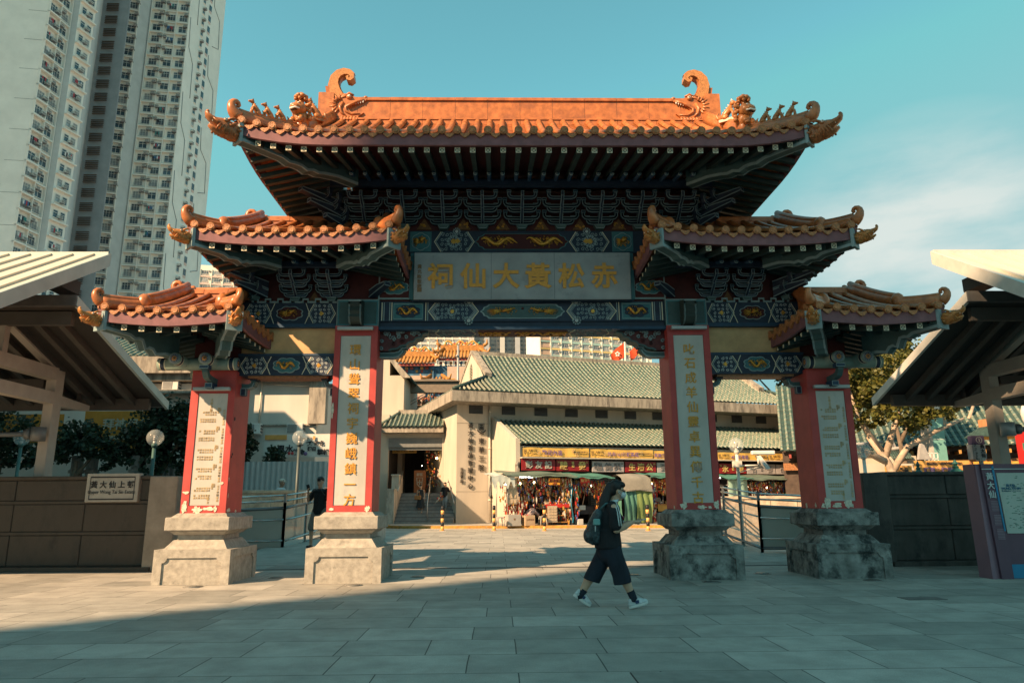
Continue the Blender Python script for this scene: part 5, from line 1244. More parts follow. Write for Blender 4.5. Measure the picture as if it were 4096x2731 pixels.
b.prism([(.85,hz(1.0)-.4),(7.15,hz(1.0)-.4),(7.15,hz(1)+.02),(4.0,10.72),(.85,hz(1)+.02)], 2.02, 2.35, 'x'); b.prism([(.85,hz(1.0)-.4),(7.15,hz(1.0)-.4),(7.15,hz(1)+.02),(4.0,10.72),(.85,hz(1)+.02)], 22.2, 22.5, 'x'); b.build('gable', plaster, rf)
b = MB(HM); b.box(2.1,22.5,3.78,4.22,10.50,10.80)
for s in (2.0,22.2):
    for sg in (-1,1): b.prism([(4,10.86),(4,10.64),(4+sg*3.2,hz(1.0)+.02),(4+sg*3.25,hz(1.0)+.24)], s-.03, s+.40, 'x')
b.tube([(2.2,1.0,hz(1.0)+.1),(-.62,-1.55,7.42)], .11, 7, 1); b.tube([(22.8,1.0,hz(1.0)+.1),(25.1,-1.55,7.42)], .11, 7, 1); b.build('ridge', [stain, gtile_dk], rf)
v = MB(HM)
v.add([(2.015,4+.30*cos(a),9.35+.62*sin(a)) for a in [2*pi*k/20 for k in range(20)]], [tuple(range(20))], 0)
for k in range(11): z = 9.35-.5+.1*k; w = .30*math.sqrt(max(0,1-((z-9.35)/.62)**2)); v.box(1.975,2.012,4-w,4+w,z-.02,z+.02,1)
v.build('oval_vent', [lou, gtile_j], rf)
lm = MB(); lm.box(0,.86,-.01,.0,0,.62,0)
for k in range(7): lm.prism([(-.06,.03+k*.085),(-.012,.09+k*.085),(-.012,.10+k*.085),(-.06,.045+k*.085)], .03, .83, 'x', 1)
lm.box(-.03,0,-.03,0,-.03,.65,2); lm.box(.86,.89,-.03,0,-.03,.65,2); lm.box(0,.86,-.03,0,-.03,0,2); lm.box(0,.86,-.03,0,.62,.65,2)
LME = to_mesh(lm, 'louvre', [lou, lou2, plaster])
for x in [.72,2.75,4.84,6.87,8.93,10.97,12.99,15.02,17.05,19.07,21.05,23.06]: mesh_obj('louvre', LME, hall, (HM @ Vector((x,-.002,6.20)))-HA, (0,0,hang))
b = MB(HM); b.tube([(1.97,-.10,6.72),(1.97,-.10,-.05)], .065, 10)
for z in (6.3,4.15,1.2): b.tube([(1.97,-.10,z),(1.97,-.10,z+.09)], .085, 10)
b.build('drainpipe', mm('cream pipe', (.60,.54,.45), .6, var=.1), hall)
b = MB(HM); b.box(2.02,2.14,-.14,-.02,1.35,1.55); b.tube([(2.05,-.14,1.50),(2.0,-.26,1.43)], .05, 8); b.build('security_camera', black_p, hall)
sg_ = mm('bronze lettering', (.035,.032,.03), .5, var=0)
b = MB(HM)
put_column(b, '黃大仙簽品哲理中心', .34, .83, -.05, 5.50, .43, 0, .04, .004); put_column(b, '東華三院', .37, 1.49, -.05, 4.62, .51, 0, .04, .004); put_column(b, '李振強', .20, .32, -.05, 2.98, .19, 0, .03, .002); put_text(b, '題', .20, (.32,-.05,2.30), 0, .03, .002)
b.box(.24,.40,-.03,-.0,2.45,2.59,1); b.build('wall_characters', [sg_, mm('seal', (.30,.25,.2), .8)], hall)
b = MB(HM)                                       # round emblem above the right column of characters
b.strip2d([(1.33,5.62),(1.65,5.62),(1.63,5.30),(1.49,5.18),(1.35,5.30)], .025, -.05, -.01, 0, closed=True)
b.box(1.40,1.58,-.05,-.01,5.52,5.58); b.box(1.46,1.52,-.05,-.01,5.28,5.5); b.box(1.40,1.44,-.05,-.01,5.3,5.48); b.box(1.54,1.58,-.05,-.01,5.3,5.48); b.box(1.40,1.58,-.05,-.01,5.36,5.39)
b.strip2d([(1.24,5.26),(1.30,5.17),(1.40,5.12),(1.49,5.10),(1.58,5.12),(1.68,5.17),(1.74,5.26)], .06, -.05, -.01, 0); put_text(b, '東華三院', .07, (1.49,-.045,5.02), 0, .02)
b.build('wall_emblem', sg_, hall)

# lean-to roof over the stall fronts
b = MB(HM); b.prism([(0,6.0),(-.15,6.02),(-3.95,4.46),(-4.18,4.46),(-4.18,3.2),(-4.05,3.0),(-4.05,-.1),(0,-.1)], 2.12, 2.36, 'x'); b.prism([(0,6.0),(-.15,6.02),(-3.95,4.46),(-4.18,4.46),(-4.18,3.2),(-4.05,3.0),(-4.05,-.1),(0,-.1)], 22.4, 22.65, 'x'); b.build('end_wall', plaster, hall)
b = MB(HM); b.box(2.13,2.37,-4.06,-4.0,1.9,2.2); b.tube([(2.25,-4.12,2.45),(2.2,-4.2,2.75),(2.22,-4.15,3.05)], .05, 7); b.ball((2.22,-4.15,3.1),(.09,.07,.12)); b.build('wall_bracket', concrete_dk, hall)
lt = thing_part('lean_to_roof', hall)
tb = MB(HM); green_slope(tb, 2.42, 22.35, lambda s,t: (s, -4.25+4.2*t, 4.18+1.66*(t*.85+t*t*.15)), .30, 12, I4, .07); tb.build('roof_tiles', [gtile, gtile_dk, gtile_j], lt)
b = MB(HM); b.box(2.36,22.4,-4.1,-.02,4.02,4.06); b.box(2.36,22.4,-4.06,-3.9,3.42,4.02); b.box(2.36,22.4,-4.5,-3.9,3.40,3.46); b.build('lintel', plaster, lt)
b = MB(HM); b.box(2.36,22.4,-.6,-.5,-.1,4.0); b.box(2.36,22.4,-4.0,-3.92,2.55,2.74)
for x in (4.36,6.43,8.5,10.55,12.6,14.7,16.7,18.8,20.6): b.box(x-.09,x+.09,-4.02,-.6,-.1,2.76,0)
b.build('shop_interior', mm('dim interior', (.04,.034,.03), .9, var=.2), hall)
sh = MB(HM)
for k in range(22): sh.box(6.55,8.38,-3.7,-3.66,.1+k*.12,.19+k*.12)
sh.build('roller_shutter', mm('shutter', (.12,.11,.10), .5, .3, var=.1), hall)
wl_ = MB(HM)
for x in (3.4,9.6,15.5): wl_.box(x-.5,x+.5,-2.6,-2.54,2.45,2.49)
wl_.build('fluorescent_tube', mat('lit tube', (1,.95,.85), emit=6, var=0), hall)

# banners over the shop signs
ban_y = mm('yellow banner cloth', (.66,.42,.10), .7, var=.08, scale=3); ban_g = mm('pale flower print', (.62,.52,.30), .7, var=.2, scale=6); txt_p = mm('violet print', (.17,.11,.23), .7, var=0); txt_k = mm('black print', (.02,.02,.025), .7, var=0)
def banner(label, s0, s1, z0, z1, o, words, size, group, extra=True, px=None):
    t = thing('cloth_banner', label, 'banner', at(HM,((s0+s1)/2,o,z0)), group)
    rnd = random.Random(int(s0*10)); n = int((s1-s0)*6)
    b = MB(HM); b.grid(lambda u,v: (s0+(s1-s0)*u, o+.025*sin(u*n*.9+v*2.2)+.012*sin(u*31), z0+(z1-z0)*v+.012*sin(u*9)), n, 5)
    b.build('cloth', ban_y, t)
    x = MB(HM); put_text(x, words, size, ((s0+s1)/2 if px is None else px, o-.05, (z0+z1)/2-.02), 0, .004, .006)
    if extra:
        put_text(x, '東華三院', .13, (s0+.55,o-.05,(z0+z1)/2+.08), 1, .004); x.box(s0+.3,s0+.8,o-.052,o-.048,(z0+z1)/2-.10,(z0+z1)/2-.07,1); put_text(x, '黃大仙簽品哲理中心', .10, (s1-.5,o-.05,(z0+z1)/2+.03), 1, .004, .002); x.box(s1-.92,s1-.1,o-.052,o-.048,(z0+z1)/2-.09,(z0+z1)/2-.075,1)
        for dx in (.13,): x.strip2d([(s0+dx-.07,z1-.12),(s0+dx+.07,z1-.12),(s0+dx+.05,z0+.18),(s0+dx,z0+.10),(s0+dx-.05,z0+.18)], .025, o-.054, o-.048, 1, closed=True); x.box(s0+dx-.012,s0+dx+.012,o-.054,o-.048,z0+.14,z1-.14,1); x.box(s0+dx-.05,s0+dx+.05,o-.054,o-.048,z0+.28,z0+.31,1)
    x.build('print', [txt_p, txt_k], t)
    f = MB(HM)
    for k in range(4): flower(f, s0+.9+.22*k+ (1.6 if k>1 else 0), (z0+z1)/2+rnd.uniform(-.1,.1), rnd.uniform(.06,.12), o-.045, 0, 1, 7)
    f.build('flower_print', [ban_g, mm('ochre print', (.60,.36,.12), .7)], t)
    c = MB(HM)
    for (sx, sz) in ((s0,z1),(s1,z1),(s0,z0),(s1,z0)): c.tube([(sx,o,sz),(sx+(.05 if sx==s1 else -.05),-3.9,sz+.05)], .008, 4)
    c.build('cord', txt_k, t)
BG = 'yellow banners under the lean-to eave'
banner('yellow banner reading 歡迎內進 at the left end of the lean-to', 2.52, 6.40, 3.50, 3.98, -4.18, '歡迎內進', .30, BG, px=4.2)
banner('yellow banner reading 共有161個解簽檔, second along the lean-to', 6.49, 10.42, 3.47, 3.95, -4.18, '共有161個解簽檔', .26, BG, px=8.5)
banner('yellow banner cut off behind the inner right column', 10.48, 14.6, 3.45, 3.92, -4.18, '東華三院', .24, BG, False, 10.95)
banner('yellow banner with small print right of the inner right column', 14.76, 18.35, 3.42, 3.90, -4.18, '40個解簽檔', .24, BG, px=16.3)
banner('yellow banner reading 歡迎內進 next to the rightmost column', 18.42, 22.3, 3.40, 3.88, -4.18, '歡迎內進', .30, BG, px=20.2)
sign_r = mm('red sign board', (.27,.018,.022), .4, var=.1, scale=2); sign_g = mm('silver grey sign board', (.40,.37,.37), .4, var=.08, scale=2); sign_t = mm('gilt sign letter', (.62,.46,.16), .4, .2, var=.1); sign_gt = mm('grey sign letter', (.17,.165,.17), .5, var=.1)
def shop_sign(label, s0, s1, z0, z1, words, board, letters, size, nums=None, small=None):
    t = thing('shop_sign', label, 'shop sign', at(HM,((s0+s1)/2,-4.25,z0)), 'shop signs in a row over the stalls')
    b = MB(HM); b.box(s0+.02,s1-.02,-4.27,-4.20,z0,z1); b.build('board', board, t)
    x = MB(HM); n = len(words); w = (s1-s0)
    for i, ch in enumerate(words): put_text(x, ch, size, (s0+w*(.22+.56*i/(n-1)) if n > 1 else s0+w/2, -4.285, (z0+z1)/2), 0, .03, .010)
    if small: put_column(x, small, .16, s0+w*.5 if n == 2 else s0+w*.10, -4.285, z1-.15, .17, 0, .02, .004)
    if nums:
        for k, q in enumerate(nums): put_text(x, q, .12, (s0+.13 if k == 0 and len(nums) > 1 else s1-.13, -4.285, z1-.12), 0, .02, .002)
    x.build('sign_characters', letters, t)
shop_sign('dark red shop sign reading 彭友記 at the left end of the row', 2.40, 4.36, 2.78, 3.36, '彭友記', sign_r, mm('silver letter', (.48,.47,.40), .4, .2, var=.1), .42)
shop_sign('red shop sign reading 駿發 with the number 32 twice', 4.40, 6.35, 2.76, 3.34, '駿發', sign_r, sign_t, .46, ('32','32'), '香檔')
shop_sign('grey shop sign reading 溫錦興 numbered 33', 6.52, 8.50, 2.72, 3.29, '溫錦興', sign_g, sign_gt, .42, ('33',), '香檔')
shop_sign('red shop sign reading 生濟公', 8.55, 10.54, 2.72, 3.29, '生濟公', sign_r, sign_t, .44, ('34',))
shop_sign('pale grey shop sign starting with 張, half behind the inner right column', 10.59, 12.6, 2.70, 3.26, '張記', sign_g, sign_gt, .42)
shop_sign('red shop sign half hidden by the inner right column', 12.65, 14.70, 2.70, 3.25, '香檔', sign_r, sign_t, .42)
shop_sign('red shop sign reading 永 numbered 37 beside the lamp post', 14.76, 16.67, 2.68, 3.24, '永發', sign_r, sign_t, .44, ('37','37'), '香檔')
shop_sign('grey shop sign with faint letters right of the lamp post', 16.70, 18.80, 2.66, 3.23, '名譽', sign_g, mm('faint grey letter', (.28,.26,.26), .5), .40, None, '香檔')
shop_sign('last grey shop sign of the row near the rightmost column', 18.84, 20.9, 2.66, 3.22, '歡姐香檔', sign_g, mm('faint grey letter'), .34)

# ---- entrance porch, steps ----------------------------------------------------
porch = thing('entrance_porch', 'small hipped green roof porch over a wide dark doorway and steps', 'porch', (-5.6,30,0))
b = MB(); 
b.box(-8.2,-7.25,30.3,36,0,6.6); b.box(-7.25,-3.9,30.3,30.7,5.12,6.0); b.box(-3.95,-3.4,30.2,36,0,6.3); b.box(-7.25,-3.9,35.6,36,0,5.2); b.box(-7.25,-3.9,30.3,36,5.9,6.0); b.build('wall', plaster, porch)
b = MB(); b.box(-7.6,-3.85,29.6,30.4,5.42,5.75); b.build('eave_beam', stain, porch)
b = MB(); b.box(-7.25,-3.9,30.22,30.3,4.57,5.12); b.box(-7.25,-3.9,30.35,30.4,4.4,4.57); b.build('shutter_box', mm('grey shutter box', (.17,.18,.18), .5, var=.1), porch)
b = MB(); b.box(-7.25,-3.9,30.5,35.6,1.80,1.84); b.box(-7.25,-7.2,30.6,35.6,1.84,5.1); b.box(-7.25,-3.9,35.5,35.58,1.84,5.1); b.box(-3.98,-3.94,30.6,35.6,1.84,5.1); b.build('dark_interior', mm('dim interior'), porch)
prf = thing_part('roof', porch)
tb = MB(I4)
def f_p(s, t):
    z0 = 5.78; o1 = 31.4
    lim = 1.0 if s > -6.75 else max(0,(s+7.75)/1.0)
    return (s, 29.5+1.9*t*lim, z0+1.0*t*lim)
green_slope(tb, -7.7, -3.9, f_p, .27, 8, I4, .065)
def f_pl(o, t): lim = min(1,(o-29.5)/1.9); return (-7.75+1.0*t*lim, o, 5.78+1.0*t*lim)
green_slope(tb, 29.6, 33, f_pl, .27, 5, I4, .065)
tb.tube([(-7.75,29.45,5.86),(-6.75,31.4,6.88)], .09, 7); tb.build('roof_tiles', [gtile, gtile_dk, gtile_j], prf)
b = MB(); b.box(-6.85,-4.9,31.3,31.8,6.5,7.0); b.build('ridge', stain, prf)
step_m = mm('step concrete', (.26,.25,.24), .9, var=.15, scale=4)
for (i) in range(9):
    pass
st = thing('entrance_steps', 'flight of grey concrete steps climbing to the dark doorway', 'steps', (-4.8,27,0))
b = MB()
for i in range(9): b.box(-6.3,-3.0+.0,27.0+.33*i,30.3,.1+.19*i,.1+.19*(i+1)-.002)
b.build('treads', step_m, st)
b = MB()
for i in range(9): b.box(-6.3,-3.02,26.985+.33*i,27.0+.33*i,.1+.19*(i+1)-.04,.1+.19*(i+1))
b.build('nosings', mm('nosing', (.14,.14,.14), .7, var=.1), st)
b = MB(); b.prism([(26.8,.1),(26.8,1.95),(28.6,2.05),(28.6,2.80),(30.3,2.9),(30.3,.1)], -6.75, -6.32, 'x'); b.box(-6.78,-6.29,26.75,27.2,1.95,2.03); b.box(-6.78,-6.29,28.5,28.9,2.80,2.88); b.build('parapet', mm('streaked plaster', (.50,.45,.38), .9, var=.2, scale=2, col2=(.14,.14,.13), thr=(.5,.7), scale2=3, stretch=(1,1,.3)), st)
def rail(name, label, paths, m, r=.025, cat='handrail', group=None):
    t = MB(); 
    for P in paths: t.tube(P, r, 8)
    return tag(t.build(name, m), label, cat, group)
steel = mm('brushed steel', (.42,.42,.41), .3, .9, var=.08)
HG = 'steel handrails on the entrance steps'
rail('handrail', 'steel handrail running down the middle of the entrance steps', [[(-4.62,30.0,2.75),(-4.55,28.6,1.95),(-4.5,27.3,1.25),(-4.5,27.25,.15)],[(-4.58,29.2,2.3),(-4.58,29.2,1.3)]], steel, .03, group=HG)
rail('handrail', 'steel handrail on the hall wall at the right of the steps', [[(-3.55,29.6,2.85),(-3.25,28.3,1.95),(-3.0,27.3,1.20)],[(-3.5,29.0,2.45),(-3.4,29.1,2.4)]], steel, .03, group=HG)
rail('handrail', 'steel handrail on the left parapet of the entrance steps', [[(-6.25,29.8,3.1),(-6.22,28.8,2.7),(-6.2,28.2,2.3),(-6.2,27.3,1.9)]], steel, .03, group=HG)
# shop things just inside the doorway
b = MB(); b.box(-5.75,-5.05,31.2,31.6,1.84,3.2,0); put_text(b,'解簽',.2,(-5.4,31.19,2.95),1,.01,.004); b.strip2d([(-5.58,2.75),(-5.22,2.75),(-5.26,2.35),(-5.4,2.2),(-5.54,2.35)], .05, 31.17, 31.2, 1, closed=True); b.box(-5.43,-5.37,31.17,31.2,2.3,2.65,1); b.box(-5.52,-5.28,31.17,31.2,2.45,2.5,1)
tag(b.build('notice_stand', [mm('dull orange board', (.30,.10,.03), .6), mm('pale print', (.40,.36,.28), .6)]), 'dull orange notice stand with a white shield in the dark doorway', 'notice stand')
b = MB(); b.box(-7.1,-5.6,30.9,30.95,4.25,4.5,0); put_text(b,'TURN STALL  9-30',.16,(-6.4,30.89,4.37),1,.01); tag(b.build('stall_board', [mm('amber board', (.42,.24,.05), .6), txt_k]), 'yellow board with black lettering high in the dark doorway', 'sign')
rnd = random.Random(77); b = MB()
for k in range(150):
    x = rnd.uniform(-5.0,-4.0); z = rnd.uniform(2.2,4.4); y = rnd.uniform(31.0,33); b.ball((x,y,z), (.05,.05,rnd.uniform(.04,.11)), 6, 4, rnd.randrange(4))
o = b.build('hanging_charms', [mm('charm red',(.32,.03,.02),.6), mm('charm gold',(.5,.28,.06),.5), mm('charm orange',(.45,.15,.03),.6), mm('charm white',(.5,.45,.38),.6)]); o['kind'] = 'stuff'
b = MB(); b.ball((-4.35,31.2,3.95), .07, 10, 8); b.ball((-5.3,31.5,3.5), .03, 8, 6); tag(b.build('bulb', mat('warm bulb', (1,.65,.28), emit=9, var=0)), 'small glowing bulbs among the charms inside the doorway', 'bulb')

# ---- white buildings and temple behind -----------------------------------------
wb_ = thing('plaster_annex', 'plain white plaster annex with a green tiled pent edge left of the porch', 'annex', (-9,34,0))
b = MB(); b.box(-11.5,-6.9,34,42,0,9.7); b.box(-11.5,-7.9,34,42,9.7,10.8); b.build('wall', plaster, wb_)
tb = MB(); green_slope(tb, 33.9, 40, lambda s,t: (-6.5-1.4*t, s, 9.55+1.15*t), .32, 4, I4, .08); tb.quad((-6.5,33.8,9.52),(-6.5,40,9.52),(-7.9,40,10.66),(-7.9,33.8,10.66),1); tb.prism([(-6.45,9.5),(-7.0,9.5),(-7.95,10.75),(-7.7,10.9)], 33.7, 33.95, 'y', 3); tb.build('roof_tiles', [gtile,gtile_dk,gtile_j,stain], wb_)
fc = thing('covered_walkway', 'flat grey roofed walkway in front of the orange temple roofs', 'walkway', (-5,38,0))
b = MB(); b.box(-7.2,-3.2,37.5,38,9.05,9.85); b.prism([(-7.2,9.85),(-3.2,9.85),(-3.2,9.9),(-5.2,10.05),(-7.2,9.92)], 37.3, 40, 'y'); b.build('roof', mm('brown grey fascia', (.20,.165,.13), .8, var=.15), fc)
b = MB(); b.tube([(-5.45,37.6,9.1),(-5.45,37.6,7.6)], .05, 8); b.tube([(-7.2,37.6,8.0),(-5.5,37.6,9.0)], .03, 6); b.tube([(-7.2,37.6,8.2),(-5.8,37.6,9.0)], .03, 6); b.build('post', steel, fc)
tp = thing('temple_gate', 'far ornate temple gate with stepped orange roofs and blue painted walls', 'temple', (-6,48,0))
blue_p = mm('blue painted wall', (.055,.15,.25), .7, var=.5, scale=3, col2=(.35,.20,.05), thr=(.62,.66), scale2=14)
b = MB(); b.box(-12,-1.5,48,50,6,13.0,0); b.box(-9.6,-6.9,47.85,48,9.3,12.1,1); b.box(-6.3,-6.2,47.8,48,9,13,2); b.box(-5.0,-2.0,47.85,48,10.2,12.9,1)
b.build('wall', [blue_p, mm('rose stone panel', (.46,.34,.27), .7, var=.1), mm('blue painted wall')], tp)
x = MB(); put_text(x,'回香',.8,(-8.2,47.84,11.0),0,.03,.01); put_text(x,'福分緣',.75,(-3.9,47.84,11.5),0,.03,.008); x.build('panel_characters', gold_flat, tp)
def far_roof(x0, x1, z0, z1, y, d, label):
    t = thing_part('roof', tp, label); b = MB()
    n = int((x1-x0)/.3)
    for i in range(n+1):
        x = x0+(x1-x0)*i/n; l = .25*abs(2*i/n-1)**4
        b.tube([(x,y-d,z0+l),(x,y-d*.5,z0+(z1-z0)*.42+l*.4),(x,y,z1)], .11, 6, 0); b.ball((x,y-d-.02,z0+l), .12, 7, 5, 1)
    b.quad((x0,y-d,z0-.03),(x1,y-d,z0-.03),(x1,y,z1-.05),(x0,y,z1-.05),1); b.box(x0+.2,x1-.2,y-.15,y+.15,z1-.1,z1+.42,2)
    for sx, xx in ((-1,x0),(1,x1)): b.tube([(xx-sx*.5,y-.1,z1+.1),(xx,y-d*.6,z0+.5),(xx+sx*.25,y-d,z0+.45),(xx+sx*.42,y-d-.1,z0+.85)], [.16,.15,.13,.04], 7, 2); b.tube([(xx-sx*.2,y,z1+.4),(xx+sx*.1,y,z1+.6),(xx+sx*.1,y,z1+1.0)], [.18,.14,.04], 7, 2)
    b.box(x0+.1,x1-.1,y-d+.1,y-d+.2,z0-.3,z0-.05,3)
    b.build('roof_tiles', [mm('amber tile',(.42,.21,.06),.4,var=.25), mm('amber tile end',(.34,.16,.05),.5), mm('amber ridge',(.42,.19,.05),.4,var=.3,scale=5), mm('brick red trim',(.28,.06,.05),.6)], t)
    g = MB(); rnd = random.Random(int(x0*7))
    for k in range(int((x1-x0)/.45)):
        xx = x0+.3+.45*k
        for q in range(3): g.box(xx-.13+.03*q,xx+.13-.03*q,y-d*.6+.14*q,y-d*.6+.14*q+.12,z0-.55-.26*q,z0-.32-.26*q,(k+q)%3)
    g.build('bracket_row', [mm('bracket red',(.28,.05,.04),.6), mm('bracket blue',(.05,.13,.24),.6), mm('bracket gilt',(.42,.22,.06),.5)], t, kind='stuff')
    f = MB()
    for k in range(26):
        xx = x0+.6+(x1-x0-1.2)*k/25; f.ball((xx,y,z1+.52+.14*sin(k*1.3)), (.13,.09,.12), 6, 5, k%4)
    f.tube([(x0+.6+(x1-x0-1.2)*k/16, y, z1+.65+.2*sin(k*1.1)) for k in range(17)], .09, 6, 0); f.build('ridge_figures', [mm('charm gold'),mm('laundry teal'),mm('charm white'),mm('charm red')], t, kind='stuff')
far_roof(-9.8,-6.0,13.2,14.0,48.6,1.3,'left temple roof'); far_roof(-5.9,-1.6,13.7,14.6,48.8,1.3,'right temple roof')
far_roof(-6.9,-5.0,11.3,12.1,48.2,.9,'small central temple roof')
b = MB(); b.box(-30,14,44,47.9,0,8.6); b.box(-30,14,43.7,44,8.2,8.9,1); struct(b.build('terrace', [concrete_dk, stain]))
b = MB(); rnd = random.Random(5)
for k in range(140): x = rnd.uniform(-8.5,-2); b.tube([(x,43.6,8.7),(x+rnd.uniform(-.2,.2),43.5,8.9+rnd.uniform(.2,.9))], .02, 4, k%2); b.ball((x,43.5,9+rnd.uniform(0,.6)), .09, 6, 4, 1+k%2)
o = b.build('potted_flowers', [mm('stem brown',(.10,.06,.03),.8), mm('dry leaf',(.25,.12,.05),.8), mm('bract',(.30,.08,.05),.8)]); o['kind'] = 'stuff'
rail('mast', 'tall thin grey mast standing in front of the far temple gate', [[(-3.6,40,6),(-3.6,40,13.1)],[(-3.6,39.95,12.2),(-3.75,39.9,12.3)]], mm('mast grey', (.35,.35,.34), .5, .3), .09, 'mast')

sb = thing('shade_block', 'plain grey station block beyond the left edge of the view', 'building', (-30,5,0)); b = MB(); b.box(-42,-20,-2,12.4,0,13.6); b.build('wall', concrete_dk, sb)  # unseen block added left of the view to throw shade on the service hall
lb_ = thing('service_hall', 'white walled hall with grey eaves on the left behind the hoarding', 'hall', (-14,20,0))
b = MB(); b.box(-24,-9.15,20.2,30,0,7.0); b.box(-24,-12.4,20.0,20.2,0,6.9); b.build('wall', mm('grey white plaster', (.55,.52,.47), .85, var=.07, scale=1.0, col2=(.38,.35,.31), thr=(.68,.85), stretch=(1,1,.3)), lb_)
b = MB(); b.box(-24,-9.0,19.6,20.4,6.98,7.55); b.box(-24,-14.6,19.3,20.4,7.3,8.1); b.box(-9.5,-8.7,19.9,20.4,4.95,7.0,0); b.box(-12.4,-9.15,20.1,20.2,4.88,4.95); b.build('eave', stain, lb_)
b = MB()
for x in (-11.6,-10.1): b.box(x,x+.55,19.9,20.2,7.1,7.5)
b.build('louvre', mm('grey grille', (.28,.25,.22), .6), lb_)
tb = MB(); green_slope(tb, -24, -14.7, lambda s,t: (s, 19.4+3.4*t, 8.1+1.6*t), .32, 8, I4, .08); tb.build('roof_tiles', [gtile,gtile_dk,gtile_j], lb_)
b = MB(); b.tube([(-11.85,20.12,7.0),(-11.85,20.12,5.0)], .04, 8); b.tube([(-11.85,20.12,6.9),(-9.3,20.12,6.75)], .03, 8); b.build('drainpipe', mm('cream pipe'), lb_)
def ac_big(label, p):
    t = thing('air_conditioner', label, 'air conditioner', p, 'air conditioners on the white hall')
    b = MB(Matrix.Translation(p)); b.bbox(-.38,.38,-.35,0,0,.5,.02); b.build('casing', ac_m, t)
    b = MB(Matrix.Translation(p)); b.box(-.34,.1,-.362,-.352,.05,.45,0); 
    for k in range(7): b.box(-.34,.1,-.37,-.36,.07+.055*k,.085+.055*k,1)
    for k in range(4):
        for q in range(3): b.box(.382,.39,-.31+.08*k,-.25+.08*k,.06+.14*q,.16+.14*q,0)
    b.build('grille', [ac_g, ac_m], t)
ac_big('white air conditioner above the fortune telling banner', (-10.05,20.1,4.45)); ac_big('white air conditioner half hidden by the bush by the leftmost column', (-12.0,20.0,4.45)); ac_big('white air conditioner under the grey eave left of the leftmost column', (-16.0,20.0,6.55))
b = MB(); b.box(-17,-13.5,19.3,20.0,6.35,6.5); tag(b.build('ledge_shelf', stain), 'grey concrete ledge under the air conditioner behind the left trees', 'ledge')
# grey corrugated hoarding
cg = MB(); n = 130; P = [(-15+7.2*i/n, 17.2+.05*(i%4 in (1,2))) for i in range(n+1)]
cg.add([(p[0],p[1],0) for p in P]+[(p[0],p[1],3.05) for p in P], [(i,i+1,n+2+i,n+1+i) for i in range(n)])
tag(cg.build('corrugated_hoarding', mm('grey corrugated sheet', (.36,.38,.38), .5, .2, var=.06)), 'pale grey corrugated metal hoarding between the two left columns', 'hoarding')
# white and orange banners on the left
def flat_banner(name, label, x0, x1, y, z0, z1, m, parts, cat='banner', lean=0):
    t = thing(name, label, cat, ((x0+x1)/2,y,z0)); b = MB(); b.grid(lambda u,v: (x0+(x1-x0)*u, y+.02*sin(u*14+v*3), z0+(z1-z0)*v+lean*u), 18, 4); b.build('cloth', m, t)
    x = MB()
    for (s, size, px, pz, mi) in parts: put_text(x, s, size, (px,y-.04,pz), mi, .006, .012)
    x.build('print', [txt_k, mm('orange print',(.6,.30,.08),.7), txt_p, mm('pale print'), mm('red print',(.45,.05,.05),.7)], t); return t
t = flat_banner('cloth_banner', 'white banner with large black characters about fortune telling on the left', -11.25,-8.2, 19.2, 3.35, 4.40, mm('white banner cloth',(.58,.57,.53),.8,var=.06), [('風水',.38,-10.25,3.72,0),('解簽',.38,-9.32,4.05,0),('改名',.22,-8.72,3.98,0),('擇日',.20,-9.05,3.72,0),('算命',.27,-9.62,3.58,0),('掌相',.27,-8.52,3.58,0),('東華三院',.14,-10.7,4.25,0)])
x = MB(); x.box(-11.2,-10.2,19.13,19.15,4.14,4.36,0); x.ball((-10.05,19.12,3.52),(.07,.02,.07),8,6,1); x.ball((-9.9,19.12,3.52),(.07,.02,.07),8,6,1); x.ball((-9.3,19.12,3.5),(.09,.02,.09),10,6,2); x.box(-9.0,-8.9,19.13,19.15,4.15,4.3,0); x.build('print_colour', [mm('orange print'), mm('red print'), mm('violet print')], t)
or_b = mm('orange banner cloth', (.50,.21,.03), .8, var=.15, scale=2)
t = flat_banner('cloth_banner', 'orange banner for temple goods behind the thin dark tree', -18.6,-15.8, 17.6, 3.55, 5.3, or_b, [('拜神用品',.52,-16.75,4.72,3),('Worship Goods',.22,-16.7,4.12,3)])
t = flat_banner('cloth_banner', 'orange banner partly hidden behind the canopy post at far left', -22.5,-19.6, 17.8, 3.9, 5.2, or_b, [('解簽',.42,-20.3,4.4,3)])
for i,x in enumerate((-17.6,-17.0,-15.2,-14.6,-12.6)):
    b = MB(); b.bbox(x-.16,x+.16,15.6,15.95,0,3.25,.02); b.bbox(x-.22,x+.22,15.54,16.0,2.55,2.68,.02)
    tag(b.build('gate_pillar', concrete_dk), ['stubby grey pillar just right of the canopy post','stubby grey pillar second from the canopy post','stubby grey pillar under the dense round tree','stubby grey pillar right of the tree trunk','stubby grey pillar nearest the leftmost column'][i], 'pillar', 'stubby grey pillars below the left trees')
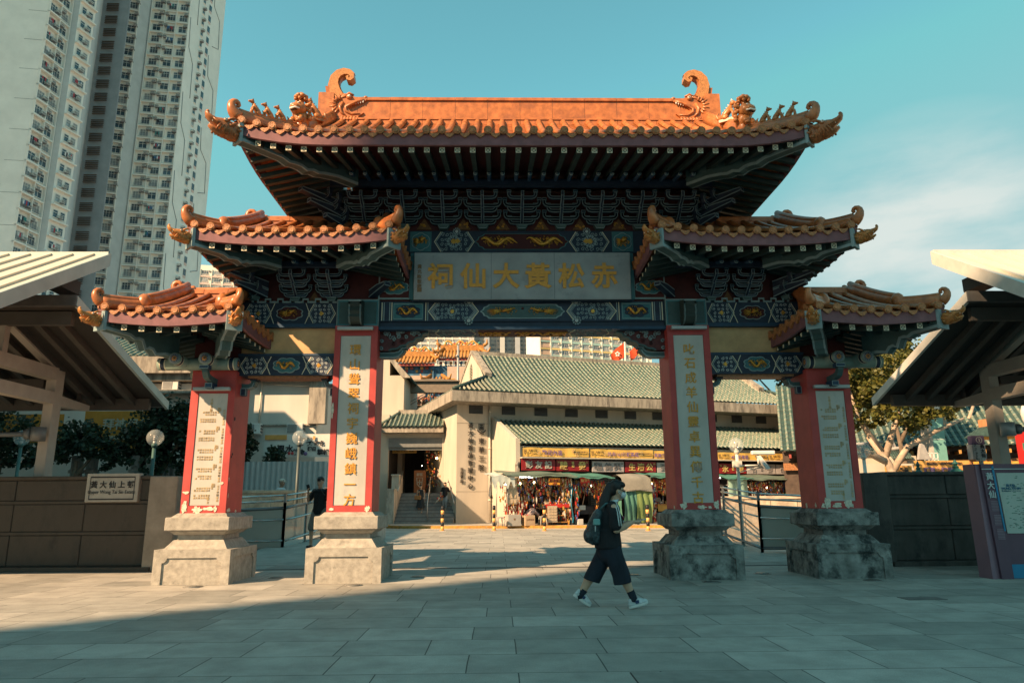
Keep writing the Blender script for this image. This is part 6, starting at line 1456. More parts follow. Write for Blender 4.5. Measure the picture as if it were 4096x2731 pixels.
# ================================================================ WALLS, CANOPIES, RAILINGS, LAMPS, SIGNS
stone_w = mm('brown wall stone', (.085,.072,.058), .85, var=.2, scale=2.2, col2=(.04,.037,.032), thr=(.45,.7), scale2=2.2, stretch=(1,1,.5), bump=.1)
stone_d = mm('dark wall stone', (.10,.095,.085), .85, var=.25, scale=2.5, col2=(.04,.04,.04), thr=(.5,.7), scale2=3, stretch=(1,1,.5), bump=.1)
joint = mm('wall joint', (.07,.06,.05), .9, var=0)
def planter_wall(name, label, P, Q, ht, m, cols, cat='wall'):
    P, Q = Vector((*P,0)), Vector((*Q,0)); d = (Q-P).normalized(); L = (Q-P).length; M = rotz(math.atan2(d.y,d.x), P)
    t = thing(name, label, cat, tuple(P))
    b = MB(M); n = max(2,int(L/1.35)); rows = ((.10,.72),(.80,1.36),(1.44,ht-.09))
    b.box(0,L,.03,.55,0,ht-.05)
    for (z0,z1) in rows:
        for i in range(n): b.bbox(L*i/n+.01,L*(i+1)/n-.01,0,.2,z0,z1,.012)
    for z in (.73,1.37): b.box(0,L,-.02,.1,z,z+.055)
    b.build('stone_face', m, t)
    c = MB(M); c.bbox(-.04,L+.04,-.05,.6,ht-.075,ht,.015); c.box(-.1,L+.1,-.25,.1,0,.09); c.build('coping', cols, t)
    return t
planter_wall('plaza_wall', 'long brown stone plaza wall carrying the estate name sign on the left', (-15.5,2.35), (-7.75,1.95), 1.95, stone_w, stone_w)
b = MB(); b.bbox(-7.85,-7.25,1.75,2.5,0,1.93,.02); tag(b.build('wall_pier', mm('grey brown stone', (.30,.26,.21), .85, var=.2, scale=3)), 'short grey brown pier ending the left plaza wall by the leftmost plinth', 'pier')
planter_wall('plaza_wall', 'dark stone plaza wall in shade between the rightmost plinth and the map board', (7.75,1.65), (14.5,1.75), 1.92, stone_d, stone_d)
b = MB(); b.bbox(7.25,7.8,1.55,2.4,0,1.90,.02); tag(b.build('wall_pier', stone_d), 'dark stone pier ending the right plaza wall behind the rightmost plinth', 'pier')
sd = MB(); 
for (x,z,w,h) in ((-8.32,1.72,.10,.10),(-8.42,1.6,.05,.09),(-8.2,1.62,.05,.1),(-8.05,1.7,.04,.12),(-8.0,1.55,.035,.1)): pass
nm = thing('estate_sign', 'white framed sign reading 黃大仙上邨 Upper Wong Tai Sin Estate on the left wall', 'sign', (-9.1,2.15,1.45))
SM = rotz(math.atan2(-.40,7.75), (-8.68,1.99,0))
b = MB(SM); b.bbox(-.58,.56,-.10,.06,1.40,2.0,.01,0); b.strip2d([(-.49,1.46),(.47,1.46),(.47,1.92),(-.49,1.92)], .03, -.106,-.098, 1, closed=True); b.build('plate', [mm('sign stone white', (.36,.345,.30), .6, var=.1), black_p], nm)
b = MB(SM); put_text(b,'黃 大 仙 上 邨',.155,(-.01,-.106,1.765),0,.006,.004); put_text(b,'Upper Wong Tai Sin Estate',.105,(-.01,-.106,1.60),0,.006,0,sx=.88); b.build('sign_lettering', black_p, nm)

# ---- two-tier canopies at the station entrances
seam = mm('cream metal roofing', (.62,.56,.46), .5, .15, var=.05, scale=2); seam_d = mm('roof seam shadow', (.30,.29,.27), .6, var=0); fascia = mm('grey green fascia', (.36,.43,.41), .5, .1, var=.1, scale=2); fascia_w = mm('pale fascia', (.60,.58,.53), .5, .1, var=.08)
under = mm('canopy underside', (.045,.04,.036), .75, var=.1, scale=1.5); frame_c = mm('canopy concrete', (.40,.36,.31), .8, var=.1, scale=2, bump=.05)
def canopy(label, s, xe, xo, fm):
    """s=-1 left, 1 right; xe inner edge, xo outer end"""
    t = thing('station_canopy', label, 'canopy', (s*xe,1,0))
    def X(a): return s*a
    def slab_(mb, pts, x0, x1, th, mi=0):
        up = [(p[0],p[1]) for p in pts]; lo = [(p[0],p[1]-th) for p in pts][::-1]
        a, b_ = sorted((X(x0),X(x1))); mb.prism(up+lo, a, b_, 'x', mi)
    # upper half, falling towards the viewer
    b = MB(); hi, lo = (1.26,6.68), (-2.5,4.46)
    if s > 0: hi, lo = (1.14,6.68), (-2.5,4.45)
    slab_(b, [lo,hi], xe+.02, xo, .10, 0)
    k = 0; x = xe+.30
    while x < xo:
        a, c = sorted((X(x),X(x+.06))); b.prism([(lo[0],lo[1]+.055),(hi[0],hi[1]+.055),(hi[0],hi[1]-.02),(lo[0],lo[1]-.02)], a, c, 'x', 0)
        a, c = sorted((X(x+.06),X(x+.17))); b.prism([(lo[0],lo[1]+.012),(hi[0],hi[1]+.012),(hi[0],hi[1]-.02),(lo[0],lo[1]-.02)], a, c, 'x', 1); x += .46
    b.build('upper_roof', [seam, seam_d], t)
    b = MB(); slab_(b, [(lo[0]-.05,lo[1]+.03),(hi[0]+.03,hi[1]+.05)], xe-.03, xe+.04, .30); slab_(b, [(hi[0]-.05,hi[1]+.06),(hi[0]+.08,hi[1]+.06)], xe, xo, .25); slab_(b,[(lo[0]-.05,lo[1]+.02),(lo[0]+.02,lo[1]+.06)], xe, xo, .28); b.build('upper_fascia', fm, t)
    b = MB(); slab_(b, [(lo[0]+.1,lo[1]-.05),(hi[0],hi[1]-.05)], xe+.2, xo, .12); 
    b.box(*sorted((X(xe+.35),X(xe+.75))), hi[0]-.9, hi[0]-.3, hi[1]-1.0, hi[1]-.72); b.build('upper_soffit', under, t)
    # lower half, falling away
    h2, l2 = (.36,5.44), (4.61,3.88)
    if s > 0: h2, l2 = (.29,5.48), (4.30,3.86)
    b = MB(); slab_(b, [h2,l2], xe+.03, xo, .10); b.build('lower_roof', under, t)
    b = MB(); slab_(b, [(h2[0]-.06,h2[1]+.03),(l2[0]+.06,l2[1]+.03)], xe-.03, xe+.04, .20); b.build('lower_fascia', fm, t)
    b = MB(); slab_(b, [(h2[0]-.10,h2[1]+.04),(h2[0]+.0,h2[1]+.03)], xe-.02, xo, .22); slab_(b, [(l2[0]-.02,l2[1]+.03),(l2[0]+.06,l2[1])], xe, xo, .12); b.build('ridge_fascia', mm('dark fascia', (.10,.10,.10), .5, .1, var=.2), t)
    b = MB()
    x = xe+.55
    while x < xo: slab_(b, [(h2[0]+.35,h2[1]-.2),(l2[0]-.35,l2[1]-.0)], x, x+.13, .17); x += .50
    for (yy,zz_) in ((h2[0]+.28,h2[1]-.20),(l2[0]-.42,l2[1]+.06)): b.box(*sorted((X(xe+.22),X(xo))), yy-.06, yy+.06, zz_-.30, zz_-.02)
    b.build('purlins', mm('canopy purlin', (.085,.077,.068), .75, var=.1), t)
    # post, raking frame and crossbeams
    px = 10.65 if s < 0 else 11.08; py = 2.62
    b = MB(); b.bbox(*sorted((X(px-.115),X(px+.115))), py-.15, py+.15, 0, 4.36, .01); b.build('post', frame_c, t)
    b = MB()
    def ybeam(x, y0, z0, y1, z1, h0, h1, w=.11): a, c = sorted((X(x-w),X(x+w))); b.prism([(y0,z0-h0/2),(y1,z1-h1/2),(y1,z1+h1/2),(y0,z0+h0/2)], a, c, 'x')
    ybeam(px, py-.1, 4.26, -3.2, 4.26, .28, .28, .118); ybeam(px, py-.1, 3.71, -3.2, 3.71, .27, .27, .118); ybeam(px, py+.1, 3.67, py+1.28, 3.65, .25, .13)
    ybeam(px, .62, 4.78, .78, 4.78, .8, .8, .10); ybeam(px, .7, 5.12, py-.15, 4.42, .16, .16, .09)
    b.build('crossbeam', frame_c, t)
    b = MB(); b.box(*sorted((X(px+.2),X(17))), py-.1, py+.1, 3.95, 4.15); b.build('rear_beam', under, t)
    b = MB(); b.tube([(X(px),py+1.0,3.70),(X(px),py+1.0,4.1)], .06, 10); b.build('strut', under, t)
    sl = thing('spotlight', 'black cylinder spotlights on an arm fixed to the %s canopy post'%('left' if s < 0 else 'right'), 'spotlight', (X(px),py-.45,2.8))
    b = MB(); b.tube([(X(px-.05),py-.42,2.72),(X(px-.05),py-.42,3.02)], .15, 16); b.build('lamp_head', grey_metal if s > 0 else mm('dark lamp metal', (.16,.17,.17), .5, .3, var=.1), sl)
    b = MB(); b.tube([(X(px-.05),py-.42,2.87),(X(px+2.6),py-.42,2.85)], .055, 8); b.tube([(X(px+.1),py-.42,2.87),(X(px+.22),py-.42,2.87)], .12, 12); b.tube([(X(px+1.15),py-.42,2.70),(X(px+1.15),py-.42,2.98)], .15, 16); b.build('arm', mm('dark lamp metal', (.16,.17,.17), .5, .3, var=.1), sl)
canopy('two tier metal station canopy at the left edge of the plaza', -1, 9.0, 17.5, fascia)
canopy('two tier metal station canopy with sunlit fascia on the right', 1, 9.2, 17.5, fascia_w)

# ---- glazed ramp railings
glassm = bpy.data.materials.new('railing glass'); glassm.use_nodes = True
_b = glassm.node_tree.nodes['Principled BSDF']; _b.inputs['Base Color'].default_value = (.55,.68,.66,1); _b.inputs['Roughness'].default_value = .05; _b.inputs['Transmission Weight'].default_value = .0; _b.inputs['Alpha'].default_value = .42
frost = mm('frosted railing panel', (.42,.44,.39), .35, var=.06, scale=1.5)
railm = mm('railing steel', (.22,.24,.25), .4, .7, var=.08); bright = mm('polished handrail', (.55,.55,.53), .2, .9, var=.05)
def ramp_railing(label, C0, front, back, zs):
    t = thing('ramp_railing', label, 'railing', (C0[0],C0[1],0))
    def panel(A, B, za, zb, ztop_a, ztop_b, m, n):
        A, B = Vector((*A,0)), Vector((*B,0)); fr = MB(); gs = MB()
        for i in range(n):
            u0, u1 = i/n, (i+1)/n; p, q = A.lerp(B,u0), A.lerp(B,u1)
            a0, a1 = za+(zb-za)*u0, za+(zb-za)*u1; t0, t1 = ztop_a+(ztop_b-ztop_a)*u0, ztop_a+(ztop_b-ztop_a)*u1
            gs.quad((p.x,p.y,a0+.12),(q.x,q.y,a1+.12),(q.x,q.y,t1-.06),(p.x,p.y,t0-.06))
            for z0_, z1_ in ((a0+.09,a1+.09),(t0-.04,t1-.04)): fr.tube([(p.x,p.y,z0_),(q.x,q.y,z1_)], .04, 4)
            fr.box(p.x-.03,p.x+.03,p.y-.03,p.y+.03,a0-.05,t0+.32)
        fr.box(B.x-.03,B.x+.03,B.y-.03,B.y+.03,zb-.05,ztop_b+.1)
        fr.build('frame', railm, t); gs.build('panel', m, t)
        h = MB()
        d = (B-A).normalized(); nn = Vector((d.y,-d.x,0))*.07
        if nn.y > 0: nn = -nn
        for k in (.28,.72): h.tube([(A+nn+Vector((0,0,za+(ztop_a-za)*k))), (B+nn+Vector((0,0,zb+(ztop_b-zb)*k)))], .024, 8)
        for k in (.14,.28): h.tube([(A+Vector((0,0,ztop_a+k))), (B+Vector((0,0,ztop_b+k)))], .026, 8)
        h.build('handrail', bright, t)
    panel(front, C0, zs[0], zs[1], zs[0]+1.08, zs[1]+1.2, frost, 1)
    panel(C0, back, zs[1], zs[2], zs[1]+1.2, zs[2]+1.25, glassm, 4)
ramp_railing('glass and steel ramp railing between the two left columns', (-6.08,5.5), (-8.2,5.3), (-5.55,12.0), (.10,.06,.45))
ramp_railing('glass and steel ramp railing between the two right columns', (6.42,5.5), (8.6,5.2), (6.6,12.0), (.02,.02,.40))
rub = mm('pale rubble stone', (.50,.41,.31), .9, var=.3, scale=4, bump=.6, bscale=12)
def low_wall(label, P, Q, ht):
    P, Q = Vector((*P,0)), Vector((*Q,0)); d = (Q-P).normalized(); L = (Q-P).length; M = rotz(math.atan2(d.y,d.x), P); b = MB(M)
    n = int(L/.8)
    for i in range(n): b.bbox(L*i/n+.006,L*(i+1)/n-.006,0,.35,0,ht-.1,.01)
    b.bbox(-.02,L+.02,-.04,.4,ht-.1,ht,.01); tag(b.build('low_wall', rub), label, 'wall')
low_wall('low pale stone wall behind the left glass railing, lit by the sun', (-9.6,9.0), (-5.9,10.2), 1.74)
low_wall('low pale stone wall behind the right glass railing, lit by the sun', (6.9,10.6), (13.5,9.2), 1.45)

# ---- globe lamps
globe = bpy.data.materials.new('clear lamp globe'); globe.use_nodes = True
_b = globe.node_tree.nodes['Principled BSDF']; _b.inputs['Base Color'].default_value = (.75,.80,.78,1); _b.inputs['Roughness'].default_value = .06; _b.inputs['Alpha'].default_value = .20; _b.inputs['Specular IOR Level'].default_value = .8
def lamp(label, p, h, post, r=.225):
    t = thing('globe_lamp', label, 'street lamp', (p[0],p[1],0), 'globe lamps on posts round the plaza')
    T = Matrix.Translation((p[0],p[1],0))
    b = MB(T); b.tube([(0,0,0),(0,0,h-r*1.05)], [.055,.048], 10); b.cyl((0,0,h-r*1.15),.075,.10,12); b.build('post', post, t)
    b = MB(T); b.ball((0,0,h),r,20,14); b.build('globe', globe, t)
    b = MB(T); b.cyl((0,0,h-r*.85),.05,.10,10); b.cyl((0,0,h-r*.45),.045,.16,10); 
    for k in range(3): b.tube([(0,0,h-.05+.045*k),(0,0,h-.03+.045*k)], .06, 10)
    b.build('lamp_holder', mm('lamp fitting', (.45,.44,.42), .4, .4, var=.1), t)
grn = mm('green lamp post', (.06,.13,.12), .5, .2, var=.1); wht = mm('white lamp post', (.68,.64,.56), .5, .1, var=.05)
lamp('globe lamp on a green post rising behind the left plaza wall', (-9.87,6.0), 3.11, grn); lamp('globe lamp at the left edge behind the canopy post', (-14.8,8.0), 3.3, grn)
lamp('globe lamp on a dark post in front of the fortune telling banner', (-6.55,8.2), 3.28, mm('dark lamp post', (.07,.09,.09), .5, .2)); lamp('globe lamp on a white post beside the white surveillance camera', (6.78,8.0), 2.97, wht); lamp('globe lamp on a white post right of the rightmost column', (10.1,6.9), 2.73, wht)
cc = thing('surveillance_camera', 'white surveillance cameras on an arm of the white lamp post', 'camera', (7.1,7.9,2.5))
b = MB(); b.tube([(6.8,7.95,2.35),(7.45,7.85,2.35)], .025, 6); b.tube([(6.8,7.95,2.15),(7.45,7.85,2.32)], .02, 6); b.box(6.60,6.85,7.8,7.95,2.3,2.48); b.build('bracket', wht, cc)
b = MB(); b.bbox(7.15,7.85,7.7,7.86,2.66,2.78,.02); b.prism([(7.28,2.62),(7.40,2.64),(7.68,2.25),(7.56,2.22)], 7.72, 7.86, 'y'); b.tube([(7.35,7.8,2.35),(7.35,7.8,2.68)], .03, 8); b.build('housing', mm('white casing', (.70,.69,.66), .4, var=.05), cc)

# ---- bollards
bo = MB(); bo.cyl((0,0,0),.13,.02,12,1)
for k in range(6): bo.cyl((0,0,.02+.18*k),.075,.18,14,0 if k%2 else 1)
bo.tube([(0,0,1.10),(0,0,1.13)],[.075,.05],14,0)
BO = to_mesh(bo, 'bollard', [black_p, mm('orange yellow band', (.72,.38,.12), .5, var=.1)])
for p,l in (((-3.1,20.3),'black and yellow striped bollard in front of the entrance steps'),((-.69,19.9),'black and yellow striped bollard in front of the wall characters'),((1.6,19.4),'black and yellow striped bollard in front of the first stall'),((6.15,18.6),'black and yellow striped bollard beside the inner right column')):
    o = bpy.data.objects.new('bollard', BO); COL.objects.link(o); o.location = (*p,0); tag(o, l, 'bollard', 'striped bollards along the kerb')

# ---- flags
def flag(label, base, top, fl, m, emblem=None, group='flags flying beyond the hall roof'):
    t = thing('flag', label, 'flag', base, group); b = MB(); b.tube([base, top], .07, 8); b.ball(top,.12,8,6); b.build('pole', wht, t)
    b = MB(); b.grid(fl, 12, 8); b.build('cloth', m, t)
    if emblem: emblem(t)
redf = mm('red flag cloth', (.62,.07,.02), .7, var=.1)
def f1(u,v): return (10.28-1.2*u+.05*sin(u*7), 45-.25*sin(u*6+v*2)*u, 14.45-1.30*v*(1-.25*u)-.95*u-.15*u*u)
def f2(u,v): return (12.35-1.45*u, 46-.25*sin(u*6+v*2)*u, 14.8-.95*v-.75*u+.18*sin(u*5))
def em(t):
    b = MB(); 
    for k in range(5):
        a = 2*pi*k/5+.3; q = f1(.5,.5); b.ball((q[0]+.14*cos(a), q[1]-.25, q[2]+.16*sin(a)), (.10,.02,.075), 6, 5)
    b.build('flower', mm('white print', (.72,.70,.66), .7), t)
flag('red flag with a white five petalled flower flying above the green roof', (10.3,45,9), (10.33,45,14.9), f1, redf, em); flag('plain red flag half hidden by the carved brace of the gate', (12.4,46,9), (12.4,46,15.1), f2, redf)

# ---- map board and direction post on the right
mb_t = thing('map_board', 'tall purple station map board with a pale map at the right edge', 'map board', (8.6,-.9,0))
pur = mm('purple board paint', (.22,.13,.17), .45, .1, var=.06); pur_d = mm('deep purple board paint', (.12,.065,.095), .45, .1, var=.06); blu = mm('blue board panel', (.02,.20,.36), .45, var=.05); mapm = mm('printed map', (.40,.45,.40), .4, var=.06, scale=3)
b = MB(); b.prism([(8.03,1.96),(8.04,1.96),(8.13,0),(8.05,0)], -.95,-.6,'y',0); b.prism([(8.02,1.96),(8.35,1.96),(8.40,0),(8.07,0)], -.92,-.62,'y',0); b.prism([(8.12,1.96),(8.36,1.96),(8.41,0),(8.20,0)], -.97,-.62,'y',1); b.box(8.36,10.6,-.92,-.62,0,1.96,1); b.build('board', [pur,pur_d], mb_t)
b = MB(); b.prism([(8.40,1.80),(10.5,1.80),(10.5,.76),(8.44,.76)], -.935,-.92,'y',0); b.prism([(8.40,.24),(10.5,.24),(10.5,0.01),(8.42,0.01)], -.935,-.92,'y',1); b.prism([(8.30,1.92),(8.335,1.92),(8.385,.80),(8.36,.80)], -.985,-.97,'y',1); b.box(8.12,10.5,-.985,-.975,1.86,1.875,2); b.build('panel', [mapm, blu, white_p], mb_t)
b = MB(); put_column(b,'黃大仙',.135,8.235,-.99,1.74,.155,0,.006,.003); put_text(b,'黃大仙',.055,(8.62,-.94,1.58),1,.004,.002); put_text(b,'WONG TAI SIN',.05,(8.62,-.94,1.53),1,.004,.002); put_text(b,'黃大仙(ウォンタイシン)',.032,(8.62,-.94,1.485),1,.004)
rnd = random.Random(3)
for k in range(240):
    x = rnd.uniform(8.5,9.6); z = rnd.uniform(.84,1.74); w = rnd.uniform(.006,.03); b.box(x-w,x+w,-.938,-.934,z-.006,z+.006,2+k%2)
for k in range(3):
    for r in range(7): b.box(8.20+.018*k,8.33+.016*k,-.976,-.97,1.30-.24*k-.026*r,1.313-.24*k-.026*r,4)
b.build('lettering', [white_p, mm('blue print', (.03,.12,.2), .6), mm('grey print', (.16,.2,.18), .6), mm('green print', (.10,.24,.18), .6), mm('mauve print', (.24,.17,.21), .6)], mb_t)
dp = thing('direction_post', 'small grey and purple direction post reading Wong Tai Sin above the map board', 'sign post', (11.2,3.5,0))
b = MB(); b.tube([(11.2,3.5,0),(11.2,3.5,2.25)], .05, 10, 0); b.cyl((11.2,3.5,2.22),.10,.06,12,0); b.build('post', wht, dp)
b = MB(); b.bbox(11.01,11.31,3.42,3.6,2.27,2.62,.01,0); b.bbox(11.01,11.31,3.42,3.6,2.62,2.83,.01,1); b.box(10.98,11.0,3.44,3.62,2.27,2.62,0); b.build('box', [mm('pale sign box', (.46,.46,.46), .5, var=.05), mm('violet sign box', (.11,.075,.16), .5, var=.05)], dp)
b = MB(); put_column(b,'黃大仙',.105,11.22,3.41,2.57,.105,0,.005,.003); 
TM = Matrix.Translation((11.06,3.41,2.45)) @ Matrix.Rotation(-pi/2,4,'Y'); put_text(b,'Wong Tai Sin',.075,(0,0,0),0,.004,0,TM)
b.strip2d([(11.17+.07*cos(2*pi*k/14), 2.725+.07*sin(2*pi*k/14)) for k in range(14)], .012, 3.41, 3.42, 1, closed=True); put_text(b,'i',.12,(11.17,3.41,2.725),1,.004,.004); b.build('lettering', [black_p, white_p], dp)

# ---- buildings and decorations beyond the right wall
RM = rotz(R(-22), (20.2,24.5,0))
rh = thing('temple_hall', 'temple hall with a broad green tiled roof beyond the right plaza wall', 'hall', (20.2,24.5,0))
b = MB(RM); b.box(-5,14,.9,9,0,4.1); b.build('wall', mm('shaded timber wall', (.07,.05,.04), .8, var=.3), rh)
tb = MB(RM); green_slope(tb, -5, 14, lambda s,t: (s, -.3+6.5*t, 3.95+4.6*(t*.75+.25*t*t)), .33, 14, I4, .075); tb.build('roof_tiles', [gtile, gtile_dk, gtile_j], rh)
b = MB(RM)
for k in range(34): x = -4.6+.55*k; b.box(x-.06,x+.06,-.2,.9,3.55,3.75,k%2)
b.box(-5,14,.1,.3,3.7,3.9,2); b.build('eave_brackets', [mm('bracket red'), mm('bracket gilt'), mm('shaded timber wall')], rh)
b = MB(RM); b.box(-5,14,.6,.7,2.9,3.3); b.build('gilt_frieze', mm('gilt carving'), rh)
tpil = thing('teal_pylon', 'square teal and grey pylon in front of the green temple roof', 'pylon', (21.8,22,0))
b = MB(); b.box(21.5,22.15,21.9,22.6,0,5.45,0); b.box(21.35,21.5,21.9,22.6,0,5.45,1); b.box(21.5,22.16,21.89,21.9,4.2,4.23,2); b.build('shaft', [mm('teal pylon panel', (.16,.36,.33), .5, var=.05), mm('pylon grey', (.42,.40,.36), .7), white_p], tpil)
b = MB(); b.prism([(21.2,5.4),(22.4,5.4),(22.2,5.75),(21.9,6.0),(21.7,6.0),(21.4,5.75)], 21.8, 22.7, 'y'); b.build('cap', mm('white cap', (.62,.60,.56), .6), tpil)
def gable_house(label, x0, x1, y, z0, z1, m):
    t = thing('garden_pavilion', label, 'pavilion', ((x0+x1)/2,y,0)); b = MB(); b.box(x0,x1-.5,y,y+1.5,0,z0); b.build('wall', m, t)
    tb = MB(); n = int((x1-x0)/.16)
    for i in range(n): x = x0+(x1-x0-.5)*i/n; tb.tube([(x-.25,y-.2,z0-.15),(x,y+.6,z1-.1)], .055, 6, 0, half=True, up=(0,0,1))
    tb.quad((x0-.2,y-.2,z0-.17),(x1-.7,y-.2,z0-.17),(x1-.5,y+.6,z1-.12),(x0,y+.6,z1-.12),1); tb.build('roof_tiles', [gtile_dk, gtile_dk], t)
    g = MB(); g.prism([(x1-.55,z0-.2),(x1+.05,z0-.2),(x1-.2,z1+.1),(x1-.32,z1+.18),(x1-.40,z1)], y-.3, y-.1, 'y'); g.tube([(x0,y+.6,z1-.05),(x1-.3,y+.6,z1+.08)], .09, 7); g.build('gable', mm('grey gable plaster', (.34,.33,.32), .8, var=.15), t)
gable_house('small green tiled garden pavilion with grey gable, the nearer of two', 19.0, 20.5, 21.0, 3.35, 3.75, plaster)
gable_house('small green tiled garden pavilion with grey gable, farther back left', 17.9, 19.9, 22.6, 3.7, 4.1, plaster)
b = MB(); b.box(16.5,19.6,20.5,20.8,0,2.95); tag(b.build('garden_wall', plaster), 'pale garden wall with orange signs behind the white lamp post on the right', 'wall')
flat_banner('cloth_banner', 'wide orange banner with violet characters beyond the right wall', 19.5,22.2, 20.4, 2.3, 3.08, mm('pale orange banner cloth',(.55,.30,.09),.8,var=.1), [('購買參拜用品',.28,20.75,2.62,2),('東華三院',.13,20.35,2.94,0),('黃大仙簽品哲理中心',.12,21.3,2.94,0)])
flat_banner('cloth_banner', 'small orange banner left of the wide one beyond the right wall', 18.0,19.3, 20.3, 2.4, 2.85, mm('pale orange banner cloth'), [('香港物燈檔',.2,18.6,2.66,0),('Hong Kong',.1,18.6,2.5,0)])
b = MB(); 
for k in range(4): b.box(20.75+.19*k,20.79+.19*k,21.4,21.44,2.9,3.5)
for z in (2.9,3.2,3.48): b.box(20.75,21.36,21.4,21.44,z,z+.04)
tag(b.build('white_lattice', mm('white casing')), 'small white lattice frame above the wide orange banner', 'lattice')
def finial(label, x, y, w, z):
    t = thing('lantern_roof', label, 'lantern', (x,y,0), 'green pointed lantern roofs behind the right wall')
    b = MB(); b.loft([[(x+w*q*cos(2*pi*k/8+.39), y+w*q*sin(2*pi*k/8+.39), zz_) for k in range(8)] for q, zz_ in ((1.0,z-.45),(.62,z-.30),(.30,z-.14),(.14,z-.05),(.16,z),(.08,z+.03),(.15,z+.08),(.02,z+.2))], 0, False)
    for k in range(8): b.tube([(x+w*1.0*cos(2*pi*k/8+.39), y+w*sin(2*pi*k/8+.39), z-.44),(x+w*.3*cos(2*pi*k/8+.39), y+w*.3*sin(2*pi*k/8+.39), z-.13)], .025, 5, 0)
    b.build('roof', mm('dark green glaze', (.02,.09,.075), .35, var=.2), t); b = MB(); b.cyl((x,y,0),w*.5,z-.45,8); b.build('body', concrete, t)
finial('green pointed lantern roof, left of the three above the right wall', 11.6, 6.8, .40, 2.20); finial('largest green pointed lantern roof in the middle above the right wall', 12.95, 7.2, .58, 2.25); finial('green pointed lantern roof at the foot of the forked trunk', 13.9, 6.6, .30, 2.12)
# festival decorations at the right edge
fd = thing('festival_arch', 'colourful festival arch with a big white lion face at the right edge', 'festival decoration', (18.9,11,0))
b = MB(); b.box(17.9,20.5,11,11.3,0,3.6,0); b.box(17.9,20.5,10.94,11,2.55,2.95,1); b.box(17.9,20.5,10.93,11,2.95,3.2,2); b.box(17.9,20.5,10.92,11,1.4,2.2,3); b.build('panel', [mm('festival red', (.42,.02,.02), .5), mm('festival red'), mm('festival green', (.03,.20,.14), .5), mm('festival gold', (.62,.33,.06), .5, var=.3, scale=8)], fd)
b = MB(); b.ball((18.75,10.9,4.2),(.75,.45,.72),20,14,0); b.ball((18.55,10.48,4.35),(.24,.10,.19),14,10,1); b.ball((18.53,10.40,4.35),(.13,.05,.13),12,8,2); b.ball((18.53,10.36,4.35),(.06,.03,.06),8,6,3); b.tube([(18.25,10.5,4.55),(18.55,10.4,4.65),(18.9,10.45,4.5)],.06,8,0); b.ball((18.2,10.6,4.0),(.22,.2,.18),10,8,4); b.tube([(18.1,10.6,3.75),(18.5,10.35,3.65),(18.9,10.4,3.75)],[.09,.10,.08],8,0)
b.build('lion_face', [mm('white fur', (.68,.66,.62), .8), white_p, mm('eye blue', (.02,.22,.36), .4), black_p, mm('festival orange', (.62,.16,.04), .5)], fd)
b = MB(); put_text(b,'中華',.24,(18.8,10.93,2.75),0,.02,.004); put_text(b,'松黃大仙',.36,(19.0,10.90,2.42),0,.02,.004); put_text(b,'SIK SIK',.3,(18.8,10.9,1.9),1,.03,.01)
for k in range(30): r_ = random.Random(k); b.tube([(p[0],10.9,p[1]) for p in spiral(18.1+r_.random()*1.4, 3.3+r_.random()*.3, .09, 1.2, r_.uniform(0,6), 1, 8)], .02, 4, 0)
b.build('lettering', [gold_flat, mm('black lacquer', (.02,.02,.02), .4)], fd)
pg = thing('festival_pagoda', 'small orange and gold festival pagoda behind the direction post', 'festival decoration', (23.2,20,0))
b = MB(); b.cyl((23.0,20,0),.32,2.6,12,0); b.bbox(22.3,24.2,19.8,20.3,1.6,3.0,.02,0); b.frustum(1.0,.6,4.15,.35,.3,4.65,23.2,20,1); b.box(22.85,23.55,19.8,20.3,4.6,5.0,3)
for k in range(4): b.ball((23.25,19.7,2.9+.38*k),(.25,.2,.2),10,8,2)
b.box(22.3,24.1,19.7,20.3,4.05,4.16,0); b.box(23.65,23.8,19.8,20,2.0,4.1,4); b.build('pagoda', [mm('festival gold'), gtile_dk, mm('festival peach', (.60,.36,.16), .5), mm('festival terracotta', (.5,.22,.1), .6), mm('violet print')], pg)
low_wall('pale retaining wall far right under the temple hall', (14,12.5), (22,11.2), 1.9)
# backdrop buildings that close the far right and far left of the plaza
b = MB(); b.box(25,60,30,36,0,9); tag(b.build('plain_block', plaster), 'plain cream block beyond the temple hall at far right', 'building')
b = MB(); b.box(-60,-22,22,40,0,6); tag(b.build('plain_block', concrete_dk), 'plain grey block behind the left canopy', 'building')
# ================================================================ STALLS
tarp_g = mm('green tarpaulin', (.12,.16,.125), .5, var=.2, scale=2, bump=.3, bscale=8); tarp_t = mm('teal tarpaulin', (.07,.19,.15), .5, var=.2, scale=2, bump=.3, bscale=8); tarp_o = mm('olive tarpaulin', (.16,.23,.08), .55, var=.15, scale=2, bump=.3, bscale=8); tarp_gr = mm('grey tarpaulin', (.26,.24,.20), .6, var=.15, scale=2, bump=.3, bscale=8); tarp_b = mm('blue tarp edge', (.03,.25,.42), .5, var=.1); tarp_w = mm('clear plastic sheet', (.50,.54,.50), .3, var=.15, scale=3)
CH = [mm('charm red'), mm('charm gold'), mm('charm orange'), mm('charm white'), mm('charm scarlet', (.50,.03,.02), .5), mm('charm cream', (.55,.42,.28), .6), mm('charm green', (.04,.16,.08), .6), mm('charm blue', (.05,.10,.30), .6)]
wood = mm('orange stall timber', (.42,.19,.05), .6, var=.2, scale=5); card = mm('cardboard', (.42,.30,.19), .8, var=.1); crate_m = mm('grey plastic crate', (.36,.34,.31), .6, var=.1)
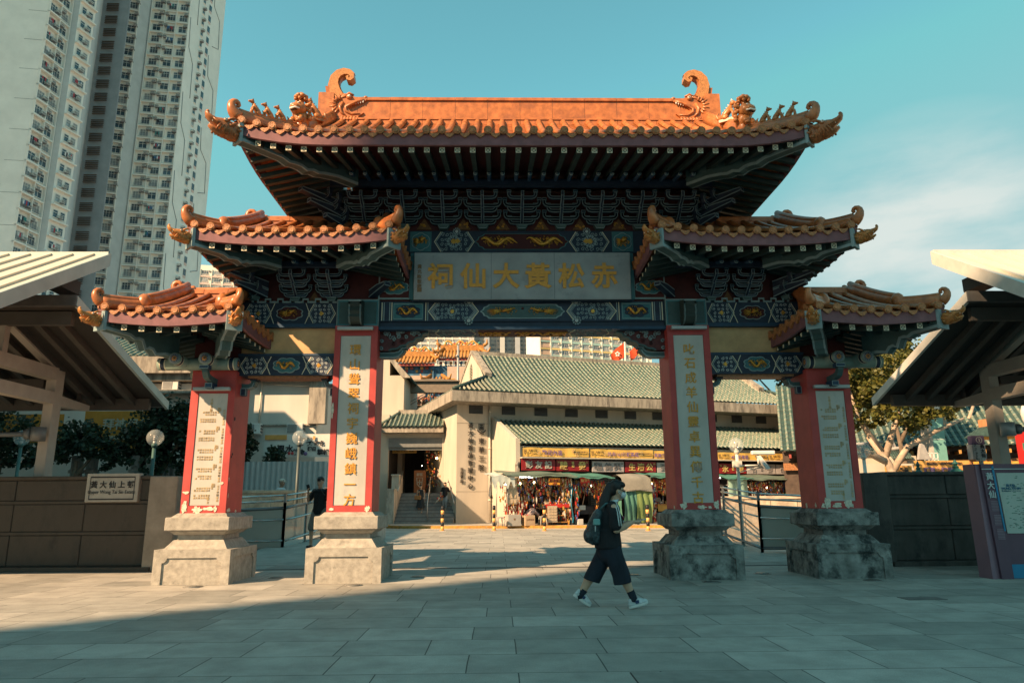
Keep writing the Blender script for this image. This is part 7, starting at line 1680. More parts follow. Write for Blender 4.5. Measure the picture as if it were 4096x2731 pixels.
def charms(label_name, x0, x1, y0, y1, zt, n, seed, M, zlo=.5, cols=None):
    rnd = random.Random(seed); b = MB(M)
    for k in range(n):
        x = rnd.uniform(x0,x1); y = rnd.uniform(y0,y1); L = rnd.uniform(.10,.34); z = zt - rnd.random()**1.6*(zt-zlo)
        c = rnd.choice(cols or range(8)); w = rnd.uniform(.018,.05)
        q = rnd.random()
        if q < .4: b.tube([(x,y,z),(x,y,z-L*.4),(x,y,z-L)], [w*.5,w,w*.3], 5, c)
        elif q < .7: b.box(x-w,x+w,y-.012,y+.012,z-L*.6,z,c)
        else: b.ball((x,y,z),(w,w,w*1.2),6,4,c); b.tube([(x,y,z-w),(x,y,z-w-L*.6)],[w*.35,w*.6],5,(c+1)%8)
        if q < .2: b.tube([(x,y,z),(x,y,z+.12)], .004, 3, 5)
    o = b.build(label_name, CH); o['kind'] = 'stuff'; return o
def canopy_sheet(mb, x0, x1, y0, y1, z0, z1, mi=0, sag=.08, seed=0, drop=.07):
    rnd = random.Random(seed); ph = [rnd.uniform(0,6) for _ in range(4)]
    mb.grid(lambda u,v: (x0+(x1-x0)*u, y0+(y1-y0)*v, z0+(z1-z0)*v+.03*sin(u*11+ph[0])+sag*(.5-abs(u-.5))*sin(v*pi)+.03*sin(v*9+u*5+ph[1])), 20, 8, mi)
    mb.grid(lambda u,v: (x0+(x1-x0)*u, y0-.02-.03*v, z0+.03*sin(u*11+ph[0])-v*drop*(1+.4*sin(u*23+ph[2]))), 20, 2, mi)
BULB = mat('warm bulb lit', (1,.72,.42), emit=14, var=0)
def stall(label, s0, s1, o0, o1, zt, roof, side=None, seed=1, bulbs=4):
    t = thing('market_stall', label, 'stall', at(HM,((s0+s1)/2,o0,0)), 'charm stalls along the front of the hall')
    b = MB(HM)
    for x in (s0+.05,s1-.05):
        for o in (o0+.06,o1): b.tube([(x,o,-.1),(x,o,zt)], .022, 6)
    for o in (o0+.06,(o0+o1)/2): b.tube([(s0,o,zt-.03),(s1,o,zt-.03)], .018, 6)
    for z in (zt-.35,zt-.7): b.tube([(s0,(o0+o1)/2+.2,z),(s1,(o0+o1)/2+.2,z)], .012, 5)
    b.build('frame', mm('stall steel', (.25,.25,.25), .4, .7), t)
    b = MB(HM); canopy_sheet(b, s0-.15, s1+.15, o0-.25, o1, zt, zt+.25, 0, .1, seed); b.build('canopy', roof, t)
    if bulbs:
        b = MB(HM); rnd = random.Random(seed)
        for k in range(bulbs): b.ball((s0+(s1-s0)*(k+.5)/bulbs+rnd.uniform(-.15,.15), (o0+o1)/2+rnd.uniform(-.4,.2), zt-.32-rnd.random()*.15), .05, 8, 6)
        b.build('bulb', BULB, t)
    return t
# first stall
t = stall('first stall, hung with red charms, a ragged tarp roof and a yellow name board', .95, 4.5, -6.1, -4.3, 2.45, tarp_g, None, 1, 5)
b = MB(HM); canopy_sheet(b, .1, 1.3, -6.25, -4.9, 2.42, 2.58, 0, .02, 5, .45); b.grid(lambda u,v: (.05+.25*u-.1*v, -6.2+.4*u, 2.4-1.0*v+.05*sin(u*9)), 6, 6); b.build('plastic_sheet', tarp_w, t)
b = MB(HM); b.grid(lambda u,v: (4.45+.05*sin(v*9+u*3), -6.1+1.1*u, 2.3-2.2*v), 6, 8); b.build('side_sheet', tarp_b, t)
b = MB(HM); b.box(3.15,3.75,-6.22,-6.18,1.98,2.32,0); put_text(b,'彭友記',.19,(3.45,-6.23,2.19),1,.008,.006); put_text(b,'31香檔',.08,(3.45,-6.23,2.04),1,.008,.002); b.build('name_board', [mm('orange name board', (.66,.30,.03), .5, var=.05), mm('dark red print', (.20,.02,.02), .6)], t)
b = MB(HM); b.box(3.0,4.3,-6.0,-5.1,.92,1.0,0); b.box(3.0,4.3,-6.0,-5.1,.45,.5,0); b.box(3.0,4.3,-6.0,-5.1,.12,.17,0)
for x in (3.02,4.25): b.box(x,x+.05,-6.0,-5.9,-.1,.95,0); b.box(x,x+.05,-5.2,-5.1,-.1,.95,0)
b.box(2.98,4.32,-6.03,-6.0,.86,1.03,1); b.build('display_shelf', [wood, mm('charm scarlet')], t)
b = MB(HM); b.box(.95,1.5,-6.0,-5.96,1.05,2.3,0)
for k in range(3):
    for q in range(5): b.box(1.0+.17*k,1.12+.17*k,-6.02,-6.0,1.1+.24*q,1.26+.24*q,1)
b.box(3.10,3.62,-6.1,-6.06,.15,.95,0)
for k in range(3):
    for q in range(5): b.box(3.14+.16*k,3.26+.16*k,-6.115,-6.1,.22+.14*q,.31+.14*q,1)
b.build('card_rack', [mm('pale card rack', (.46,.38,.28), .7, var=.15), mm('charm cream')], t)
charms('hanging_charms', 1.0, 4.4, -6.0, -4.7, 2.35, 520, 11, HM, .95); charms('hanging_charms', 3.95, 4.45, -6.1, -5.6, 2.3, 260, 12, HM, .25, [3,5,5,3,0,1]); charms('hanging_charms', 1.0, 2.1, -6.0, -5.3, 1.2, 160, 13, HM, .35, [0,4,0,3,2]); charms('shelf_goods', 3.05, 4.2, -5.95, -5.2, 1.15, 120, 14, HM, 1.0); charms('shelf_goods', 3.1, 4.2, -5.95, -5.3, .62, 70, 15, HM, .2, [0,4,3,6])
# second stall: half open, dark, with a table and a red board
t = stall('second stall with a pale green tarp roof and a tilted red name board', 4.65, 6.7, -6.0, -4.3, 2.38, tarp_t, None, 2, 2)
b = MB(HM); M2 = Matrix.Translation((5.22,-6.05,2.22)) @ Matrix.Rotation(R(-5),4,'Y'); b.box(-.26,.26,-.015,.015,-.15,.15,0,M2); put_text(b,'駿發',.17,(-.06,-.02,0),1,.006,.004,M2); put_text(b,'32檔',.08,(.16,-.02,0),1,.006,0,M2); b.build('name_board', [mm('charm scarlet'), sign_t], t)
b = MB(HM); b.box(5.0,6.3,-5.4,-4.8,.85,.93); b.tube([(5.05,-5.3,-.1),(5.05,-5.3,.85)],.03,6); b.tube([(6.2,-5.3,-.1),(6.2,-5.3,.85)],.03,6); b.box(5.0,6.3,-5.42,-5.4,.5,.9); b.build('table', mm('dark cloth', (.03,.03,.035), .8), t)
b = MB(HM); b.box(5.15,5.5,-5.45,-5.42,.72,.95); b.build('notice', white_p, t)
charms('hanging_charms', 4.7, 6.5, -5.9, -4.8, 2.2, 240, 21, HM, 1.55); charms('hanging_charms', 6.0, 6.5, -5.9, -5.5, 2.1, 170, 22, HM, .5, [0,1,1,2,4]); charms('hanging_charms', 4.62, 4.85, -6.1, -5.8, 2.0, 80, 23, HM, .4)
# third stall, closed under tarpaulins
t = thing('covered_stall', 'closed stall wrapped in green and olive tarpaulins under a grey top', 'stall', at(HM,(8.1,-6.2,0)), None)
def bulge(u,v): return -6.3-.12*sin(v*pi)-.05*sin(u*17+v*4)-.03*sin(u*29)
b = MB(HM); b.grid(lambda u,v: (7.25+.75*u, bulge(u,v), .0+1.75*v), 10, 10); b.grid(lambda u,v: (7.25-.1*sin(v*3), -6.3+1.9*u, .0+1.75*v), 6, 6); b.build('green_sheet', tarp_t, t)
b = MB(HM); b.grid(lambda u,v: (7.98+.92*u, bulge(u+.4,v)-.03, .05+1.72*v), 10, 10); b.build('olive_sheet', tarp_o, t)
b = MB(HM); b.grid(lambda u,v: (7.2+1.72*u, -6.48+.30*sin(v*1.5)+ (1.9*max(0,v-.4)), 1.62+.9*min(1,v*1.6)**.6+.06*sin(u*pi)-.5*max(0,v-.75)), 12, 12); b.tube([(7.2,-6.44,1.74),(8.0,-6.5,1.72),(8.92,-6.45,1.72)], .012, 5); b.build('top_sheet', tarp_gr, t)
t = stall('open stall with hanging gold charms just left of the inner right column', 9.0, 10.9, -6.2, -4.3, 2.42, tarp_t, None, 4, 2)
b = MB(HM); b.box(9.6,10.8,-5.8,-5.2,.85,.98,0); b.box(9.6,10.8,-5.82,-5.8,.6,.9,1); b.build('counter', [wood, mm('amber board')], t)
charms('hanging_charms', 9.0, 10.8, -6.1, -5.0, 2.3, 260, 41, HM, 1.6, [0,1,1,2,4,5]); charms('hanging_charms', 8.98, 9.25, -6.25, -5.9, 2.0, 190, 42, HM, .2, [3,5,0,7,3,4]); charms('shelf_goods', 9.65, 10.7, -5.8, -5.3, 1.1, 60, 43, HM, .98)
# stalls to the right, seen over the railing
t = stall('long stall seen between the two right columns, crowded with hanging charms', 15.6, 19.8, -6.0, -4.3, 2.32, tarp_g, None, 5, 6)
charms('hanging_charms', 15.5, 19.9, -5.9, -5.0, 2.15, 900, 51, HM, .6); 
t = stall('small stall behind the lamp post with a mint green side sheet', 14.0, 15.4, -6.0, -4.3, 2.35, tarp_t, None, 6, 1); b = MB(HM); b.grid(lambda u,v: (14.0+1.3*u, -6.05-.06*sin(u*11), .6+1.65*v), 10, 5); b.build('side_sheet', mm('mint tarpaulin', (.30,.46,.38), .5, var=.15), t)
t = stall('stall beyond the rightmost column partly hidden by it', 20.3, 23.5, -6.0, -4.3, 2.3, tarp_o, None, 7, 3); charms('hanging_charms', 20.3, 23.4, -5.9, -5.0, 2.1, 300, 71, HM, .7)
b = MB(HM); b.box(18.0,18.5,-6.12,-6.08,1.92,2.15,0); put_text(b,'香檔',.14,(18.25,-6.13,2.03),1,.006,.003); tag(b.build('name_board', [mm('orange name board'), mm('dark red print')]), 'small orange name board hanging over the long right stall', 'sign')
# boxes and stools in front of the stalls
def crate(label, s0, s1, o, z1, m, words=None, name='cardboard_box', cat='box'):
    t = thing(name, label, cat, at(HM,((s0+s1)/2,o,0))); b = MB(HM); b.bbox(s0,s1,o,o+.45,0,z1,.012); b.build('carton', m, t)
    if words: x = MB(HM); put_text(x, words, .10, ((s0+s1)/2,o-.006,z1*.6),0,.004,.002); x.build('print', mm('brown print', (.25,.14,.09), .8), t)
crate('brown cardboard box in front of the crouching person', 1.85,2.38,-6.2,.50,card,'心中有數')
crate('grey plastic crate at the left end of the first stall', .98,1.66,-6.15,.55,crate_m,'香',name='plastic_crate',cat='crate'); crate('small white carton on the floor under the second stall', 4.75,5.05,-6.1,.28,mm('white carton', (.55,.53,.5), .7))
def stool(label, s, o):
    t = thing('plastic_stool', label, 'stool', at(HM,(s,o,0))); b = MB(HM); b.bbox(s-.16,s+.16,o-.15,o+.15,.40,.45,.02); b.build('seat', crate_m, t)
    for sx in (-1,1):
        for sy in (-1,1): b = MB(HM); b.tube([(s+sx*.13,o+sy*.12,.41),(s+sx*.18,o+sy*.17,.0)],.028,6); b.build('leg', crate_m, t)
stool('grey plastic stool beside the display shelf of the first stall', 2.82,-6.1); stool('grey plastic stool left of the plastic crate', .55,-6.2)
# ================================================================ PEOPLE
skin_m = mm('skin', (.52,.32,.215), .55, var=.08, scale=12); skin_d = mm('tanned skin', (.30,.17,.11), .55, var=.08, scale=12)
hair_m = mm('black hair', (.012,.010,.010), .45, var=.3, scale=30); blk = mm('black cloth', (.012,.013,.016), .85, var=.3, scale=8, bump=.9, bscale=11, stretch=(1,1,.5)); nvy = mm('dark navy cloth', (.011,.016,.026), .85, var=.3, scale=8, bump=1.0, bscale=9, stretch=(1,1,.35))
def fuse(name, prims, mats, parent, voxel=.012, smooth=3, loc=(0,0,0)):
    """one continuous skin over tapered limbs and rounded masses"""
    b = MB()
    for p in prims:
        if p[0] == 'b': b.ball(p[1], p[2], 14, 10)
        elif p[0] == 't':
            P = [Vector(q) for q in p[1]]; rr = p[2]; fl = p[3] if len(p) > 3 else 1.0
            n = 5; PP = []; RR = []
            for i in range(len(P)-1):
                for k in range(n): PP.append(P[i].lerp(P[i+1],k/n)); RR.append(rr[i]+(rr[i+1]-rr[i])*k/n)
            PP.append(P[-1]); RR.append(rr[-1]); b.tube(PP, RR, 14, flat=fl)
            b.ball(P[0], (rr[0]*.98,)*3 if fl == 1 else (rr[0]*.95,rr[0]*.95,rr[0]*.95), 12, 8); b.ball(P[-1], (rr[-1]*.98,)*3, 12, 8)
        elif p[0] == 'm': b.loft(p[1])
    o = b.build(name, mats, parent)
    md = o.modifiers.new('skin', 'REMESH'); md.mode = 'VOXEL'; md.voxel_size = voxel; md.use_smooth_shade = True
    sm = o.modifiers.new('soft', 'SMOOTH'); sm.factor = .6; sm.iterations = smooth
    dg = bpy.context.evaluated_depsgraph_get(); dg.update(); me = bpy.data.meshes.new_from_object(o.evaluated_get(dg)); o.modifiers.clear(); o.data = me
    for p in me.polygons: p.use_smooth = True
    return o
def ellring(c, ax, ay, n=18, tilt=0): return [(c[0]+ax*cos(2*pi*k/n), c[1]+ay*sin(2*pi*k/n), c[2]+tilt*cos(2*pi*k/n)) for k in range(n)]
def hand(prims, wrist, dirv, palm_n, S=1.0, curl=.5, side=1):
    """palm with four separate fingers and a thumb, bent towards palm_n"""
    d = Vector(dirv).normalized(); pn = (Vector(palm_n)-d*Vector(palm_n).dot(d)).normalized(); s = d.cross(pn)*side
    w = Vector(wrist); pal = w+d*.075*S
    prims.append(('t', [w, w+d*.03*S, pal], [.024*S,.028*S,.030*S], .7)); 
    for k in (-1,1): prims.append(('t', [w+d*.03*S+s*k*.016*S, pal+s*k*.024*S], [.016*S,.016*S]))
    for k, L in enumerate((.068,.078,.074,.056)):
        r = pal+s*(.030-.020*k)*S; a = curl*.7; p1 = r+(d*cos(a)+pn*sin(a))*L*.5*S; a2 = curl*1.6; p2 = p1+(d*cos(a2)+pn*sin(a2))*L*.3*S; a3 = curl*2.3; p3 = p2+(d*cos(a3)+pn*sin(a3))*L*.25*S
        prims.append(('t', [r,p1,p2,p3], [.0095*S,.009*S,.008*S,.007*S]))
    q = w+d*.03*S+s*.028*S; q1 = q+(s*.6+d*.55+pn*.3).normalized()*.035*S; prims.append(('t', [w+d*.015*S+s*.015*S,q,q1,q1+(d*.8+pn*.5+s*.1).normalized()*.03*S], [.015*S,.012*S,.010*S,.008*S]))
def head_prims(c, f, S=1.0):
    """skull, jaw, nose and ears round centre c, looking along unit vector f"""
    c = Vector(c); f = Vector(f).normalized(); r = f.cross(Vector((0,0,1))).normalized(); u = r.cross(f).normalized()
    P = lambda a,b_,z: tuple(c+f*a*S+r*b_*S+u*z*S)
    L = [('b', P(-.012,0,.03), (.088*S,.088*S,.098*S)), ('b', P(.02,0,-.02), (.070*S,.070*S,.085*S)), ('t', [P(.035,0,-.05),P(.055,0,-.095)], [.048*S,.032*S]), ('t', [P(.085,0,.015),P(.108,0,-.018)], [.010*S,.016*S]), ('b', P(.075,0,-.055), (.026*S,.026*S,.014*S))]
    for k in (-1,1): L += [('b', P(-.005,k*.082,-.005), (.018*S,.012*S,.032*S)), ('b', P(.055,k*.035,.03), (.03*S,.03*S,.014*S))]
    return L, P
def eyes(P, parent, S=1.0):
    b = MB()
    for k in (-1,1): b.ball(P(.080,k*.032,.008), .011*S, 8, 6, 0); b.ball(P(.089,k*.032,.008), .006*S, 6, 5, 1); b.tube([P(.078,k*.018,.034),P(.082,k*.035,.038),P(.070,k*.052,.032)], .005*S, 5, 1)
    b.tube([P(.096,-.018,-.056),P(.100,0,-.054),P(.096,.018,-.056)], .004*S, 5, 2)
    b.build('face', [eye_w, black_p, mm('lips', (.30,.11,.09), .5)], parent)

# ---- the woman walking past -----------------------------------------------------
wx, wy = 0.98, -3.8
w = thing('person', 'woman striding past in black with white shoulder stripes, looking at her phone', 'person', (wx,wy,0))
Y = lambda p: (p[0], wy+p[1], p[2])
H, P = head_prims((1.135,wy,1.505), (1,0,-.22), 1.0)
body = list(H)
body += [('t',[Y((1.06,0,1.30)),Y((1.09,0,1.36)),Y((1.115,0,1.43))],[.062,.054,.05]), ('t',[Y((1.0,0,1.0)),Y((1.03,0,1.25))],[.10,.10])]
body += [('t',[Y((1.05,-.165,1.28)),Y((1.055,-.21,1.14)),Y((1.065,-.225,1.0))],[.055,.05,.045]), ('t',[Y((1.065,-.225,1.0)),Y((1.19,-.19,1.045)),Y((1.30,-.13,1.095))],[.047,.044,.028])]
body += [('t',[Y((1.05,.165,1.28)),Y((1.06,.20,1.14)),Y((1.09,.20,1.03))],[.05,.044,.038]), ('t',[Y((1.09,.20,1.03)),Y((1.20,.14,1.06)),Y((1.30,.06,1.09))],[.040,.035,.024])]
hand(body, Y((1.30,-.13,1.095)), (.95,.22,-.05), (.2,.3,1), 1.08, .55, -1); hand(body, Y((1.30,.06,1.09)), (.95,-.2,.0), (.2,-.3,1), 1.0, .7, 1)
body += [('t',[Y((.90,.09,.62)),Y((.80,.09,.46)),Y((.71,.09,.33)),Y((.60,.09,.145))],[.08,.072,.062,.038]), ('t',[Y((1.08,-.09,.62)),Y((1.14,-.09,.46)),Y((1.19,-.09,.33)),Y((1.285,-.09,.12))],[.08,.072,.062,.038])]
fuse('body', body, skin_m, w, .0085, 2)
# hair swept into a long ponytail
hp = [('b',P(-.028,0,.045),(.098,.098,.100)), ('b',P(.02,0,.085),(.075,.085,.048)), ('b',P(-.055,0,-.01),(.062,.082,.075)), ('b',P(.055,0,.085),(.04,.07,.035))]
hp += [('t',[P(-.11,0,.04),Y((.985,0,1.45)),Y((.945,-.01,1.33)),Y((.915,-.02,1.18)),Y((.885,-.02,1.06)),Y((.87,-.02,.98))],[.055,.068,.075,.07,.05,.015])]
fuse('hair', hp, hair_m, w, .009, 2)
mk = MB()
mk.loft([[P(.055+.012*cos(2*pi*k/14)*0+dx, hw_*cos(2*pi*k/14), zc_+hh_*sin(2*pi*k/14)) for k in range(14)] for dx,hw_,zc_,hh_ in ((.0,.078,-.045,.050),(.035,.058,-.040,.048),(.062,.03,-.038,.038),(.072,.008,-.038,.012))], 0)
for k in (-1,1):
    for dz in (-.005,.0): mk.tube([P(.05,k*.076,-.02+dz*6),P(.0,k*.092,.0+dz*3)], .003, 4)
mk.build('face_mask', mm('pale surgical mask', (.60,.63,.64), .7, var=.05), w)
gl_ = MB()
for k in (-1,1): gl_.tube([P(.098+.0*cos(a), k*.034+.022*cos(a), .012+.016*sin(a)) for a in [2*pi*i/12 for i in range(13)]], .003, 4); gl_.tube([P(.095,k*.056,.016),P(.0,k*.092,.02)], .003, 4); gl_.ball(P(.080,k*.032,.010), .010, 8, 6)
gl_.tube([P(.10,-.012,.014),P(.10,.012,.014)], .003, 4); gl_.build('glasses', black_p, w)
sh = [('t',[Y((.985,0,.82)),Y((.99,0,1.0)),Y((1.02,0,1.16)),Y((1.045,0,1.25))],[.175,.158,.15,.125],1.0), ('b',Y((1.05,0,1.28)),(.095,.17,.055)), ('t',[Y((1.04,-.11,1.30)),Y((1.055,-.19,1.20)),Y((1.065,-.21,1.045))],[.075,.078,.082]), ('t',[Y((1.04,.11,1.30)),Y((1.055,.19,1.20)),Y((1.07,.205,1.06))],[.075,.078,.082]), ('b',Y((1.10,0,1.12)),(.10,.13,.12)), ('m',[ellring(Y((.985,0,z)),a,b_) for z,a,b_ in ((.755,.180,.185),(.80,.182,.185),(.9,.172,.178),(1.0,.165,.17))])]
fuse('shirt', sh, blk, w, .011, 3)
st_ = MB()
for s in (-1,1):
    for o in (0,.028):
        path = [Vector(Y((1.055+o*.9,s*.075,1.352))),Vector(Y((1.062+o,s*.15,1.338))),Vector(Y((1.075+o,s*.215,1.285))),Vector(Y((1.085+o,s*.262,1.205))),Vector(Y((1.09+o,s*.288,1.115))),Vector(Y((1.095+o,s*.292,1.05)))]
        st_.tube(path, .0085, 6)
st_.build('shoulder_stripes', white_p, w)
cl = MB(); cl.loft([ellring(Y((1.075,0,1.345)),.066,.07,16,.015), ellring(Y((1.09,0,1.385)),.064,.066,16,.012), ellring(Y((1.09,0,1.384)),.056,.058,16,.012)], 0, cap=False); cl.build('collar', mm('white collar', (.55,.62,.64), .7), w)
bd = MB(); bd.ball(Y((1.185,-.085,1.155)),(.012,.026,.022),10,6,0); bd.box(1.178,1.192,wy-.115,wy-.06,1.09,1.115,1); bd.build('chest_badge', [mm('badge maroon', (.30,.06,.10), .6), mm('badge grey', (.4,.4,.42), .6)], w)
so_ = [('t',[Y((1.0,0,.80)),Y((.99,0,.70))],[.165,.16]), ('m',[ellring(Y((x,dy,z)),a,b_,18,tl) for x,dy,z,a,b_,tl in ((.755,.085,.335,.108,.112,-.035),(.80,.085,.42,.112,.115,-.03),(.88,.08,.56,.122,.12,-.02),(.955,.06,.70,.135,.12,0),(.98,.04,.80,.14,.13,0))]), ('m',[ellring(Y((x,dy,z)),a,b_,18,tl) for x,dy,z,a,b_,tl in ((1.145,-.085,.315,.118,.112,.02),(1.13,-.085,.42,.118,.115,.02),(1.08,-.08,.56,.125,.12,.01),(1.03,-.06,.70,.135,.12,0),(1.01,-.04,.80,.14,.13,0))])]
fuse('shorts', so_, nvy, w, .011, 2)
def shoe_mesh(heel, toe, yv, pitch):
    d = (Vector(toe)-Vector(heel)); L = d.length; ang = math.atan2(d.z, d.x); M = Matrix.Translation((heel[0],yv,heel[1] if len(heel)==2 else heel[2])) @ Matrix.Rotation(-ang,4,'Y')
    return M, L
def shoe(p, ang, nm='shoe'):
    """p = heel bottom point, ang = pitch of the sole (toe up positive)"""
    M = Matrix.Translation(p) @ Matrix.Rotation(-ang,4,'Y')
    out = lambda z, g: [(x, y_, z+tz) for x,y_,tz in [(-.005,-.02*g,0),(.02,-.035*g,0),(.09,-.034*g,0),(.16,-.044*g,0),(.215,-.038*g,.006),(.25,-.016*g,.014),(.255,.0,.016),(.25,.016*g,.014),(.215,.038*g,.006),(.16,.044*g,0),(.09,.034*g,0),(.02,.035*g,0),(-.005,.02*g,0),(-.012,0,0)]]
    b = MB(M); b.loft([out(.0,.92), out(.006,1.05), out(.022,1.1), out(.032,1.0)], 1, False)
    up = lambda z, g, xs, xe: [(xs+(q[0]+.012)*(xe-xs)/.267, q[1]*g, z+(q[2])) for q in out(0,1)]
    b.loft([up(.03,1.0,-.012,.255), up(.05,.98,-.012,.245), up(.07,.85,-.008,.20), up(.09,.78,-.004,.145), up(.115,.72,.0,.095)], 0, True)
    b.ball((.035,0,.085),(.042,.034,.03),10,8,0)
    for k in range(4): b.tube([(.11+.025*k,-.026,.092-.012*k),(.125+.025*k,0,.105-.014*k),(.11+.025*k,.026,.092-.012*k)], .005, 5, 2)
    b.tube([(.10,.0,.11),(.13,-.05,.135),(.15,-.06,.11)], .0035, 4, 2); b.tube([(.10,.0,.11),(.09,.05,.14),(.12,.06,.12)], .0035, 4, 2)
    for s in (-1,1): b.box(.085,.135,s*.036-.004,s*.036+.004,.045,.085,3)
    b.prism([(.0,.05),(.06,.035),(.10,.04),(.03,.075)], -.037, -.033, 'y', 2)
    b.prism([(.0,.05),(.06,.035),(.10,.04),(.03,.075)], .033, .037, 'y', 2)
    return b
shm = [mm('silver white mesh', (.52,.55,.55), .5, var=.2, scale=25), mm('white rubber', (.62,.61,.57), .6, var=.05), white_p, mm('shoe mark navy', (.02,.04,.10), .5)]
shoe((.515,wy+.09,.145), R(-36)).build('shoe', shm, w); shoe((1.225,wy-.09,.004), R(13)).build('shoe', shm, w)
for pth in ([Y((.655,.09,.225)),Y((.60,.09,.135)),Y((.565,.09,.13))],[Y((1.238,-.09,.225)),Y((1.282,-.09,.125)),Y((1.275,-.09,.09))]):
    b = MB(); b.tube(pth, [.052,.048,.044], 12); b.build('sock', nvy, w)
ph = MB(Matrix.Translation(Y((1.425,-.05,1.115))) @ Matrix.Rotation(R(-12),4,'Y')); ph.bbox(-.075,.075,-.037,.037,-.005,.005,.003,0); ph.box(-.07,.07,-.033,.033,.005,.0055,1); tag(ph.build('phone', [mm('pale phone case', (.5,.5,.5), .4), mm('phone screen', (.30,.36,.38), .2)]), 'slim phone held flat in the hands of the striding woman', 'phone')
bk = thing('backpack', 'dark quilted backpack with a teal bottle pocket on the striding woman\'s back', 'backpack', Y((.80,0,.85)))
bp_ = [('m',[[(x+a*cos(2*pi*k/18)*(1.0), wy+b_*sin(2*pi*k/18), z) for k in range(18)] for x,z,a,b_ in ((.815,.80,.05,.09),(.80,.83,.10,.135),(.785,.90,.125,.155),(.80,1.0,.115,.155),(.83,1.12,.095,.145),(.865,1.22,.07,.12),(.885,1.27,.04,.08))]), ('b',(.71,wy,.92),(.055,.11,.09))]
o = fuse('bag', bp_, mm('quilted dark nylon', (.030,.048,.055), .45, var=.5, scale=14, col2=(.10,.14,.15), thr=(.55,.7), scale2=18, bump=.8, bscale=30), bk, .010, 1)
b = MB(); b.bbox(.775,.865,wy-.185,wy-.135,1.06,1.14,.01); b.build('bottle_pocket', mm('teal pocket', (.16,.36,.34), .5), bk)
b = MB(); b.tube([(.80,wy-.165,1.05),(.795,wy-.175,.98)], .008, 5)
for s in (-1,1): b.tube([(.88,wy+s*.08,1.26),(.96,wy+s*.09,1.335),(1.05,wy+s*.095,1.352),(1.13,wy+s*.10,1.29)], .016, 6, 1); 
b.build('strap', [white_p, mm('teal strap', (.05,.12,.13), .7)], bk)

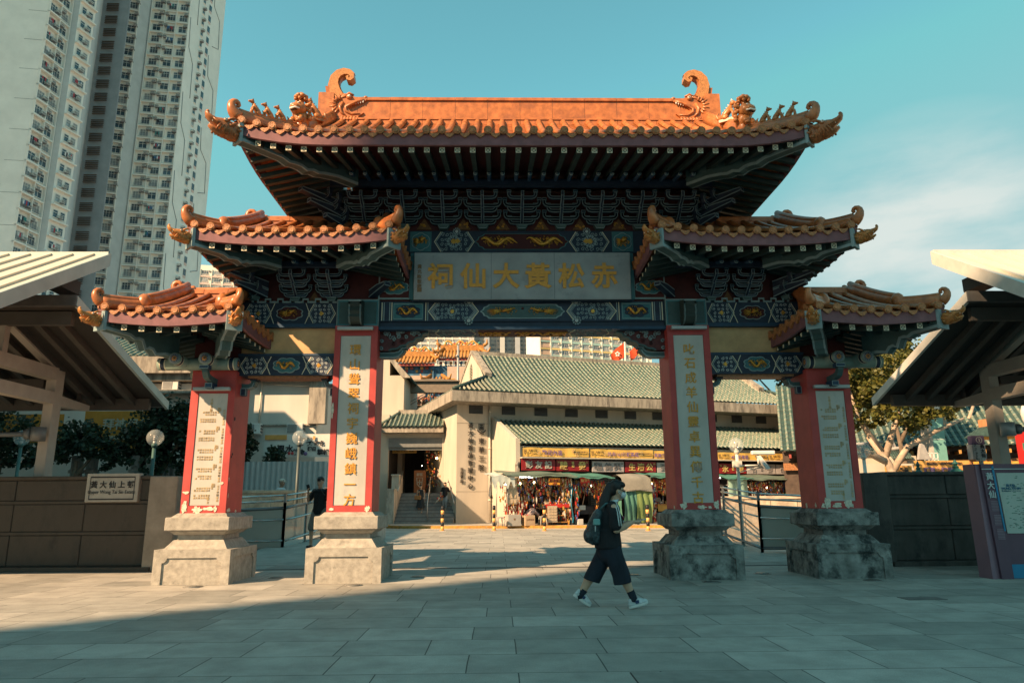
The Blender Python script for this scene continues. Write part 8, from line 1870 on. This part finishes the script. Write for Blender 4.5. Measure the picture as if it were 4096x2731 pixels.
# ---- generic standing figures ---------------------------------------------------
def figure(label, base, face, h, top_m, bottom_m, skin, hair='short', top=None, dress=False, arms=None, legs=None, extra=None, seated=False, hair_mat=None, shoes=None, voxel=.014):
    """base = ground point, face = yaw of the view direction; arms = [(elbow, wrist), (elbow, wrist)] in local metres (x right, y forward, z up)"""
    S = h/1.70; t = thing('person', label, 'person', base); B = Vector(base); a = face; fwd = Vector((cos(a),sin(a),0)); rt = Vector((sin(a),-cos(a),0))
    Q = lambda x,y,z: tuple(B+rt*x*S+fwd*y*S+Vector((0,0,z*S)))
    zs = .45 if seated else .86
    hp = zs
    tz = lambda z: z-(.86-zs)
    hd, P = head_prims(Q(0,.03,tz(1.56)), tuple(fwd+Vector((0,0,-.15))), S)
    bd = list(hd)+[('t',[Q(0,0,tz(1.36)),Q(0,.01,tz(1.46))],[.056*S,.05*S]), ('t',[Q(0,0,tz(.9)),Q(0,0,tz(1.15)),Q(0,0,tz(1.32))],[.13*S,.115*S,.115*S])]
    arms = arms or [((-.24,-.02,1.08),(-.25,.06,.84)),((.24,-.02,1.08),(.25,.06,.84))]
    for s, (e, wr) in zip((-1,1), arms):
        e_ = Q(e[0],e[1],tz(e[2])); w_ = Q(wr[0],wr[1],tz(wr[2]))
        bd += [('t',[Q(s*.18,0,tz(1.34)),e_],[.048*S,.037*S]), ('t',[e_,w_],[.037*S,.024*S])]
        dv = (Vector(w_)-Vector(e_)).normalized(); hand(bd, w_, tuple(dv), tuple(fwd*.3-rt*s*.6+Vector((0,0,.3))), S, .6, s)
    legs = legs or [((-.10,.02,.47),(-.10,-.02,.07)),((.10,.06,.47),(.10,.04,.07))]
    if seated: legs = [((-.13,.42,.46),(-.14,.40,.07)),((.13,.42,.46),(.14,.40,.07))]
    for s, (k, an) in zip((-1,1), legs): bd += [('t',[Q(s*.09,0,zs+.02),Q(*k)],[.085*S,.058*S]), ('t',[Q(*k),Q(*an)],[.056*S,.036*S]), ('t',[Q(*an),Q(an[0],an[1]+.13,.03)],[.036*S,.028*S])]
    fuse('body', bd, skin, t, voxel*S, 2)
    eyes(P, t, S)
    if hair:
        hr = [('b',P(-.028,0,.05),(.095*S,.096*S,.092*S)),('b',P(.03,0,.09),(.06*S,.08*S,.04*S))]
        if hair == 'long': hr += [('t',[P(-.07,0,.03),P(-.085,0,-.08),P(-.08,0,-.20)],[.075*S,.075*S,.05*S])]
        if hair == 'bun': hr += [('b',P(-.11,0,.05),(.05*S,)*3)]
        fuse('hair', hr, hair_mat or hair_m, t, .012*S, 1)
    tp = [('t',[Q(0,0,tz(.86)),Q(0,0,tz(1.08)),Q(0,0,tz(1.28))],[.165*S,.155*S,.15*S]), ('b',Q(0,0,tz(1.34)),(.17*S,.17*S,.07*S))]
    for s, (e, wr) in zip((-1,1), arms):
        e_ = Vector(Q(e[0],e[1],tz(e[2]))); s_ = Vector(Q(s*.16,0,tz(1.34)))
        if top != 'sleeveless': tp.append(('t',[s_, s_.lerp(e_,.75)],[.07*S,.065*S]))
    fuse('top', tp, top_m, t, .014*S, 3)
    if dress: fuse('skirt', [('m',[[Q(a_*cos(2*pi*k/18), b_*sin(2*pi*k/18)+.0, z) for k in range(18)] for z,a_,b_ in ((.30,.27,.24),(.45,.25,.21),(.65,.22,.18),(.86,.17,.14),(.98,.15,.12))])], bottom_m, t, .016*S, 1)
    elif bottom_m:
        bt = [('t',[Q(0,0,zs-.02),Q(0,0,zs+.06)],[.155*S,.15*S])]
        full = extra == 'trousers'
        for s, (k, an) in zip((-1,1), legs): bt += [('t',[Q(s*.09,0,zs),Q(*k)],[.11*S,.095*S])] + ([('t',[Q(*k),Q(an[0],an[1],an[2]+.04)],[.09*S,.07*S])] if full else [])
        fuse('trousers' if full else 'shorts', bt, bottom_m, t, .014*S, 2)
    for s, (k, an) in zip((-1,1), legs):
        b = MB(); an_ = Vector(Q(*an)); b.ball(tuple(Vector(Q(an[0],an[1]+.07,.035))), (.05*S,.05*S,.035*S), 10, 6); b.tube([Q(an[0],an[1]-.03,.03),Q(an[0],an[1]+.16,.025)], [.042*S,.034*S], 10, flat=.8); b.build('shoe', shoes or mm('dark shoe', (.04,.04,.045), .5), t)
    return t, Q, P
grey_s = mm('grey shorts cloth', (.17,.165,.15), .85, var=.1)
m_, Q, P = figure('man in black T-shirt and grey shorts reading a phone by the inner left column', (-5.12,5.3,.235), R(-105), 1.78, blk, grey_s, skin_m, 'short', arms=[((-.25,-.02,1.08),(-.24,.10,.86)),((.29,.06,1.10),(.20,.24,1.33))], legs=[((-.11,.03,.47),(-.11,.0,.07)),((.14,.10,.47),(.16,.06,.07))])
b = MB()
for k in (-1,1): b.tube([P(.098, k*.034+.022*cos(a_), .012+.016*sin(a_)) for a_ in [2*pi*i/12 for i in range(13)]], .0035, 4); b.tube([P(.095,k*.056,.016),P(.0,k*.09,.02)], .0035, 4)
b.tube([P(.10,-.012,.014),P(.10,.012,.014)], .0035, 4); b.build('glasses', mm('brushed steel'), m_)
fuse('fringe', [('b',P(.05,0,.075),(.055,.075,.05)),('b',P(-.02,0,.10),(.085,.09,.05))], hair_m, m_, .012, 1)
b = MB(); 
for s in (-1,1): b.tube([Q(s*.06,.10,1.42),Q(s*.13,.16,1.33),Q(s*.20,.13,1.24)], .005, 4)
b.box(-4.98,-4.90,5.085,5.095,1.70,1.715); b.build('shirt_piping', mm('grey piping', (.09,.095,.10), .7), m_)
pm_ = Vector(Q(.17,.30,1.43)); b = MB(Matrix.Translation(pm_) @ Matrix.Rotation(R(-12),4,'Y') @ Matrix.Rotation(R(18),4,'X')); b.bbox(-.038,.038,-.006,.006,-.08,.08,.003); tag(b.build('phone', black_p), 'dark phone raised in the hand of the man by the inner left column', 'phone')
floral = mm('dark floral print', (.015,.022,.028), .8, var=.2, scale=5, col2=(.22,.36,.38), thr=(.62,.66), scale2=14)
d_, Q, P = figure('woman in a dark floral dress with a tan handbag coming down the steps', (-4.97,28.05,.67), R(-95), 1.60, floral, floral, skin_m, 'bun', 'sleeveless', True, arms=[((-.23,-.04,1.08),(-.26,.04,.84)),((.25,.0,1.10),(.12,.18,1.22))], legs=[((-.09,.06,.47),(-.08,.02,.07)),((.09,.02,.47),(.12,-.08,.10))], shoes=mm('tan sandal', (.35,.22,.13), .6))
hb = thing('handbag', 'tan ribbed handbag carried by the woman in the floral dress', 'handbag', Q(.16,.18,.84)); b = MB(); c = Vector(Q(.15,.17,.92)); b.bbox(c.x-.19,c.x+.19,c.y-.07,c.y+.07,c.z-.13,c.z+.12,.03); b.build('bag', mm('tan basket weave', (.34,.15,.05), .7, var=.3, scale=20), hb); b = MB(); b.tube([(c.x-.12,c.y,c.z+.1),(c.x-.05,c.y,c.z+.3),(c.x+.08,c.y,c.z+.3),(c.x+.12,c.y,c.z+.1)], .012, 6); b.build('handle', mm('tan basket weave'), hb)
d2, Q, P = figure('woman in a black T-shirt and pale jeans descending the steps with festive bags', (-3.58,28.2,.80), R(-100), 1.60, blk, mm('pale jeans', (.26,.29,.31), .85, var=.15), skin_m, 'long', arms=[((-.26,-.06,1.08),(-.34,-.02,.86)),((.24,.06,1.10),(.24,.16,.92))], legs=[((-.09,.12,.50),(-.08,.05,.16)),((.09,.0,.47),(.10,-.08,.07))], extra='trousers', shoes=mm('white trainer', (.6,.6,.58), .6))
b = MB(); c = Vector(Q(.25,.20,.80)); rnd = random.Random(8)
for k in range(22): b.ball((c.x+rnd.uniform(-.16,.16),c.y+rnd.uniform(-.06,.06),c.z+rnd.uniform(-.2,.12)), (rnd.uniform(.03,.07),.04,rnd.uniform(.03,.06)), 7, 5, k%5)
b.tube([(c.x,c.y,c.z+.1),(c.x+.03,c.y,c.z+.25)], .02, 6, 0); b.tube([(c.x-.12,c.y,c.z-.15),(c.x-.28,c.y,c.z-.33)], [.05,.03], 6, 3)
tag(b.build('festive_bag', [mm('charm scarlet'), mm('charm gold'), mm('charm blue'), mm('charm white'), mm('charm orange')]), 'bundle of bright red, gold and blue festive bags held by the woman in jeans', 'bag')
om, Q, P = figure('elderly man in a white cap behind the low pale stone wall', (-7.75,10.6,.46), R(-15), 1.66, mm('pale shirt', (.46,.50,.52), .85, var=.05), grey_s, skin_d, 'short', hair_mat=mm('grey hair', (.22,.21,.2), .7), extra='trousers')
fuse('cap', [('b',P(-.01,0,.085),(.10,.10,.065)),('b',P(.09,0,.055),(.07,.065,.014))], mm('cream cap', (.56,.52,.44), .8), om, .010, 1)
figure('bald person almost hidden behind the inner left column, only the head showing', (-5.28,9.0,.36), R(-80), 1.66, blk, grey_s, skin_d, None, extra='trousers')
v1 = at(HM,(3.15,-5.0,0)); figure('stallholder in a dark patterned blouse sitting in the first stall', (v1[0],v1[1],.35), R(-85), 1.60, mm('dark patterned blouse', (.02,.02,.025), .8, var=.3, col2=(.2,.2,.22), thr=(.62,.66), scale2=16), blk, skin_m, 'short', seated=True, arms=[((-.24,.10,1.08),(-.10,.28,1.06)),((.24,.10,1.08),(.10,.28,1.04))], extra='trousers')
v2 = at(HM,(10.0,-5.0,0)); figure('stallholder in a pale T-shirt in the stall beside the inner right column', (v2[0],v2[1],.12), R(-95), 1.62, mm('pale T-shirt', (.38,.30,.24), .85), blk, skin_d, 'short', arms=[((-.24,.08,1.08),(-.10,.26,1.02)),((.24,.08,1.08),(.10,.26,1.0))], extra='trousers')
# crouching person in a checked shirt, back to the viewer
plaid = mm('pale checked shirt', (.46,.36,.34), .85, var=.3, scale=22, col2=(.20,.10,.12), thr=(.52,.56), scale2=30)
cp = at(HM,(2.3,-5.75,0)); t = thing('person', 'person in a pale checked shirt crouching behind the cardboard box', 'person', (cp[0],cp[1],.12)); C_ = Vector((cp[0],cp[1],.12)); V = lambda x,y,z: tuple(C_+Vector((x,y,z)))
hd, P = head_prims(V(.22,.32,.78), (.5,.8,-.5), 1.0)
fuse('body', hd+[('t',[V(.14,.22,.72),V(.2,.30,.76)],[.06,.05]),('t',[V(-.12,0,.40),V(-.05,.35,.45),V(-.02,.3,.05)],[.10,.07,.05]),('t',[V(.1,0,.40),V(.16,.35,.45),V(.16,.3,.05)],[.10,.07,.05]),('t',[V(-.1,0,.4),V(.1,.2,.68)],[.12,.12]),('t',[V(-.05,.25,.70),V(-.12,.42,.52),V(.0,.52,.45)],[.05,.04,.028]),('t',[V(.26,.15,.66),V(.42,.3,.5),V(.36,.45,.42)],[.05,.04,.028])], skin_m, t, .014, 2)
fuse('shirt', [('t',[V(-.16,-.03,.42),V(-.02,.06,.60),V(.12,.18,.70)],[.19,.20,.17]),('t',[V(.22,.14,.68),V(.40,.28,.52)],[.085,.075]),('t',[V(-.05,.24,.70),V(-.12,.40,.54)],[.085,.075])], plaid, t, .014, 2)
fuse('trousers', [('t',[V(-.14,0,.36),V(-.05,.33,.44),V(-.02,.3,.10)],[.13,.10,.07]),('t',[V(.08,0,.36),V(.16,.33,.44),V(.16,.3,.10)],[.13,.10,.07])], blk, t, .014, 2)
fuse('hair', [('b',P(-.028,0,.05),(.095,.096,.092)),('b',P(.03,0,.09),(.06,.08,.04))], hair_m, t, .012, 1)
# ---- end
